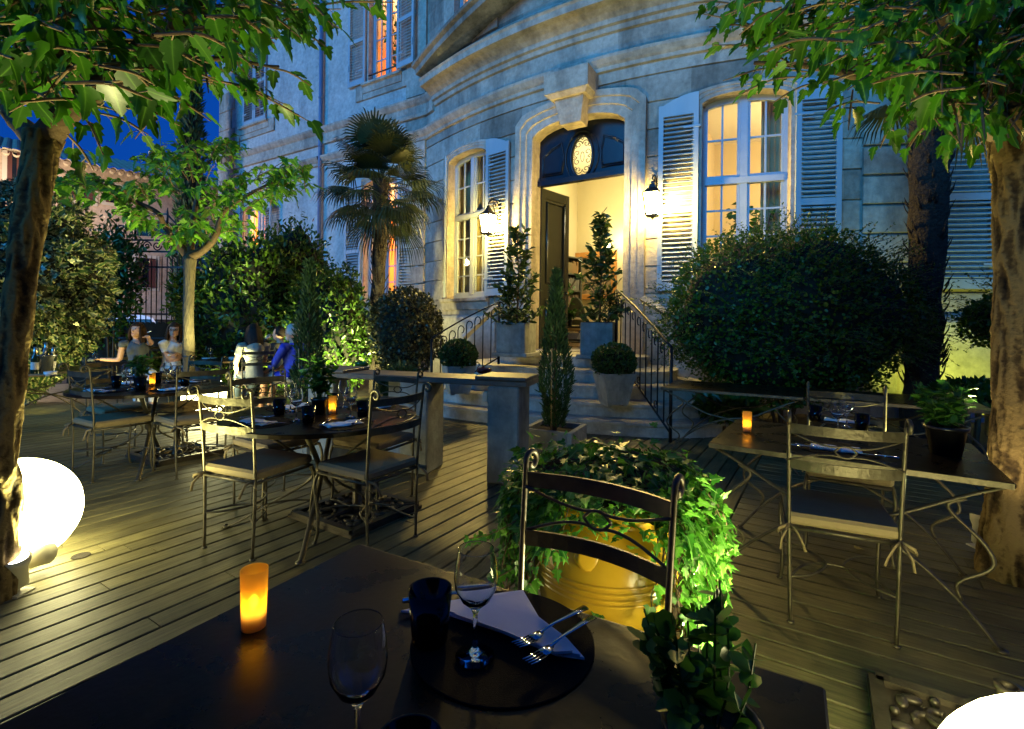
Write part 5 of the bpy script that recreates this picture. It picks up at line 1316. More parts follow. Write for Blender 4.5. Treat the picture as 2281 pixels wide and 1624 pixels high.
for i in range(500):
    u1 = 1600 + 900 * rg.random() ** .9; lim = 150 + 170 * min(1, max(0, (u1 - 1700) / 350)); v1 = -420 + (lim + 400) * rg.random() ** .7; Y = 2.0 + 1.6 * rg.random()
    if u1 > 2130 and v1 > 150: Y = 2.75 + .5 * rg.random()
    L = 110 + 130 * rg.random(); an = rg.normal() * .5 + (math.pi - .25)
    px_shoot(u1 - L * math.cos(an), v1 - L * .4 * abs(math.sin(an)) - 20, Y - .15 * rg.normal(), u1, v1, Y)
shoots_crown(tR, sh, LOBED, .103, M['leaf'], 16, 15)
# slim tree in the middle distance
tM = thing('mulberry_tree', 'slim pollarded tree with brightly lit crown between the white shirted woman and the hedge', 'tree')
bm_ = G(420, 903, 0); fm = AT(424, 572, 7.55)
l1 = [fm + Vector((0, 0, -.05)), AT(395, 540, 7.5), AT(365, 500, 7.4), AT(345, 470, 7.3), AT(250, 430, 7.2), AT(190, 420, 7.1)]
l2 = [fm, AT(455, 555, 7.5), AT(480, 525, 7.4), AT(500, 470, 7.4), AT(560, 430, 7.5), AT(620, 400, 7.6)]
l3 = [fm, AT(430, 500, 7.6), AT(440, 430, 7.6), AT(450, 380, 7.6), AT(500, 330, 7.6)]
bark_trunk([bm_ - Vector((0, 0, .05)), bm_ + Vector((0, 0, .4)), AT(420, 740, 7.55), AT(421, 640, 7.55), fm], [.105, .084, .075, .073, .09], M['bark2'], tM, 12, n=14)
bark_trunk(l1, [.07, .05, .04, .035, .025, .015], M['limb'], tM, 13, 'limb', 10, .05, [(l2, [.075, .055, .05, .035, .025, .012]), (l3, [.05, .04, .03, .022, .01])])
s = MB(); s.lathe([(.094, 0), (.098, .01), (.094, .02)], 16, Matrix.Translation(AT(421, 795, 7.55))); s.build('tree_strap', M['black'], tM)
sh = []; rg = np.random.default_rng(25)
CL = [(215, 420, 75, 40), (290, 440, 60, 35), (360, 400, 60, 45), (330, 350, 40, 25), (430, 330, 60, 30), (500, 310, 35, 20), (560, 380, 75, 45), (610, 430, 50, 30), (640, 380, 40, 35), (500, 430, 60, 40), (440, 480, 60, 40), (300, 490, 45, 30), (400, 530, 55, 25), (510, 500, 45, 40), (170, 395, 30, 20), (665, 395, 35, 30), (120, 400, 30, 25), (360, 330, 35, 20)]
for i in range(210):
    c = CL[i % len(CL)]; u = c[0] + c[2] * rg.normal() * .5; v = c[1] + c[3] * rg.normal() * .5; Y = 7.4 + .7 * rg.normal(); L = .25 + .25 * rg.random()
    e = AT(u, v, Y); ct = AT(430, 520, 7.5); d = (e - ct); d.z *= .6; d.normalize(); d += Vector((rg.normal() * .4, rg.normal() * .4, .1)); sh.append((e - d.normalized() * L, e))
shoots_crown(tM, sh, LOBED, .14, M['leaf2'], 26, 20, .6)
# fan palm
def palm(label, base, ztop_, rt, nf, R_, seed, crown=True, lean=(0, 0)):
    t = thing('fan_palm', label, 'palm tree', base, 0); rg = np.random.default_rng(seed)
    s = bark_trunk([(0, 0, -.05), (lean[0] * .3, lean[1] * .3, ztop_ * .35), (lean[0] * .7, lean[1] * .7, ztop_ * .7), (lean[0], lean[1], ztop_)], [rt, rt * .95, rt, rt * 1.1], M['palmbark'], t, seed, n=16, ridge=.28)
    s = MB(); 
    for i in range(int(ztop_ * 34)):
        z = ztop_ * (.12 + .88 * rg.random()); a = rg.random() * 6.28; f = z / ztop_; x, y = lean[0] * f, lean[1] * f; r = rt * .93
        s.tube([(x + r * math.cos(a), y + r * math.sin(a), z - .06), (x + (r + .05) * math.cos(a), y + (r + .05) * math.sin(a), z + .03), (x + (r + .06 + .05 * rg.random()) * math.cos(a), y + (r + .06) * math.sin(a), z + .08 + .08 * rg.random())], [.02, .014, .004], 5, flat=(.5, 1))
    s.build('leaf_stubs', M['palmbark'], t)
    if not crown: return t
    s = MB(); V = []; Fc = []; rn = []
    for i in range(nf):
        q = (i + .5) / nf; el = R(84) - q * R(122); a = i * 2.39996 + rg.normal() * .2; L = R_ * (.38 + .22 * rg.random())
        d = Vector((math.cos(a) * math.cos(el), math.sin(a) * math.cos(el), math.sin(el))); b = Vector((lean[0], lean[1], ztop_ - .05 - .3 * q)); e = b + d * L + Vector((0, 0, .05 - .14 * (q > .4))); s.tube([b, b + d * L * .5 + Vector((0, 0, .05)), e], [.012, .010, .008], 5, cap=False)
        sd = d.cross(Vector((0, 0, 1))); sd = sd.normalized() if sd.length > .05 else Vector((1, 0, 0)); up = sd.cross(d).normalized(); nseg = 32; FL = R_ * (.50 + .1 * rg.random()); dead = rg.random() * .5 + .5 * (q > .75)
        for k in range(nseg):
            th = R(-100) + R(200) * k / (nseg - 1); dd = (d * math.cos(th) + sd * math.sin(th)); ll = FL * (1 - .25 * (abs(th) / R(115)) ** 2) * (.9 + .15 * rg.random()); w = .0165
            lt = dd.cross(up).normalized() * w; sag = (.08 + .42 * q + .22 * rg.random() * q) * ll
            p0, p1, p2, p3 = e, e + dd * ll * .45 + up * .02, e + dd * ll * .78 - Vector((0, 0, sag * .35)), e + dd * ll * .93 - Vector((0, 0, sag))
            bI = len(V); V += [p0, p1 + lt, p1 - lt, p2 + lt * .8, p2 - lt * .8, p3]; Fc += [(bI, bI + 1, bI + 2), (bI + 1, bI + 3, bI + 4, bI + 2), (bI + 3, bI + 5, bI + 4)]; c_ = min(1, max(0, .15 + .5 * dead * rg.random() + .25 * rg.random())); rn += [c_, c_, c_]
    s.build('leaf_stalk', M['frond'], t)
    me = bpy.data.meshes.new('frond'); me.from_pydata([tuple(v) for v in V], [], Fc); at = me.attributes.new('rnd', 'FLOAT', 'FACE'); at.data.foreach_set('value', np.array(rn, np.float32)); me.materials.append(M['frond']); o_ = bpy.data.objects.new('frond', me); link(o_, t)
    return t
pb = AT(836, 880, 9.3); 
palm('bushy fan palm with a dark shaggy trunk in front of the orange lit window', (pb.x, 9.3, 0), AT(838, 395, 9.3).z, .125, 38, 1.24, 41, True, (.06, 0))
pb = AT(2052, 900, 6.15)
palm('dark shaggy palm trunk rising into the right tree crown between two blue shutters', (pb.x, 6.15, 0), 4.6, .19, 9, .95, 42, True, (.10, .0))
# bushes
def bush(nm, label, cat, c, rad, T, n, size, material, seed, lump=.22, shell=.6, k=.8, up=.3, trunk=False, lumpf=2.2, jit=.8, group=None):
    t = thing(nm, label, cat, (c[0], c[1], 0), 0, group)
    core('twigs_or_shade_core', (0, 0, c[2]), rad, M['darkcore'], t, k, seed, lump, lumpf); blob_leaves('foliage', T, (0, 0, c[2]), rad, n, size, material, t, seed, lump, shell, up, jit, lumpf)
    s = MB()
    for i in range(5): a = i * 1.3; s.tube([(.06 * math.cos(a), .06 * math.sin(a), -.02), (rad[0] * .3 * math.cos(a), rad[1] * .3 * math.sin(a), c[2])], [.025, .012], 6)
    s.build('stem', M['twig'], t); return t
def bushpx(nm, label, cat, u0, u1, v0, v1, Y, ry, T, n, size, material, seed, **kw):
    a = AT(u0, (v0 + v1) / 2, Y); b = AT(u1, (v0 + v1) / 2, Y); tp = AT((u0 + u1) / 2, v0, Y); bt = AT((u0 + u1) / 2, v1, Y)
    return bush(nm, label, cat, ((a.x + b.x) / 2, Y, (tp.z + bt.z) / 2), ((b.x - a.x) / 2, ry, (tp.z - bt.z) / 2), T, n, size, material, seed, **kw)
bushpx('laurel_bush', 'tall leafy laurel shrub right of the slim tree, behind the guests', 'shrub', 425, 700, 525, 900, 9.3, .9, OVAL, 9000, .10, M['laurel'], 51, lump=.35, lumpf=2.6)
bushpx('laurel_bush', 'glossy laurel shrub lit white from below beside the palm trunk', 'shrub', 640, 830, 590, 890, 9.0, .75, OVAL, 6500, .085, M['laurel'], 52, lump=.3, lumpf=2.8)
bushpx('laurel_bush', 'upright laurel top standing against the drainpipe', 'shrub', 560, 740, 500, 780, 9.9, .6, OVAL, 4200, .09, M['laurel'], 53, lump=.4, lumpf=3)
bushpx('round_shrub', 'dense brownish round shrub between the palm trunk and the steps', 'shrub', 822, 985, 640, 840, 8.6, .65, ROUND, 6000, .045, M['brownleaf'], 54, lump=.14, shell=.8, lumpf=3)
tw = bushpx('round_shrub', 'huge dark round bush with fine sprays below the wide lit window', 'shrub', 1480, 2015, 520, 905, 6.35, 1.15, ROUND, 15000, .038, M['darkleaf'], 55, lump=.17, shell=.86, k=.88, lumpf=2.0)
def sprays(t, c, rad, n, seed, material, ln=.30, leaf=.03, dirx=0):
    rg = np.random.default_rng(seed); s = MB(); pos = []; tip = []
    for i in range(n):
        d = rg.normal(size=3); d /= np.linalg.norm(d)
        if d[2] < -.45 or d[1] > .6: continue
        b = Vector(c) + Vector(d * np.array(rad) * .93); o = (Vector(d) + Vector((rg.normal() * .55 + dirx, rg.normal() * .4, .15 + rg.normal() * .3))).normalized(); L = ln * (.5 + rg.random()); e = b + o * L - Vector((0, 0, .18 * L)); P = catmull([b, (b + e) / 2 + Vector((0, 0, .05 * L)), e], 4)
        s.tube(P, .0018, 3, cap=False); m_ = int(L / .018)
        for j in range(m_):
            p = P[min(len(P) - 1, int(j / m_ * len(P)))] + o * (.018 * rg.random()); sg = 1 if j % 2 else -1; sdv = o.cross(Vector((0, 0, 1))); pos.append(p); tip.append(sdv * sg + o * .5 + Vector((0, 0, rg.normal() * .4)))
    s.build('spray_twigs', M['twig'], t); N = len(pos); leaf_field('spray_leaves', OVAL, pos, tip, rg.normal(size=(N, 3)) + np.array([0, -.5, .8]), leaf * (.7 + .6 * rg.random(N)), material, t)
a = AT(1747, 712, 6.35); sprays(tw, (0, 0, (AT(1747, 520, 6.35).z + AT(1747, 905, 6.35).z) / 2), (1.53, 1.15, 1.1), 1700, 56, M['darkleaf'], .34)
tw2 = bushpx('round_shrub', 'dark drooping shrub right of the palm trunk, half hidden by the right tree trunk', 'shrub', 2170, 2420, 640, 790, 5.6, .6, ROUND, 3500, .04, M['darkleaf'], 57, lump=.15, shell=.8)
sprays(tw2, (0, 0, (AT(2295, 640, 5.6).z + AT(2295, 790, 5.6).z) / 2), (.63, .6, .38), 260, 58, M['darkleaf'], .35, .03, -.4)
bushpx('low_plant', 'low leafy plant at the foot of the yellow lit wall on the right', 'plant', 2090, 2230, 850, 905, 5.6, .35, OVAL, 900, .09, M['laurel'], 59, lump=.3)
bushpx('lavender_bush', 'small grey green lavender bush behind the slate counter', 'plant', 850, 935, 820, 900, 5.9, .35, NEEDLE, 2600, .09, M['cypress'], 60, lump=.25, k=.6, up=1.2)
bushpx('low_plant', 'low leafy plant between the white shirted woman and the fence', 'plant', 330, 420, 785, 840, 8.8, .3, OVAL, 900, .08, M['laurel'], 61, lump=.3)
bushpx('low_plant', 'low dark plant under the near empty table beside the stair railing', 'plant', 1560, 1680, 880, 930, 6.0, .3, OVAL, 500, .12, M['laurel'], 62, lump=.3)
# ivy hedge on the left and creepers on the gate
bushpx('ivy_hedge', 'tall variegated ivy hedge between the left trunk and the gate', 'hedge', -140, 215, 405, 880, 7.6, .9, IVY, 7500, .105, M['ivyvar'], 63, lump=.22, shell=.8, lumpf=2.4, jit=.5, up=-.2)
bushpx('climbing_plant', 'leafy creeper climbing the left half of the iron gate', 'climber', 190, 320, 480, 760, 10.2, .35, OVAL, 2600, .11, M['laurel'], 64, lump=.5, k=.35, shell=.3, lumpf=3)
bushpx('climbing_plant', 'dark creeper on the right part of the gate behind the slim tree', 'climber', 380, 470, 600, 740, 10.3, .35, OVAL, 1300, .11, M['darkleaf'], 65, lump=.5, k=.4, shell=.3, lumpf=3)
# ivy jar
tj = thing('ivy_jar', 'yellow glazed jar overflowing with bright green ivy behind the near table', 'planter', (.38, 1.98, 0)); tj.scale = (1.03,) * 3
s = MB(); s.lathe([(.001, .0), (.17, .0), (.185, .03), (.235, .18), (.262, .30), (.265, .36), (.255, .44), (.225, .51), (.20, .545), (.195, .57), (.23, .585), (.25, .60), (.25, .63), (.22, .635), (.19, .58), (.001, .56)], 40)
for z, r in [(.325, .2645), (.345, .2655), (.365, .2655), (.385, .264)]: s.lathe([(r, z - .005), (r + .004, z), (r, z + .005)], 40)
s.lathe([(.045, -.02), (.04, .004), (.03, .008), (.001, .006)], 14, Matrix.Translation((-.10, -.225, .47)) @ Matrix.Rotation(R(75), 4, 'X'))
s.build('jar', M['yellowjar'], tj)
s = MB(); s.lathe([(.20, .60), (.001, .61)], 18); s.build('soil', M['soil'], tj)
rg = np.random.default_rng(71); pos = []; tip = []; nr = []; s = MB()
core('twigs_or_shade_core', (0, 0, .62), (.28, .28, .10), M['darkcore'], tj, .85, 3)
for i in range(330):
    a = rg.random() * 6.283
    if abs((a - R(262) + math.pi) % (2 * math.pi) - math.pi) < R(24): continue
    front = math.cos(a - R(-100)); r0 = .32 * rg.random() ** .5; p = Vector((r0 * math.cos(a), r0 * math.sin(a), .72 + .07 * rg.random() - .15 * r0))
    Lh = (.15 + .5 * rg.random()) * (1.3 if math.cos(a) > .45 else (.30 if math.sin(a) < -.2 else .8)); rmx = .30 + .09 * rg.random() + (.03 if math.cos(a) > .2 else 0); P = [p, Vector((rmx * .8 * math.cos(a), rmx * .8 * math.sin(a), .70)), Vector((rmx * math.cos(a), rmx * math.sin(a), .60))]
    z = .60; aa = a
    while z > .66 - Lh: z -= .07; aa += rg.normal() * .06; P.append(Vector(((rmx + rg.normal() * .012) * math.cos(aa), (rmx + rg.normal() * .012) * math.sin(aa), max(.03, z))))
    Q = catmull(P, 4); s.tube(Q, .0022, 4, cap=False)
    acc = 0
    for j in range(1, len(Q)):
        acc += (Q[j] - Q[j - 1]).length
        if acc > .020:
            acc = 0; o = Vector((math.cos(aa) + rg.normal() * .5, math.sin(aa) + rg.normal() * .5, .3 * rg.normal())); pe = Q[j] + o.normalized() * .022; pos.append(pe); tip.append(Vector((o.x * .5, o.y * .5, -.7 + .5 * rg.normal())) + Vector((rg.normal(), rg.normal(), 0)) * .35); nr.append(Vector((math.cos(aa), math.sin(aa), .6)) + Vector(rg.normal(size=3)) * .3)
for i in range(1700):
    a = rg.random() * 6.283; r0 = .40 * rg.random() ** .5; pos.append(Vector((r0 * math.cos(a), r0 * math.sin(a), .735 + .045 * rg.normal() - .22 * r0))); tip.append(Vector((math.cos(a) + rg.normal() * .8, math.sin(a) + rg.normal() * .8, -.1 + .3 * rg.normal()))); nr.append(Vector((rg.normal() * .4, rg.normal() * .4, 1)))
for (u0, v0, u1, v1) in [(1150, 1160, 1045, 1200), (1180, 1230, 1100, 1290), (1200, 1290, 1175, 1300), (1570, 1250, 1640, 1215), (1330, 1330, 1335, 1375)]:
    P = catmull([AT(u0, v0, 1.75), AT((u0 + u1) / 2, (v0 + v1) / 2 + 8, 1.73), AT(u1, v1, 1.72)], 5); P = [(p - Vector((.38, 1.98, 0))) / 1.03 for p in P]; s.tube(P, .0022, 4, cap=False)
    for j in range(2, len(P)): pos.append(P[j]); tip.append(Vector((rg.normal() * .6, rg.normal() * .4, -.5))); nr.append(Vector((rg.normal() * .3, -.8, .5)))
s.build('stem', M['twig'], tj); N = len(pos); leaf_field('foliage', IVY, pos, tip, nr, .025 + .030 * rg.random(N), M['ivy'], tj)

# ------------------------------------------------------------------ boundary: gate, fence, neighbour, car, cypress, wires
gt = thing('iron_gate', 'tall black iron gate with scrollwork crest behind the seated guests', 'gate', (0, 10.6, 0))
def gx(u, Y=10.6): return AT(u, 700, Y).x
xa, xb = gx(198), gx(452)
s = MB(); n = 22
for i in range(n + 1):
    x = xa + (xb - xa) * i / n; s.tube([(x, 0, .1), (x, 0, 2.62), (x, 0, 2.70)], [.012, .012, .003], 6)
s.build('bar', M['iron'], gt)
s = MB()
for z in (1.45, 2.45, 2.78, 3.02): s.box(((xa + xb) / 2, 0, z), (xb - xa, .03, .035))
s.build('cross_bar', M['iron'], gt)
s = MB(); 
for i in range(11):
    x = xa + (xb - xa) * (i + .5) / 11
    s.tube([(x + a, 0, 2.90 + b) for a, b in spiral(0, 0, .10, .02, 0, R(560) * (1 if i % 2 else -1), 20)], .014, 5)
xm = gx(335)
for sx in (-1, 1):
    s.tube([(xm + sx * (.62 + a), 0, 3.22 + b) for a, b in spiral(0, 0, .16, .03, -1.2, 5.5, 22)], .018, 5); s.tube(catmull([(xm + sx * 1.2, 0, 3.04), (xm + sx * .8, 0, 3.12), (xm + sx * .5, 0, 3.4), (xm + sx * .36, 0, 3.55)], 5), .018, 5); s.tube([(xm + sx * .34, 0, 3.04), (xm + sx * .34, 0, 3.62), (xm + sx * .34, 0, 3.72)], [.022, .022, .004], 6)
s.box((xm, 0, 3.58), (.72, .02, .03)); s.box((xm, .01, 3.28), (.62, .012, .34)); s.build('crest', M['iron'], gt)
s = MB(); s.box((xa - .12, 0, 1.5), (.2, .2, 3.0)); s.box((xb + .12, 0, 1.5), (.2, .2, 3.0)); s.build('gate_post', M['iron'], gt)
fx = thing('metal_fence', 'dark sheet metal fence with scalloped top edge behind the seated women', 'fence', (0, 10.2, 0)); s = MB(); x0, x1 = gx(150, 10.2), gx(450, 10.2); n = 26
poly = [(x0, 0.0)]; w = (x1 - x0) / n
for i in range(n):
    for k in range(6):
        a = math.pi * (1 - k / 5); poly.append((x0 + w * (i + .5) + w * .42 * math.cos(a), 1.24 + w * .42 * math.sin(a)))
poly.append((x1, 0.0)); poly = [(x, z) for x, z in poly]
s.add([(x, 0, z) for x, z in poly] + [(x, .02, z) for x, z in poly], [tuple(range(len(poly))), tuple(range(2 * len(poly) - 1, len(poly) - 1, -1))] + [(i, (i + 1) % len(poly), len(poly) + (i + 1) % len(poly), len(poly) + i) for i in range(len(poly))])
s.build('sheet', mat('mat_sheet_metal', (.010, .008, .005), (.024, .019, .011), 6, .75, 0, spec=.12), fx)
s = MB(); s.box(((x0 + x1) / 2, -.02, .95), (x1 - x0, .03, .03)); s.build('rail', M['iron'], fx)
# neighbouring house
nh = thing('neighbour_house', 'low beige house with tiled roof and dark red shutters beyond the gate', 'house'); a0 = Vector((-22.5, 5.9)); e1 = Vector((.7071, .7071)); nn = Vector((.7071, -.7071)); LH = 23.5
def HP(l, o, z): p = a0 + e1 * l + nn * o; return (p.x, p.y, z)
s = MB(); s.add([HP(0, 0, -.1), HP(LH, 0, -.1), HP(LH, 0, 6.1), HP(0, 0, 6.1), HP(LH, -7, -.1), HP(LH, -7, 6.1)], [(0, 1, 2, 3), (1, 4, 5, 2)]); s.build('wall', stonemat('mat_house_plaster', (.50, .40, .32), (.58, .47, .38), stain=(.35, .27, .2), stain_amt=.4), nh)
s = MB(); k = int(LH / .21); vs = []; n_ = k * 4
for i in range(n_ + 1):
    l = LH * i / n_; b = .05 * abs(math.sin(i * math.pi / 4)); vs += [HP(l, .45, 6.02 + b), HP(l, -4.5, 7.55 + b)]
s.add(vs, [(2 * i, 2 * i + 2, 2 * i + 3, 2 * i + 1) for i in range(n_)]); s.build('roof', mat('mat_roof_tiles', (.30, .19, .12), (.46, .36, .26), 5, .9, bump=.4), nh)
s = MB(); 
for i in range(k): s.lathe([(.085, 0), (.085, .25)], 8, Matrix.Translation(HP(.1 + i * LH / k, .30, 5.93)) @ Matrix.Rotation(math.atan2(nn.y, nn.x), 4, 'Z') @ Matrix.Rotation(R(90), 4, 'Y'))
s.build('eaves_tiles', mat('mat_eaves', (.55, .48, .36), (.66, .60, .48), 5, .9), nh)
red = mat('mat_red_shutter', (.075, .022, .020), (.10, .03, .025), 4, .6); wht = mat('mat_house_trim', (.55, .52, .46), None, rough=.7)
def lfor(u):
    d = ray(u, 700); # intersect with wall line in plan
    A = np.array([[d.x, -e1.x], [d.y, -e1.y]]); sol = np.linalg.solve(A, np.array([a0.x, a0.y])); return sol[1]
for (ul, ur, v0, v1) in [(12, 44, 340, 424), (150, 205, 408, 448), (232, 262, 415, 452), (300, 345, 575, 640)]:
    l0, l1 = lfor(ul), lfor(ur); pm_ = Vector(HP((l0 + l1) / 2, 0, 0)); z1 = AT((ul + ur) / 2, v0, pm_.y).z; z0 = AT((ul + ur) / 2, v1, pm_.y).z; wl = l1 - l0
    s = MB(); s.add([HP(l0 - .1, .02, z0 - .1), HP(l1 + .1, .02, z0 - .1), HP(l1 + .1, .02, z1 + .1), HP(l0 - .1, .02, z1 + .1), HP(l0 - .1, -.01, z0 - .1), HP(l1 + .1, -.01, z0 - .1), HP(l1 + .1, -.01, z1 + .1), HP(l0 - .1, -.01, z1 + .1)], [(0, 1, 2, 3), (0, 1, 5, 4), (1, 2, 6, 5), (2, 3, 7, 6), (3, 0, 4, 7)]); w_ = s.build('window', wht, nh)
    s = MB(); s.add([HP(l0, .03, z0), HP(l1, .03, z0), HP(l1, .03, z1), HP(l0, .03, z1)], [(0, 1, 2, 3)]); s.build('pane', M['door'], w_)
    for (b0_, b1_) in [(l0, l0 + wl * .34), (l1 - wl * .34, l1)]:
        s = MB(); s.add([HP(b0_, .06, z0), HP(b1_, .06, z0), HP(b1_, .06, z1), HP(b0_, .06, z1), HP(b0_, .035, z0), HP(b1_, .035, z0), HP(b1_, .035, z1), HP(b0_, .035, z1)], [(0, 1, 2, 3), (0, 1, 5, 4), (1, 2, 6, 5), (2, 3, 7, 6), (3, 0, 4, 7)]); s.build('shutter', red, nh)
# car
cr_ = thing('parked_car', 'white car parked in the street beyond the gate, only its roof and windows showing', 'car', (AT(336, 705, 15).x, 15.2, -.09), R(8))
def carshell(prof, w, top_in):
    s = MB(); n = len(prof); vs = []
    for y, ins in [(-w / 2, 0), (w / 2, 0)]:
        for (x, z, t) in prof: vs.append((x, y * (1 - top_in * t), z))
    s.add(vs, [tuple(range(n - 1, -1, -1)), tuple(range(n, 2 * n))] + [(i, (i + 1) % n, n + (i + 1) % n, n + i) for i in range(n)], None, False); return s
wp = mat('mat_white_paint', (.75, .76, .78), None, rough=.2)
carshell([(-1.95, .3, 0), (1.95, .3, 0), (2.0, .65, 0), (1.9, .85, 0), (1.05, 1.0, 0), (-1.9, .98, 0), (-2.0, .7, 0)], 1.72, 0).build('body', wp, cr_)
carshell([(-1.80, 1.0, 0), (.98, 1.0, 0), (.30, 1.46, .9), (.1, 1.49, 1), (-1.35, 1.49, 1), (-1.55, 1.46, .9)], 1.62, .16).build('window', M['door'], cr_)
carshell([(-1.62, 1.44, .92), (.36, 1.44, .92), (.1, 1.56, 1.1), (-1.3, 1.57, 1.1)], 1.66, .12).build('roof', wp, cr_)
s = MB()
for x in (-1.72, -.65, .62):
    for y in (-1, 1): s.tube([(x, y * .81, .98), (x - (.34 if x > 0 else -.12), y * .72, 1.47)], .035, 5)
s.build('pillar', wp, cr_)
for x in (-1.25, 1.25):
    for y in (-.8, .8):
        s = MB(); s.lathe([(.31, -.1), (.33, 0), (.31, .1)], 18, Matrix.Translation((x, y, .33)) @ Matrix.Rotation(R(90), 4, 'X'), cap0=True, cap1=True); s.build('wheel', M['black'], cr_)
# far cypress and overhead wires
tc_ = thing('cypress_tree', 'tall black column cypress against the blue sky left of the mansion', 'tree', (AT(424, 600, 15.5).x, 15.5, 0)); s = MB(); s.tube([(0, 0, -.1), (0, 0, 6)], [.14, .05], 8); s.build('trunk', M['palmbark'], tc_)
core('twigs_or_shade_core', (0, 0, 4.6), (.30, .30, 4.5), M['darkcore'], tc_, .9, 2, .1); cypress_leaves('crown', tc_, .3, 10.6, .48, 4500, 81, .22)
for i, (ua, va, ub, vb, lb) in enumerate([(180, 395, 700, 330, 'thin overhead wire, highest of three crossing the sky gap'), (180, 425, 700, 345, 'thin overhead wire, middle one of three crossing the sky gap'), (180, 455, 700, 400, 'thin overhead wire, lowest of three crossing the sky gap')]):
    s = MB(); a = AT(ua - 90, va + 14, 17); b = AT(ub + 60, vb, 24); s.tube([a + (b - a) * q - Vector((0, 0, 1.2 * q * (1 - q))) for q in np.linspace(0, 1, 12)], .012, 5); tag(s.build('overhead_wire', M['black']), lb, 'wire', 'overhead wires')
# garden bed along the house
s = MB(); bed = [LD(-13, 2.9, 0).xy, LD(-3.2, 2.9, 0).xy, LD(-2.9, .1, 0).xy, F(-4.3, 0, .1).xy, F(-13, 0, .1).xy]; s.prism([tuple(p) for p in bed], -.1, .02); 
tag(s.build('garden_bed', M['soil']), kind='structure')
s = MB(); s.prism([tuple(p) for p in [LD(2.9, .9, 0).xy, LD(3.0, 1.9, 0).xy, LD(7.5, 1.2, 0).xy, LD(9.5, -2.0, 0).xy, F(5.0, 0, .1).xy, F(3.5, 0, .1).xy]], -.1, .02); tag(s.build('garden_bed', M['soil']), kind='structure')
q = AT(2246, 855, 5.9); s = MB(); s.box((0, 0, .47), (.40, .40, .42), bev=.01); s.box((0, 0, .70), (.46, .46, .05), bev=.01); s.box((0, 0, .13), (.36, .36, .26)); simple('stone_pedestal', s, M['dirty'], 'grey stone pedestal against the yellow lit wall beside the right trunk', 'pedestal', (q.x + .05, 5.9, 0), R(-20))

q = G(1908, 1224, .006); lf_ = leaf_field('fallen_leaf', LOBED, [(0, 0, .004)], [(1, .4, 0)], [(0, 0, 1.)], .075, mat('mat_fallen_leaf', (.42, .34, .08), (.5, .42, .12), 30, .7)); lf_.location = q; tag(lf_, 'yellow fallen leaf on the deck under the right rectangular table', 'leaf')
# ------------------------------------------------------------------ things inside the hall
def in_hall(u, Y, z): p = AT(u, 700, Y); return (p.x, p.y, z)
pf = thing('picture_frame', 'large gilt framed picture on the hall wall behind the bay shrub', 'picture', LD(-1.9, -5.55, 2.80), DROT); w, h = 1.15, 1.25; s = MB()
for (x, z, a, b) in [(-w / 2, 0, .16, h + .16), (w / 2, 0, .16, h + .16), (0, -h / 2, w - .16, .16), (0, h / 2, w - .16, .16)]: s.box((x, -.04, z), (a - .001, .08, b), bev=.015)
s.build('frame', mat('mat_gilt', (.50, .22, .05), (.62, .30, .08), 8, .4, .2), pf); s = MB(); s.box((0, -.02, 0), (w - .15, .03, h - .15)); s.build('canvas', mat('mat_canvas', (.10, .09, .05), (.50, .34, .20), 3.2, .7, contrast=.15), pf)
bs = thing('bookcase', 'tall grey bookcase full of books inside the hall', 'bookcase', in_hall(1254, 13.1, .85), DROT + R(70)); s = MB()
for x in (-.5, .5): s.box((x, 0, 1.15), (.05, .34, 2.3))
for i in range(6): s.box((0, 0, .06 + i * .44), (.95, .33, .035))
s.box((0, .16, 1.15), (.95, .02, 2.28)); s.build('shelf', mat('mat_grey_wood', (.10, .10, .075), (.14, .14, .10), 6, .6), bs)
rb = random.Random(3)
for sh_ in range(5):
    x = -.44; s = MB()
    while x < .42: w_ = .025 + .03 * rb.random(); hh = .2 + .14 * rb.random(); s.box((x + w_ / 2, -.03, .08 + sh_ * .44 + hh / 2), (w_ - .002, .2, hh)); x += w_ + (.05 if rb.random() < .1 else 0)
    s.build('books', mat('mat_books_%d' % sh_, [(.4, .34, .24), (.15, .05, .03), (.5, .45, .35), (.08, .10, .12), (.45, .20, .08)][sh_], [(.1, .06, .04), (.5, .42, .3), (.2, .08, .04), (.45, .4, .3), (.2, .22, .1)][sh_], 18, .7, stretch=(1, .01, .01)), bs)
ar = thing('armchair', 'oval backed grey armchair inside the hall', 'armchair', in_hall(1262, 12.6, .85), DROT + R(150)); s = MB()
s.ball((0, 0, 0), 1, 16, Matrix.Translation((0, -.32, .78)) @ Matrix.Rotation(R(-8), 4, 'X'), (.34, .06, .42)); s.build('backrest', mat('mat_grey_fabric', (.12, .13, .09), (.17, .18, .12), 20, .9), ar)
s = MB(); s.box((0, .05, .40), (.62, .60, .16), bev=.05); s.build('seat', M['cushion'], ar)
for sx in (-1, 1):
    s = MB(); s.tube(catmull([(sx * .33, -.28, .62), (sx * .36, 0, .64), (sx * .34, .22, .60), (sx * .33, .24, .40)], 4), .03, 7); s.build('armrest', mat('mat_pale_wood' + str(sx), (.5, .42, .3), None, rough=.4), ar)
    for sy in (-.25, .3): s = MB(); s.tube([(sx * .28, sy, .33), (sx * .29, sy, .0)], [.03, .018], 7); s.build('leg', M['cream'], ar)
ct = thing('coffee_table', 'low black wooden table just inside the open door', 'table', in_hall(1272, 11.4, .85), DROT); s = MB(); s.box((0, 0, .43), (1.0, .6, .05), bev=.01); s.build('tabletop', M['black'], ct)
for x in (-.44, .44):
    for y in (-.25, .25): s = MB(); s.box((x, y, .20), (.06, .06, .41)); s.build('leg', M['black'], ct)
s = MB(); s.box((0, 0, .14), (.82, .50, .03)); s.build('shelf', M['black'], ct)
p = ct.location
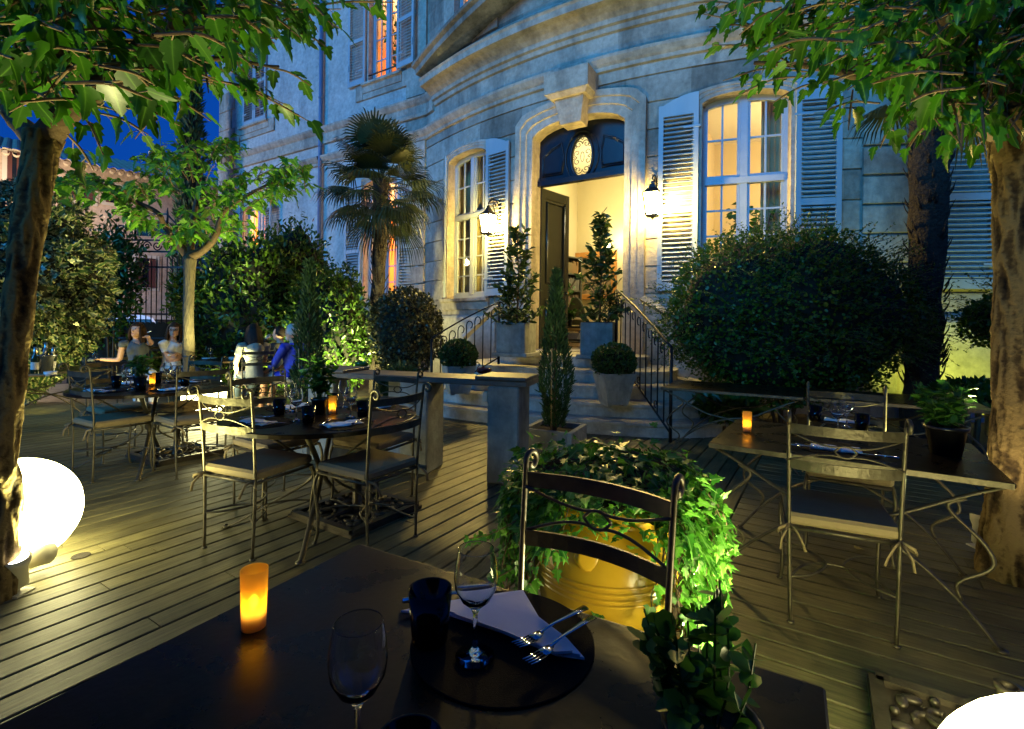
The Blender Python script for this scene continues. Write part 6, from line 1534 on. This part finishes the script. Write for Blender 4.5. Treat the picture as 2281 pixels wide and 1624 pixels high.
herb('fern like plant in a black pot on the low hall table', (p.x - .05, p.y - .05, .85 + .455), .08, .14, .26, .2, 160, OVAL, .12, 35, 16, None)
s = MB()
for i in range(4): s.box((.01 * i, .008 * i, .018 + i * .034), (.30 - .02 * i, .22, .03), rz=.1 * i)
simple('stack_of_books', s, M['white'], 'stack of pale books on the shelf of the low hall table', 'books', (p.x + .05, p.y, .85 + .156), DROT)
hp = thing('hall_plant', 'leafy green house plant at the left inside the doorway', 'house plant', in_hall(1249, 12.0, .85)); s = MB(); s.lathe([(.001, 0), (.12, 0), (.16, .32), (.14, .32), (.001, .30)], 16); s.build('pot', M['black'], hp); s = MB()
rg = np.random.default_rng(91); pos = []; tip = []
for i in range(14):
    a = rg.random() * 6.28; e = Vector((.35 * math.cos(a), .35 * math.sin(a), 1.5 + .9 * rg.random())); s.tube(catmull([(0, 0, .3), (e.x * .3, e.y * .3, e.z * .7), e], 4), .008, 5, cap=False)
    for j in range(14): q = .4 + .6 * rg.random(); pos.append(Vector((e.x * q * q, e.y * q * q, .3 + (e.z - .3) * q)) + Vector(rg.normal(size=3)) * .08); tip.append(Vector((rg.normal(), rg.normal(), -.3)))
s.build('stem', M['twig'], hp); N = len(pos); leaf_field('foliage', HEART, pos, tip, rg.normal(size=(N, 3)) + np.array([0, 0, 1.]), .13 * (.7 + .6 * rg.random(N)), M['herb'], hp)
wl_ = thing('wall_light', 'small bright wall light above the framed picture in the hall', 'wall light', LD(-1.45, -5.5, 3.62), DROT); s = MB(); s.box((0, -.02, 0), (.10, .08, .14), bev=.01); s.build('bracket', M['cream'], wl_); s = MB(); s.ball((0, -.14, .02), .065, 10); s.build('bulb', emis('mat_bulb', (1, .85, .5), 22), wl_)
# table lamp behind the orange window
tl = thing('table_lamp', 'cream table lamp glowing behind the orange window beside the palm', 'lamp', LD(-5.55, -1.95, 1.75)); s = MB(); s.lathe([(.001, 0), (.10, 0), (.10, .03), (.04, .06), (.05, .2), (.075, .38), (.03, .5), (.02, .62)], 16); s.build('lamp_base', M['cream'], tl); s = MB(); s.lathe([(.34, .62), (.30, .70), (.16, .98)], 20); s.build('lamp_shade', emis('mat_shade', (1, .62, .28), 2.2), tl)
s = MB(); s.box((0, 0, -.025), (.9, .5, .05)); 
for x in (-.4, .4):
    for y in (-.2, .2): s.box((x, y, -.40), (.05, .05, .70))
simple('side_table', s, M['cream'], 'pale side table carrying the lamp behind the orange window', 'table', LD(-5.55, -1.95, 1.75), DROT)
pic = thing('small_picture', 'small dark picture on the orange wall inside the palm window', 'picture', LD(-7.2, -4.9, 2.6), DROT); s = MB(); s.box((0, -.02, 0), (.8, .04, .95)); s.build('frame', M['steel_dark'], pic); s = MB(); s.box((0, -.045, 0), (.62, .01, .77)); s.build('canvas', mat('mat_canvas2', (.08, .04, .02), (.3, .16, .06), 4, .6), pic)
# plants and chandelier glints in the salon and upper room
def indoor_plant(label, c, h, r, n, seed, size):
    t = thing('house_plant', label, 'house plant', c); s = MB(); s.lathe([(.001, 0), (.13, 0), (.17, .3), (.15, .3), (.001, .28)], 14); s.build('pot', M['black'], t); rg = np.random.default_rng(seed); pos = []; tip = []; s = MB()
    for i in range(16):
        a = rg.random() * 6.28; e = Vector((r * math.cos(a) * rg.random(), r * math.sin(a) * rg.random(), h * (.6 + .4 * rg.random()))); P = catmull([(0, 0, .28), (e.x * .5, e.y * .5, e.z * .6), e], 5); s.tube(P, .010, 5, cap=False)
        for j in range(n // 16): q = rg.random() ** .5; p = P[min(len(P) - 1, int(q * len(P)))]; pos.append(p + Vector(rg.normal(size=3)) * .06); tip.append(Vector((rg.normal(), rg.normal(), .2)))
    s.build('stem', M['twig'], t); N = len(pos); leaf_field('foliage', HEART, pos, tip, rg.normal(size=(N, 3)) + np.array([0, 0, 1.]), size * (.7 + .6 * rg.random(N)), M['herb'], t)
indoor_plant('green plant glowing behind the panes of the wide lit window', LD(2.75, -1.15, 1.65), 1.75, .5, 420, 93, .11); indoor_plant('dark branching plant behind the window at the right edge', LD(6.35, -2.6, 1.35), 2.3, .5, 200, 94, .12); indoor_plant('spindly plant behind the upper orange window', LD(-5.9, -1.6, 7.3), 2.6, .6, 180, 95, .13)
def glint(label, c): 
    s = MB(); s.ball((0, 0, 0), .06, 8); o_ = s.build('lamp_bulb', emis('mat_glint%d' % len(bpy.data.materials), (1, .85, .55), 40)); o_.location = c; tag(o_, label, 'bulb')
glint('bright bare bulb behind the wide lit window', LD(2.98, -1.9, 2.62)); glint('bright bulb low behind the upper orange window', LD(-5.65, -1.6, 8.05)); glint('second bulb, left of the low one behind the upper orange window', LD(-6.05, -1.7, 8.2))
# ------------------------------------------------------------------ people
def seg_mesh(mb, pts, rad, n=10, flat=None): mb.tube(pts, rad, n, flat=flat)
SKIN = mat('mat_skin', (.50, .26, .16), (.56, .31, .20), 30, .5); EYE_M = mat('mat_eye', (.02, .015, .01), None, rough=.2); LIP = mat('mat_lips', (.40, .12, .10), None, rough=.4)
def cloth(name, c, c2=None): return mat('mat_' + name, c, c2 or tuple(x * .8 for x in c), 14, .9, bump=.35, bscale=9)
def person(label, loc, rz, look, top, bottom, hair, hands, pose=None, female=True, sleeve=.5, shorts=False, glasses=False, beard=False, knees=(.44, .44), ankles=((-.09, .50, .09), (.09, .50, .09)), kx=.10, lean=0.0, hairlen=.30, scale=1.0, shoes=None):
    t = thing('person', label, 'person', loc, rz, 'seated guests'); t.scale = (scale,) * 3
    sw = .165 if female else .20; HIPZ = .53; SHZ = 1.0
    hip = Vector((0, 0, HIPZ)); chest = Vector((0, lean * .7, .86)); neck = Vector((0, lean + .01, 1.05)); head = Vector((look[0] * .02, lean + .035, 1.185))
    body = MB(); F_ = []                                            # regions for clothing
    torso = [(hip + Vector((0, -.01, -.07)), .10), (hip + Vector((0, -.01, .02)), .155), (hip + Vector((0, 0, .13)), .135), (hip + Vector((0, lean * .4, .22)), .125), (chest + Vector((0, .0, -.02)), .15), (chest + Vector((0, 0, .09)), .16 if female else .18), (Vector((0, lean, SHZ)), .13), (neck, .055)]
    P = [p for p, r in torso]
    body.tube(P, [r for p, r in torso], 16, flat=(.72, 1.12) if female else (.78, 1.18))
    body.tube([neck + Vector((0, -.01, -.06)), neck, head + Vector((0, -.01, -.05))], [.06, .052, .055], 12)
    if female:
        for sx in (-1, 1): body.ball(chest + Vector((sx * .07, .085, .03)), .065, 10)
    # head
    body.ball(head + Vector((0, 0, .01)), .098, 14, sc3=(.80, .98, 1.16)); 
    Hm = Matrix.Translation(head) @ Matrix.Rotation(look[1], 4, 'Z') @ Matrix.Rotation(look[2], 4, 'X')
    body.ball((0, .035, -.055), .058, 12, Hm, (.88, 1.0, .95)); body.tube([(0, .088, .012), (0, .108, -.022), (0, .092, -.032)], [.008, .015, .011], 8, Hm); body.ball((0, .075, -.088), .022, 8, Hm, (1.1, .8, .8))
    for sx in (-1, 1): body.ball((sx * .080, -.005, -.012), .022, 8, Hm, (.4, .8, 1.4)); body.ball((sx * .032, .082, .022), .015, 8, Hm, (1.3, .7, .5))
    # legs
    for i, sx in enumerate((-1, 1)):
        kn_ = Vector((sx * kx, knees[i], HIPZ - .005)); an = Vector(ankles[i]); toe = an + (Vector((an.x - kn_.x, max(.12, .14), 0)).normalized() * .17) + Vector((0, 0, -.045))
        body.tube([Vector((sx * .085, -.02, HIPZ - .005)), Vector((sx * .09, .15, HIPZ)), kn_ + Vector((0, -.03, .005)), kn_ + Vector((0, .02, -.03))], [.088, .085, .066, .055], 12)
        mid = kn_ * .62 + an * .38 + Vector((0, -.015, 0)); body.tube([kn_ + Vector((0, .0, -.01)), mid, an + Vector((0, 0, .03)), an], [.060, .056, .038, .036], 12); body.tube([an + Vector((0, -.05, -.05)), an + Vector((0, 0, -.035)), (an + toe) / 2 + Vector((0, 0, -.01)), toe], [.030, .042, .036, .024], 10)
    # arms
    arms = []
    for i, sx in enumerate((-1, 1)):
        sh_ = Vector((sx * sw, lean, SHZ - .01)); h = Vector(hands[i]); d = h - sh_; L = d.length; up, lo = .27, .25
        if L > up + lo - .01: h = sh_ + d.normalized() * (up + lo - .01); d = h - sh_; L = d.length
        a = (up * up - lo * lo + L * L) / (2 * L); hh = math.sqrt(max(0, up * up - a * a)); pole = Vector((sx * .6, -.45, -.8)); pole = pole - d.normalized() * pole.dot(d.normalized()); el = sh_ + d.normalized() * a + pole.normalized() * hh
        body.tube([sh_ + Vector((-sx * .05, 0, .0)), sh_, (sh_ + el) / 2, el], [.055, .054, .043, .037], 10); body.tube([el, el * .6 + h * .4, h], [.037, .035, .025], 10); arms.append((sh_, el, h))
    tmp = body.build('tmp', SKIN); md = tmp.modifiers.new('r', 'REMESH'); md.mode = 'VOXEL'; md.voxel_size = .0125; md.use_smooth_shade = True; m2 = tmp.modifiers.new('s', 'SMOOTH'); m2.iterations = 3; m2.factor = .5
    dg = bpy.context.evaluated_depsgraph_get(); me = bpy.data.meshes.new_from_object(tmp.evaluated_get(dg)); bpy.data.objects.remove(tmp)
    me.name = 'body'; 
    # hands: palm and five fingers joined to the body mesh
    hd = MB()
    for i, (sh_, el, h) in enumerate(arms):
        f = (h - el).normalized(); sd = f.cross(Vector((0, 0, 1)));
        if sd.length < .1: sd = Vector((1, 0, 0))
        sd.normalize(); pn = sd.cross(f); cu_ = -1
        hd.tube([h - f * .01, h + f * .03, h + f * .075], [.024, .034, .032], 8, flat=(.5, 1))
        for k in range(4):
            o = (k - 1.5) * .016; b = h + f * .07 + sd * o; Lf = [.062, .075, .07, .052][k]; hd.tube([b, b + f * Lf * .5 - pn * Lf * .12, b + f * Lf * .85 - pn * Lf * .42], [.0085, .008, .006], 6)
        th_ = -1 if i == 0 else 1; b = h + f * .03 - sd * th_ * .03; hd.tube([b, b - sd * th_ * .022 + f * .025 - pn * .01, b - sd * th_ * .026 + f * .05 - pn * .02], [.011, .009, .007], 6)
    hm = hd.build('tmp', SKIN); bm = bmesh.new(); bm.from_mesh(me); bm.from_mesh(hm.data); bm.to_mesh(me); bm.free(); bpy.data.objects.remove(hm)
    me.materials.clear(); me.materials.append(SKIN)
    for p in me.polygons: p.use_smooth = True
    b_ = bpy.data.objects.new('body', me); link(b_, t)
    # clothing shells taken from the body surface
    def dseg(p, a, b): ab = b - a; q = max(0, min(1, (p - a).dot(ab) / ab.length_squared)); return (p - (a + ab * q)).length, q
    def shell(name, test, off, m_):
        bm = bmesh.new(); bm.from_mesh(me); bm.normal_update(); dl = [f for f in bm.faces if not test(f.calc_center_median())]; bmesh.ops.delete(bm, geom=dl, context='FACES')
        if not bm.faces: bm.free(); return
        bm.normal_update()
        for v in bm.verts: v.co += v.normal * (off + .004 * mnoise.noise(v.co * 14))
        r = bmesh.ops.extrude_edge_only(bm, edges=[e for e in bm.edges if e.is_boundary]); nv = [g for g in r['geom'] if isinstance(g, bmesh.types.BMVert)]
        for v in nv: v.co -= (v.co - (chest if v.co.z > .55 else hip)).normalized() * .004
        m3 = bpy.data.meshes.new(name); bm.to_mesh(m3); bm.free(); m3.materials.append(m_)
        for p in m3.polygons: p.use_smooth = True
        o_ = bpy.data.objects.new(name, m3); link(o_, t)
    def arm_q(p):
        best = (9, 0)
        for (s_, e_, h_) in arms:
            d1, q1 = dseg(p, s_, e_); d2, q2 = dseg(p, e_, h_)
            best = min(best, (d1, q1 * .5), (d2, .5 + q2 * .5))
        return best
    scoop = 1.0
    def is_top(p):
        d, q = arm_q(p)
        if d < .062 and (q > .10): return q < sleeve
        if p.z > 1.03 + (0 if p.y < lean else -.07 * max(0, 1 - abs(p.x) / .10)): return False
        return p.z > HIPZ + .03 and p.y < lean + .21 or (p.z > HIPZ + .01 and p.y < .08)
    def is_bottom(p):
        d, q = arm_q(p)
        if d < .058 and q > .3: return False
        if p.z > HIPZ + .10: return False
        if shorts: return p.y < knees[0] - .06 and p.z > HIPZ - .16
        return p.z > .12
    shell('trousers' if not shorts else 'shorts', is_bottom, .010, bottom); shell('shirt', is_top, .013, top)
    def is_shoe(p): return p.z < .085
    shell('shoes', is_shoe, .006, shoes or M['black'])
    # hair
    h_ = MB(); 
    if hair is not None:
        hm_, style = hair; n = 12
        cap = MB(); cap.ball((0, 0, 0), .108, 16, None, (.86, 1.0, 1.14)); keep_v = []
        cap.v = [Hm @ (Vector((0, -.006, .016)) + v) for v in cap.v]; inv = Hm.inverted(); fs = []; sm = []
        for f in cap.f:
            c = sum((inv @ cap.v[i] for i in f), Vector()) / len(f)
            cut = (c.y > .055 and c.z < .055) or c.z < -.055 or (c.y > .02 and c.z < .0)
            if style == 'short': cut = (c.y > .035 and c.z < .075) or c.z < -.03 or (c.y > .0 and c.z < -.005) 
            if not cut: fs.append(f); sm.append(True)
        cap.f = fs; cap.sm = sm
        if style == 'long':
            for k in range(46):
                a = R(115) + R(310 - 0) * 0 + R(-205) * 0 + (R(125) + R(290 - 0) * 0) * 0
                a = R(150) + R(240) * k / 45; x, y = .088 * math.cos(a), .098 * math.sin(a) - .008
                if y > .045: continue
                L = hairlen * (.85 + .3 * random.random()); p0 = Hm @ Vector((x * .8, y * .8, .07)); p1 = Hm @ Vector((x * 1.08, y * 1.08, -.01)); p2 = p1 + Vector((x * .12, y * .2 - .015, -L * .5)); p3 = p1 + Vector((x * .05 + random.gauss(0, .01), -.02 + random.gauss(0, .01), -L))
                cap.tube(catmull([p0, p1, p2, p3], 3), [.018, .018, .018, .018, .019, .019, .018, .016, .013, .004], 6)
        cap.build('hair', hm_, t)
    if beard:
        s = MB(); s.ball((0, .062, -.078), .040, 10, Hm, (1.05, .8, .95)); s.build('beard', mat('mat_beard', (.5, .47, .42), None, rough=.9), t)
    s = MB()
    for sx in (-1, 1): s.ball((sx * .033, .087, .018), .0085, 8, Hm, (1.2, .7, .8))
    s.build('eyes', EYE_M, t); s = MB(); s.ball((0, .091, -.055), .018, 8, Hm, (1.2, .5, .32)); s.build('mouth', LIP, t)
    if glasses:
        s = MB()
        for sx in (-1, 1): s.tube([Hm @ Vector((sx * .036 + .026 * math.cos(a), .102, .016 + .017 * math.sin(a))) for a in np.linspace(0, 6.283, 14)], .0035, 5); s.tube([Hm @ Vector((sx * .062, .10, .02)), Hm @ Vector((sx * .082, .0, .012))], .0035, 5)
        s.tube([Hm @ Vector((-.012, .104, .018)), Hm @ Vector((.012, .104, .018))], .003, 5); s.build('glasses', M['black'], t)
    return t, arms
brown = mat('mat_hair_brown', (.030, .015, .008), (.06, .03, .014), 40, .6, spec=.15, stretch=(6, 6, .6)); blackh = mat('mat_hair_black', (.008, .006, .005), (.02, .015, .012), 40, .6, spec=.12, stretch=(6, 6, .6)); grey = mat('mat_hair_grey', (.30, .27, .24), (.42, .39, .35), 40, .6)
def pc(x, y, fx, fy, label): return chair(label, x, y, fx, fy, GC7)
def seat(x, y, fx, fy): return (x, y, -.035), yaw(fx, fy)
def local_of(loc, rz, P): return Matrix.Rotation(-rz, 3, 'Z') @ (Vector(P) - Vector(loc))
# woman with raised glass (turned to the right)
l, r_ = seat(-5.84, 7.75, .72, -.62); hL = local_of(l, r_, AT(222, 800, 7.55)); hR = local_of(l, r_, AT(330, 752, 7.45))
w1, arms1 = person('woman in a dark striped tank top and white trousers reaching out with a wine glass', l, r_, (0, R(-50), R(5)), cloth('tank_top', (.05, .055, .06), (.10, .11, .11)), cloth('white_trousers', (.70, .69, .66)), (brown, 'long'), [tuple(hR), tuple(hL)] if hL.x > hR.x else [tuple(hL), tuple(hR)], sleeve=.08, knees=(.45, .43), shoes=cloth('sandals', (.45, .33, .18)), hairlen=.22)
pc(-5.84, 7.75, .72, -.62, 'cushioned metal chair under the woman holding out a wine glass')
hw = Matrix.Translation(w1.location) @ Matrix.Rotation(r_, 4, 'Z') @ (arms1[0][2] if (Matrix.Rotation(r_, 4, 'Z') @ arms1[0][2]).x < (Matrix.Rotation(r_, 4, 'Z') @ arms1[1][2]).x else arms1[1][2])
hc = Matrix.Translation(w1.location) @ Matrix.Rotation(r_, 4, 'Z') @ (arms1[1][2] if (Matrix.Rotation(r_, 4, 'Z') @ arms1[0][2]).x < (Matrix.Rotation(r_, 4, 'Z') @ arms1[1][2]).x else arms1[0][2])
wg((hw.x - .07, hw.y, hw.z - .10), 'wine glass held out by the woman in the tank top')
s = MB(); s.tube([(0, 0, 0), (.07, -.02, .02)], .004, 6); simple('cigarette', s, M['white'], 'lit cigarette in the raised hand of the woman in the tank top', 'cigarette', (hc.x + .02, hc.y - .05, hc.z + .08))
# woman in white T-shirt
l, r_ = seat(-5.50, 8.05, .95, -.30)
person('woman in glasses and a white T-shirt, arms folded, beside the slim trunk', l, r_, (0, R(-48), 0), cloth('white_tee', (.62, .60, .56)), cloth('jeans_dark', (.02, .026, .05)), (brown, 'long'), [(.10, .20, .80), (-.10, .21, .77)], glasses=True, sleeve=.26, hairlen=.26, lean=.02)
pc(-5.50, 8.05, .95, -.30, 'cushioned metal chair under the woman in the white T-shirt')
# older guest at the far side
l, r_ = seat(-4.52, 8.80, .05, -1)
person('older guest in dark clothes at the far side of the table, facing the camera', l, r_, (0, R(0), R(6)), cloth('dark_top', (.012, .012, .018)), cloth('dark_trousers', (.02, .02, .025)), (grey, 'short'), [(-.05, .40, .82), (.16, .30, .80)], female=False, sleeve=.98, scale=.97)
pc(-4.52, 8.80, .05, -1, 'metal chair of the older guest at the far side of the table')
# woman seen from behind
l, r_ = seat(-3.75, 7.25, -.55, .62)
person('woman in a grey vest and jeans with long dark hair, seen from behind', l, r_, (0, R(15), 0), cloth('grey_vest', (.24, .25, .20)), cloth('jeans', (.06, .09, .11), (.09, .13, .15)), (blackh, 'long'), [(-.16, .26, .60), (.08, .30, .60)], sleeve=.24, hairlen=.32, knees=(.44, .40), ankles=((-.16, .36, .09), (.06, .52, .09)))
pc(-3.75, 7.25, -.55, .62, 'cushioned metal chair of the woman seen from behind')
# woman in black
l, r_ = seat(-3.78, 8.15, -.98, .08)
person('dark haired woman in a black top raising a hand to her mouth', l, r_, (0, R(8), 0), cloth('black_top', (.010, .010, .012)), cloth('black_trousers', (.012, .012, .014)), (blackh, 'short'), [(-.10, .20, 1.10), (.12, .32, .76)], sleeve=.97, scale=.97)
pc(-3.78, 8.15, -.98, .08, 'metal chair of the woman in black')
# man in blue
l, r_ = seat(-3.20, 7.35, -.95, .25)
person('grey bearded man in a bright blue shirt and pale shorts, in profile', l, r_, (0, R(5), 0), cloth('blue_shirt', (.010, .035, .42)), cloth('shorts', (.48, .44, .34)), (grey, 'short'), [(-.13, .38, .62), (.13, .40, .62)], female=False, sleeve=.80, shorts=True, beard=True, lean=.02)
pc(-3.20, 7.35, -.95, .25, 'cushioned metal chair of the man in blue')

# ------------------------------------------------------------------ hedge added unseen behind the viewer to keep the sun off the terrace
th_ = thing('sun_block_hedge', 'hedge added out of view behind the camera to block the sun from the terrace', 'hedge', (-1.5, -3.6, 0))
core('twigs_or_shade_core', (0, 0, 2.2), (11, 1.2, 3.0), M['darkcore'], th_, .9, 5, .15); blob_leaves('foliage', OVAL, (0, 0, 2.2), (11, 1.2, 3.0), 5000, .22, M['laurel'], th_, 99, .15, .9)
# ------------------------------------------------------------------ light
def point(name, loc, e, c, r=.06):
    d = bpy.data.lights.new(name, 'POINT'); d.energy = e; d.color = c; d.shadow_soft_size = r; o = bpy.data.objects.new(name, d); COL.objects.link(o); o.location = loc; return o
def spot(name, loc, tgt, e, c, ang=70, r=.04, blend=.6):
    d = bpy.data.lights.new(name, 'SPOT'); d.energy = e; d.color = c; d.shadow_soft_size = r; d.spot_size = R(ang); d.spot_blend = blend; o = bpy.data.objects.new(name, d); COL.objects.link(o); o.location = loc
    o.rotation_euler = (Vector(tgt) - Vector(loc)).to_track_quat('-Z', 'Y').to_euler(); return o
GY = (1.0, .95, .36)
spot('uplight_left', (sl.x + .02, sl.y + .05, .22), (-1.6, 2.6, 3.2), 470, GY, 130); 
spot('uplight_right', (sr.x, sr.y, .30), (1.9, 2.75, 3.0), 520, GY, 125)
spot('uplight_right_trunk', (q_ := G(2262, 1330, .1)).to_tuple(), (2.55, 2.7, 2.5), 50, (1, .80, .42), 80)
spot('uplight_mid', (-4.05, 7.05, .15), (-4.75, 7.45, 3.4), 900, GY, 90)
spot('uplight_jar', (.98, 1.55, .10), (.42, 1.92, .55), 230, (1, .95, .5), 105)
spot('uplight_laurel', (-2.72, 7.95, .15), (-3.25, 9.1, 1.1), 700, (1, .92, .36), 125)
spot('uplight_hedge', (-4.0, 8.55, .12), (-4.9, 9.4, 1.7), 360, (1, .90, .25), 125)
spot('uplight_palm', (-2.3, 8.9, .3), (-2.55, 9.3, 4.3), 160, (1, .88, .42), 60)
spot('uplight_wall_right', (5.6, 6.2, .1), (6.0, 6.9, 1.2), 150, (.85, .95, .10), 110)
spot('uplight_ivy', (-6.2, 6.6, .12), (-6.9, 7.3, .9), 130, (1, .90, .28), 120)
for (x, n_, z, e, c) in [(-.6, -3.8, 4.6, 190, (1, .88, .48)), (-1.05, -5.2, 3.75, 45, (1, .85, .5)), (4.0, -2.8, 4.3, 260, (1, .82, .42)), (7.2, -4.2, 4.2, 160, (1, .80, .55)), (-6.2, -3.2, 4.6, 1300, (1, .70, .35)), (-2.95, -1.3, 3.4, 10, (1, .85, .4)), (-11.5, -3, 4.4, 800, (1, .66, .3)), (-6.2, -3, 10, 420, (1, .68, .36)), (-2.0, -2.6, 10.2, 300, (1, .66, .36))]:
    point('room_lamp', LD(x, n_, z), e, c, .15)
point('street_lamp_light', (-13.0, 12.5, 4.2), 520, (1, .74, .48), .15)

w = bpy.data.worlds.new("World"); sc.world = w; w.use_nodes = True; nt = w.node_tree; bg_ = nt.nodes["Background"]
sky = nt.nodes.new("ShaderNodeTexSky"); sky.sky_type = 'NISHITA'; sky.sun_disc = False
SUN_EL, SUN_ROT = R(2.0), R(200)
sky.sun_elevation = SUN_EL; sky.sun_rotation = SUN_ROT; sky.air_density = 1.4; sky.dust_density = .2; sky.ozone_density = 9
hs = nt.nodes.new("ShaderNodeHueSaturation"); hs.inputs["Saturation"].default_value = 1.35; nt.links.new(sky.outputs[0], hs.inputs["Color"])
bw = nt.nodes.new('ShaderNodeRGBToBW'); nt.links.new(hs.outputs[0], bw.inputs[0])
tn = nt.nodes.new("ShaderNodeMixRGB"); tn.blend_type = 'MULTIPLY'; tn.inputs[0].default_value = 1; tn.inputs[2].default_value = (.16, 3.9, 25.0, 1); nt.links.new(bw.outputs[0], tn.inputs[1])
nt.links.new(tn.outputs[0], bg_.inputs[0]); bg_.inputs[1].default_value = .10
sd = bpy.data.lights.new('sun', 'SUN'); sd.energy = 3.0; sd.angle = R(26); sd.color = (.05, .40, 1.0); so = bpy.data.objects.new('sun', sd); COL.objects.link(so)
so.rotation_euler = Vector((.52, .72, -.36)).to_track_quat('-Z', 'Y').to_euler()
sc.view_settings.view_transform = 'Standard'; sc.view_settings.look = 'None'; sc.view_settings.exposure = 0; sc.view_settings.gamma = 1
cy = sc.cycles; sc.render.engine = 'CYCLES'
cy.use_denoising = True
try: cy.denoiser = 'OPENIMAGEDENOISE'
except Exception: pass
cy.max_bounces = 10; cy.diffuse_bounces = 3; cy.glossy_bounces = 3; cy.transmission_bounces = 10; cy.transparent_max_bounces = 16
cy.caustics_reflective = False; cy.caustics_refractive = False; cy.sample_clamp_indirect = 3.0; cy.sample_clamp_direct = 0
cy.use_light_tree = True
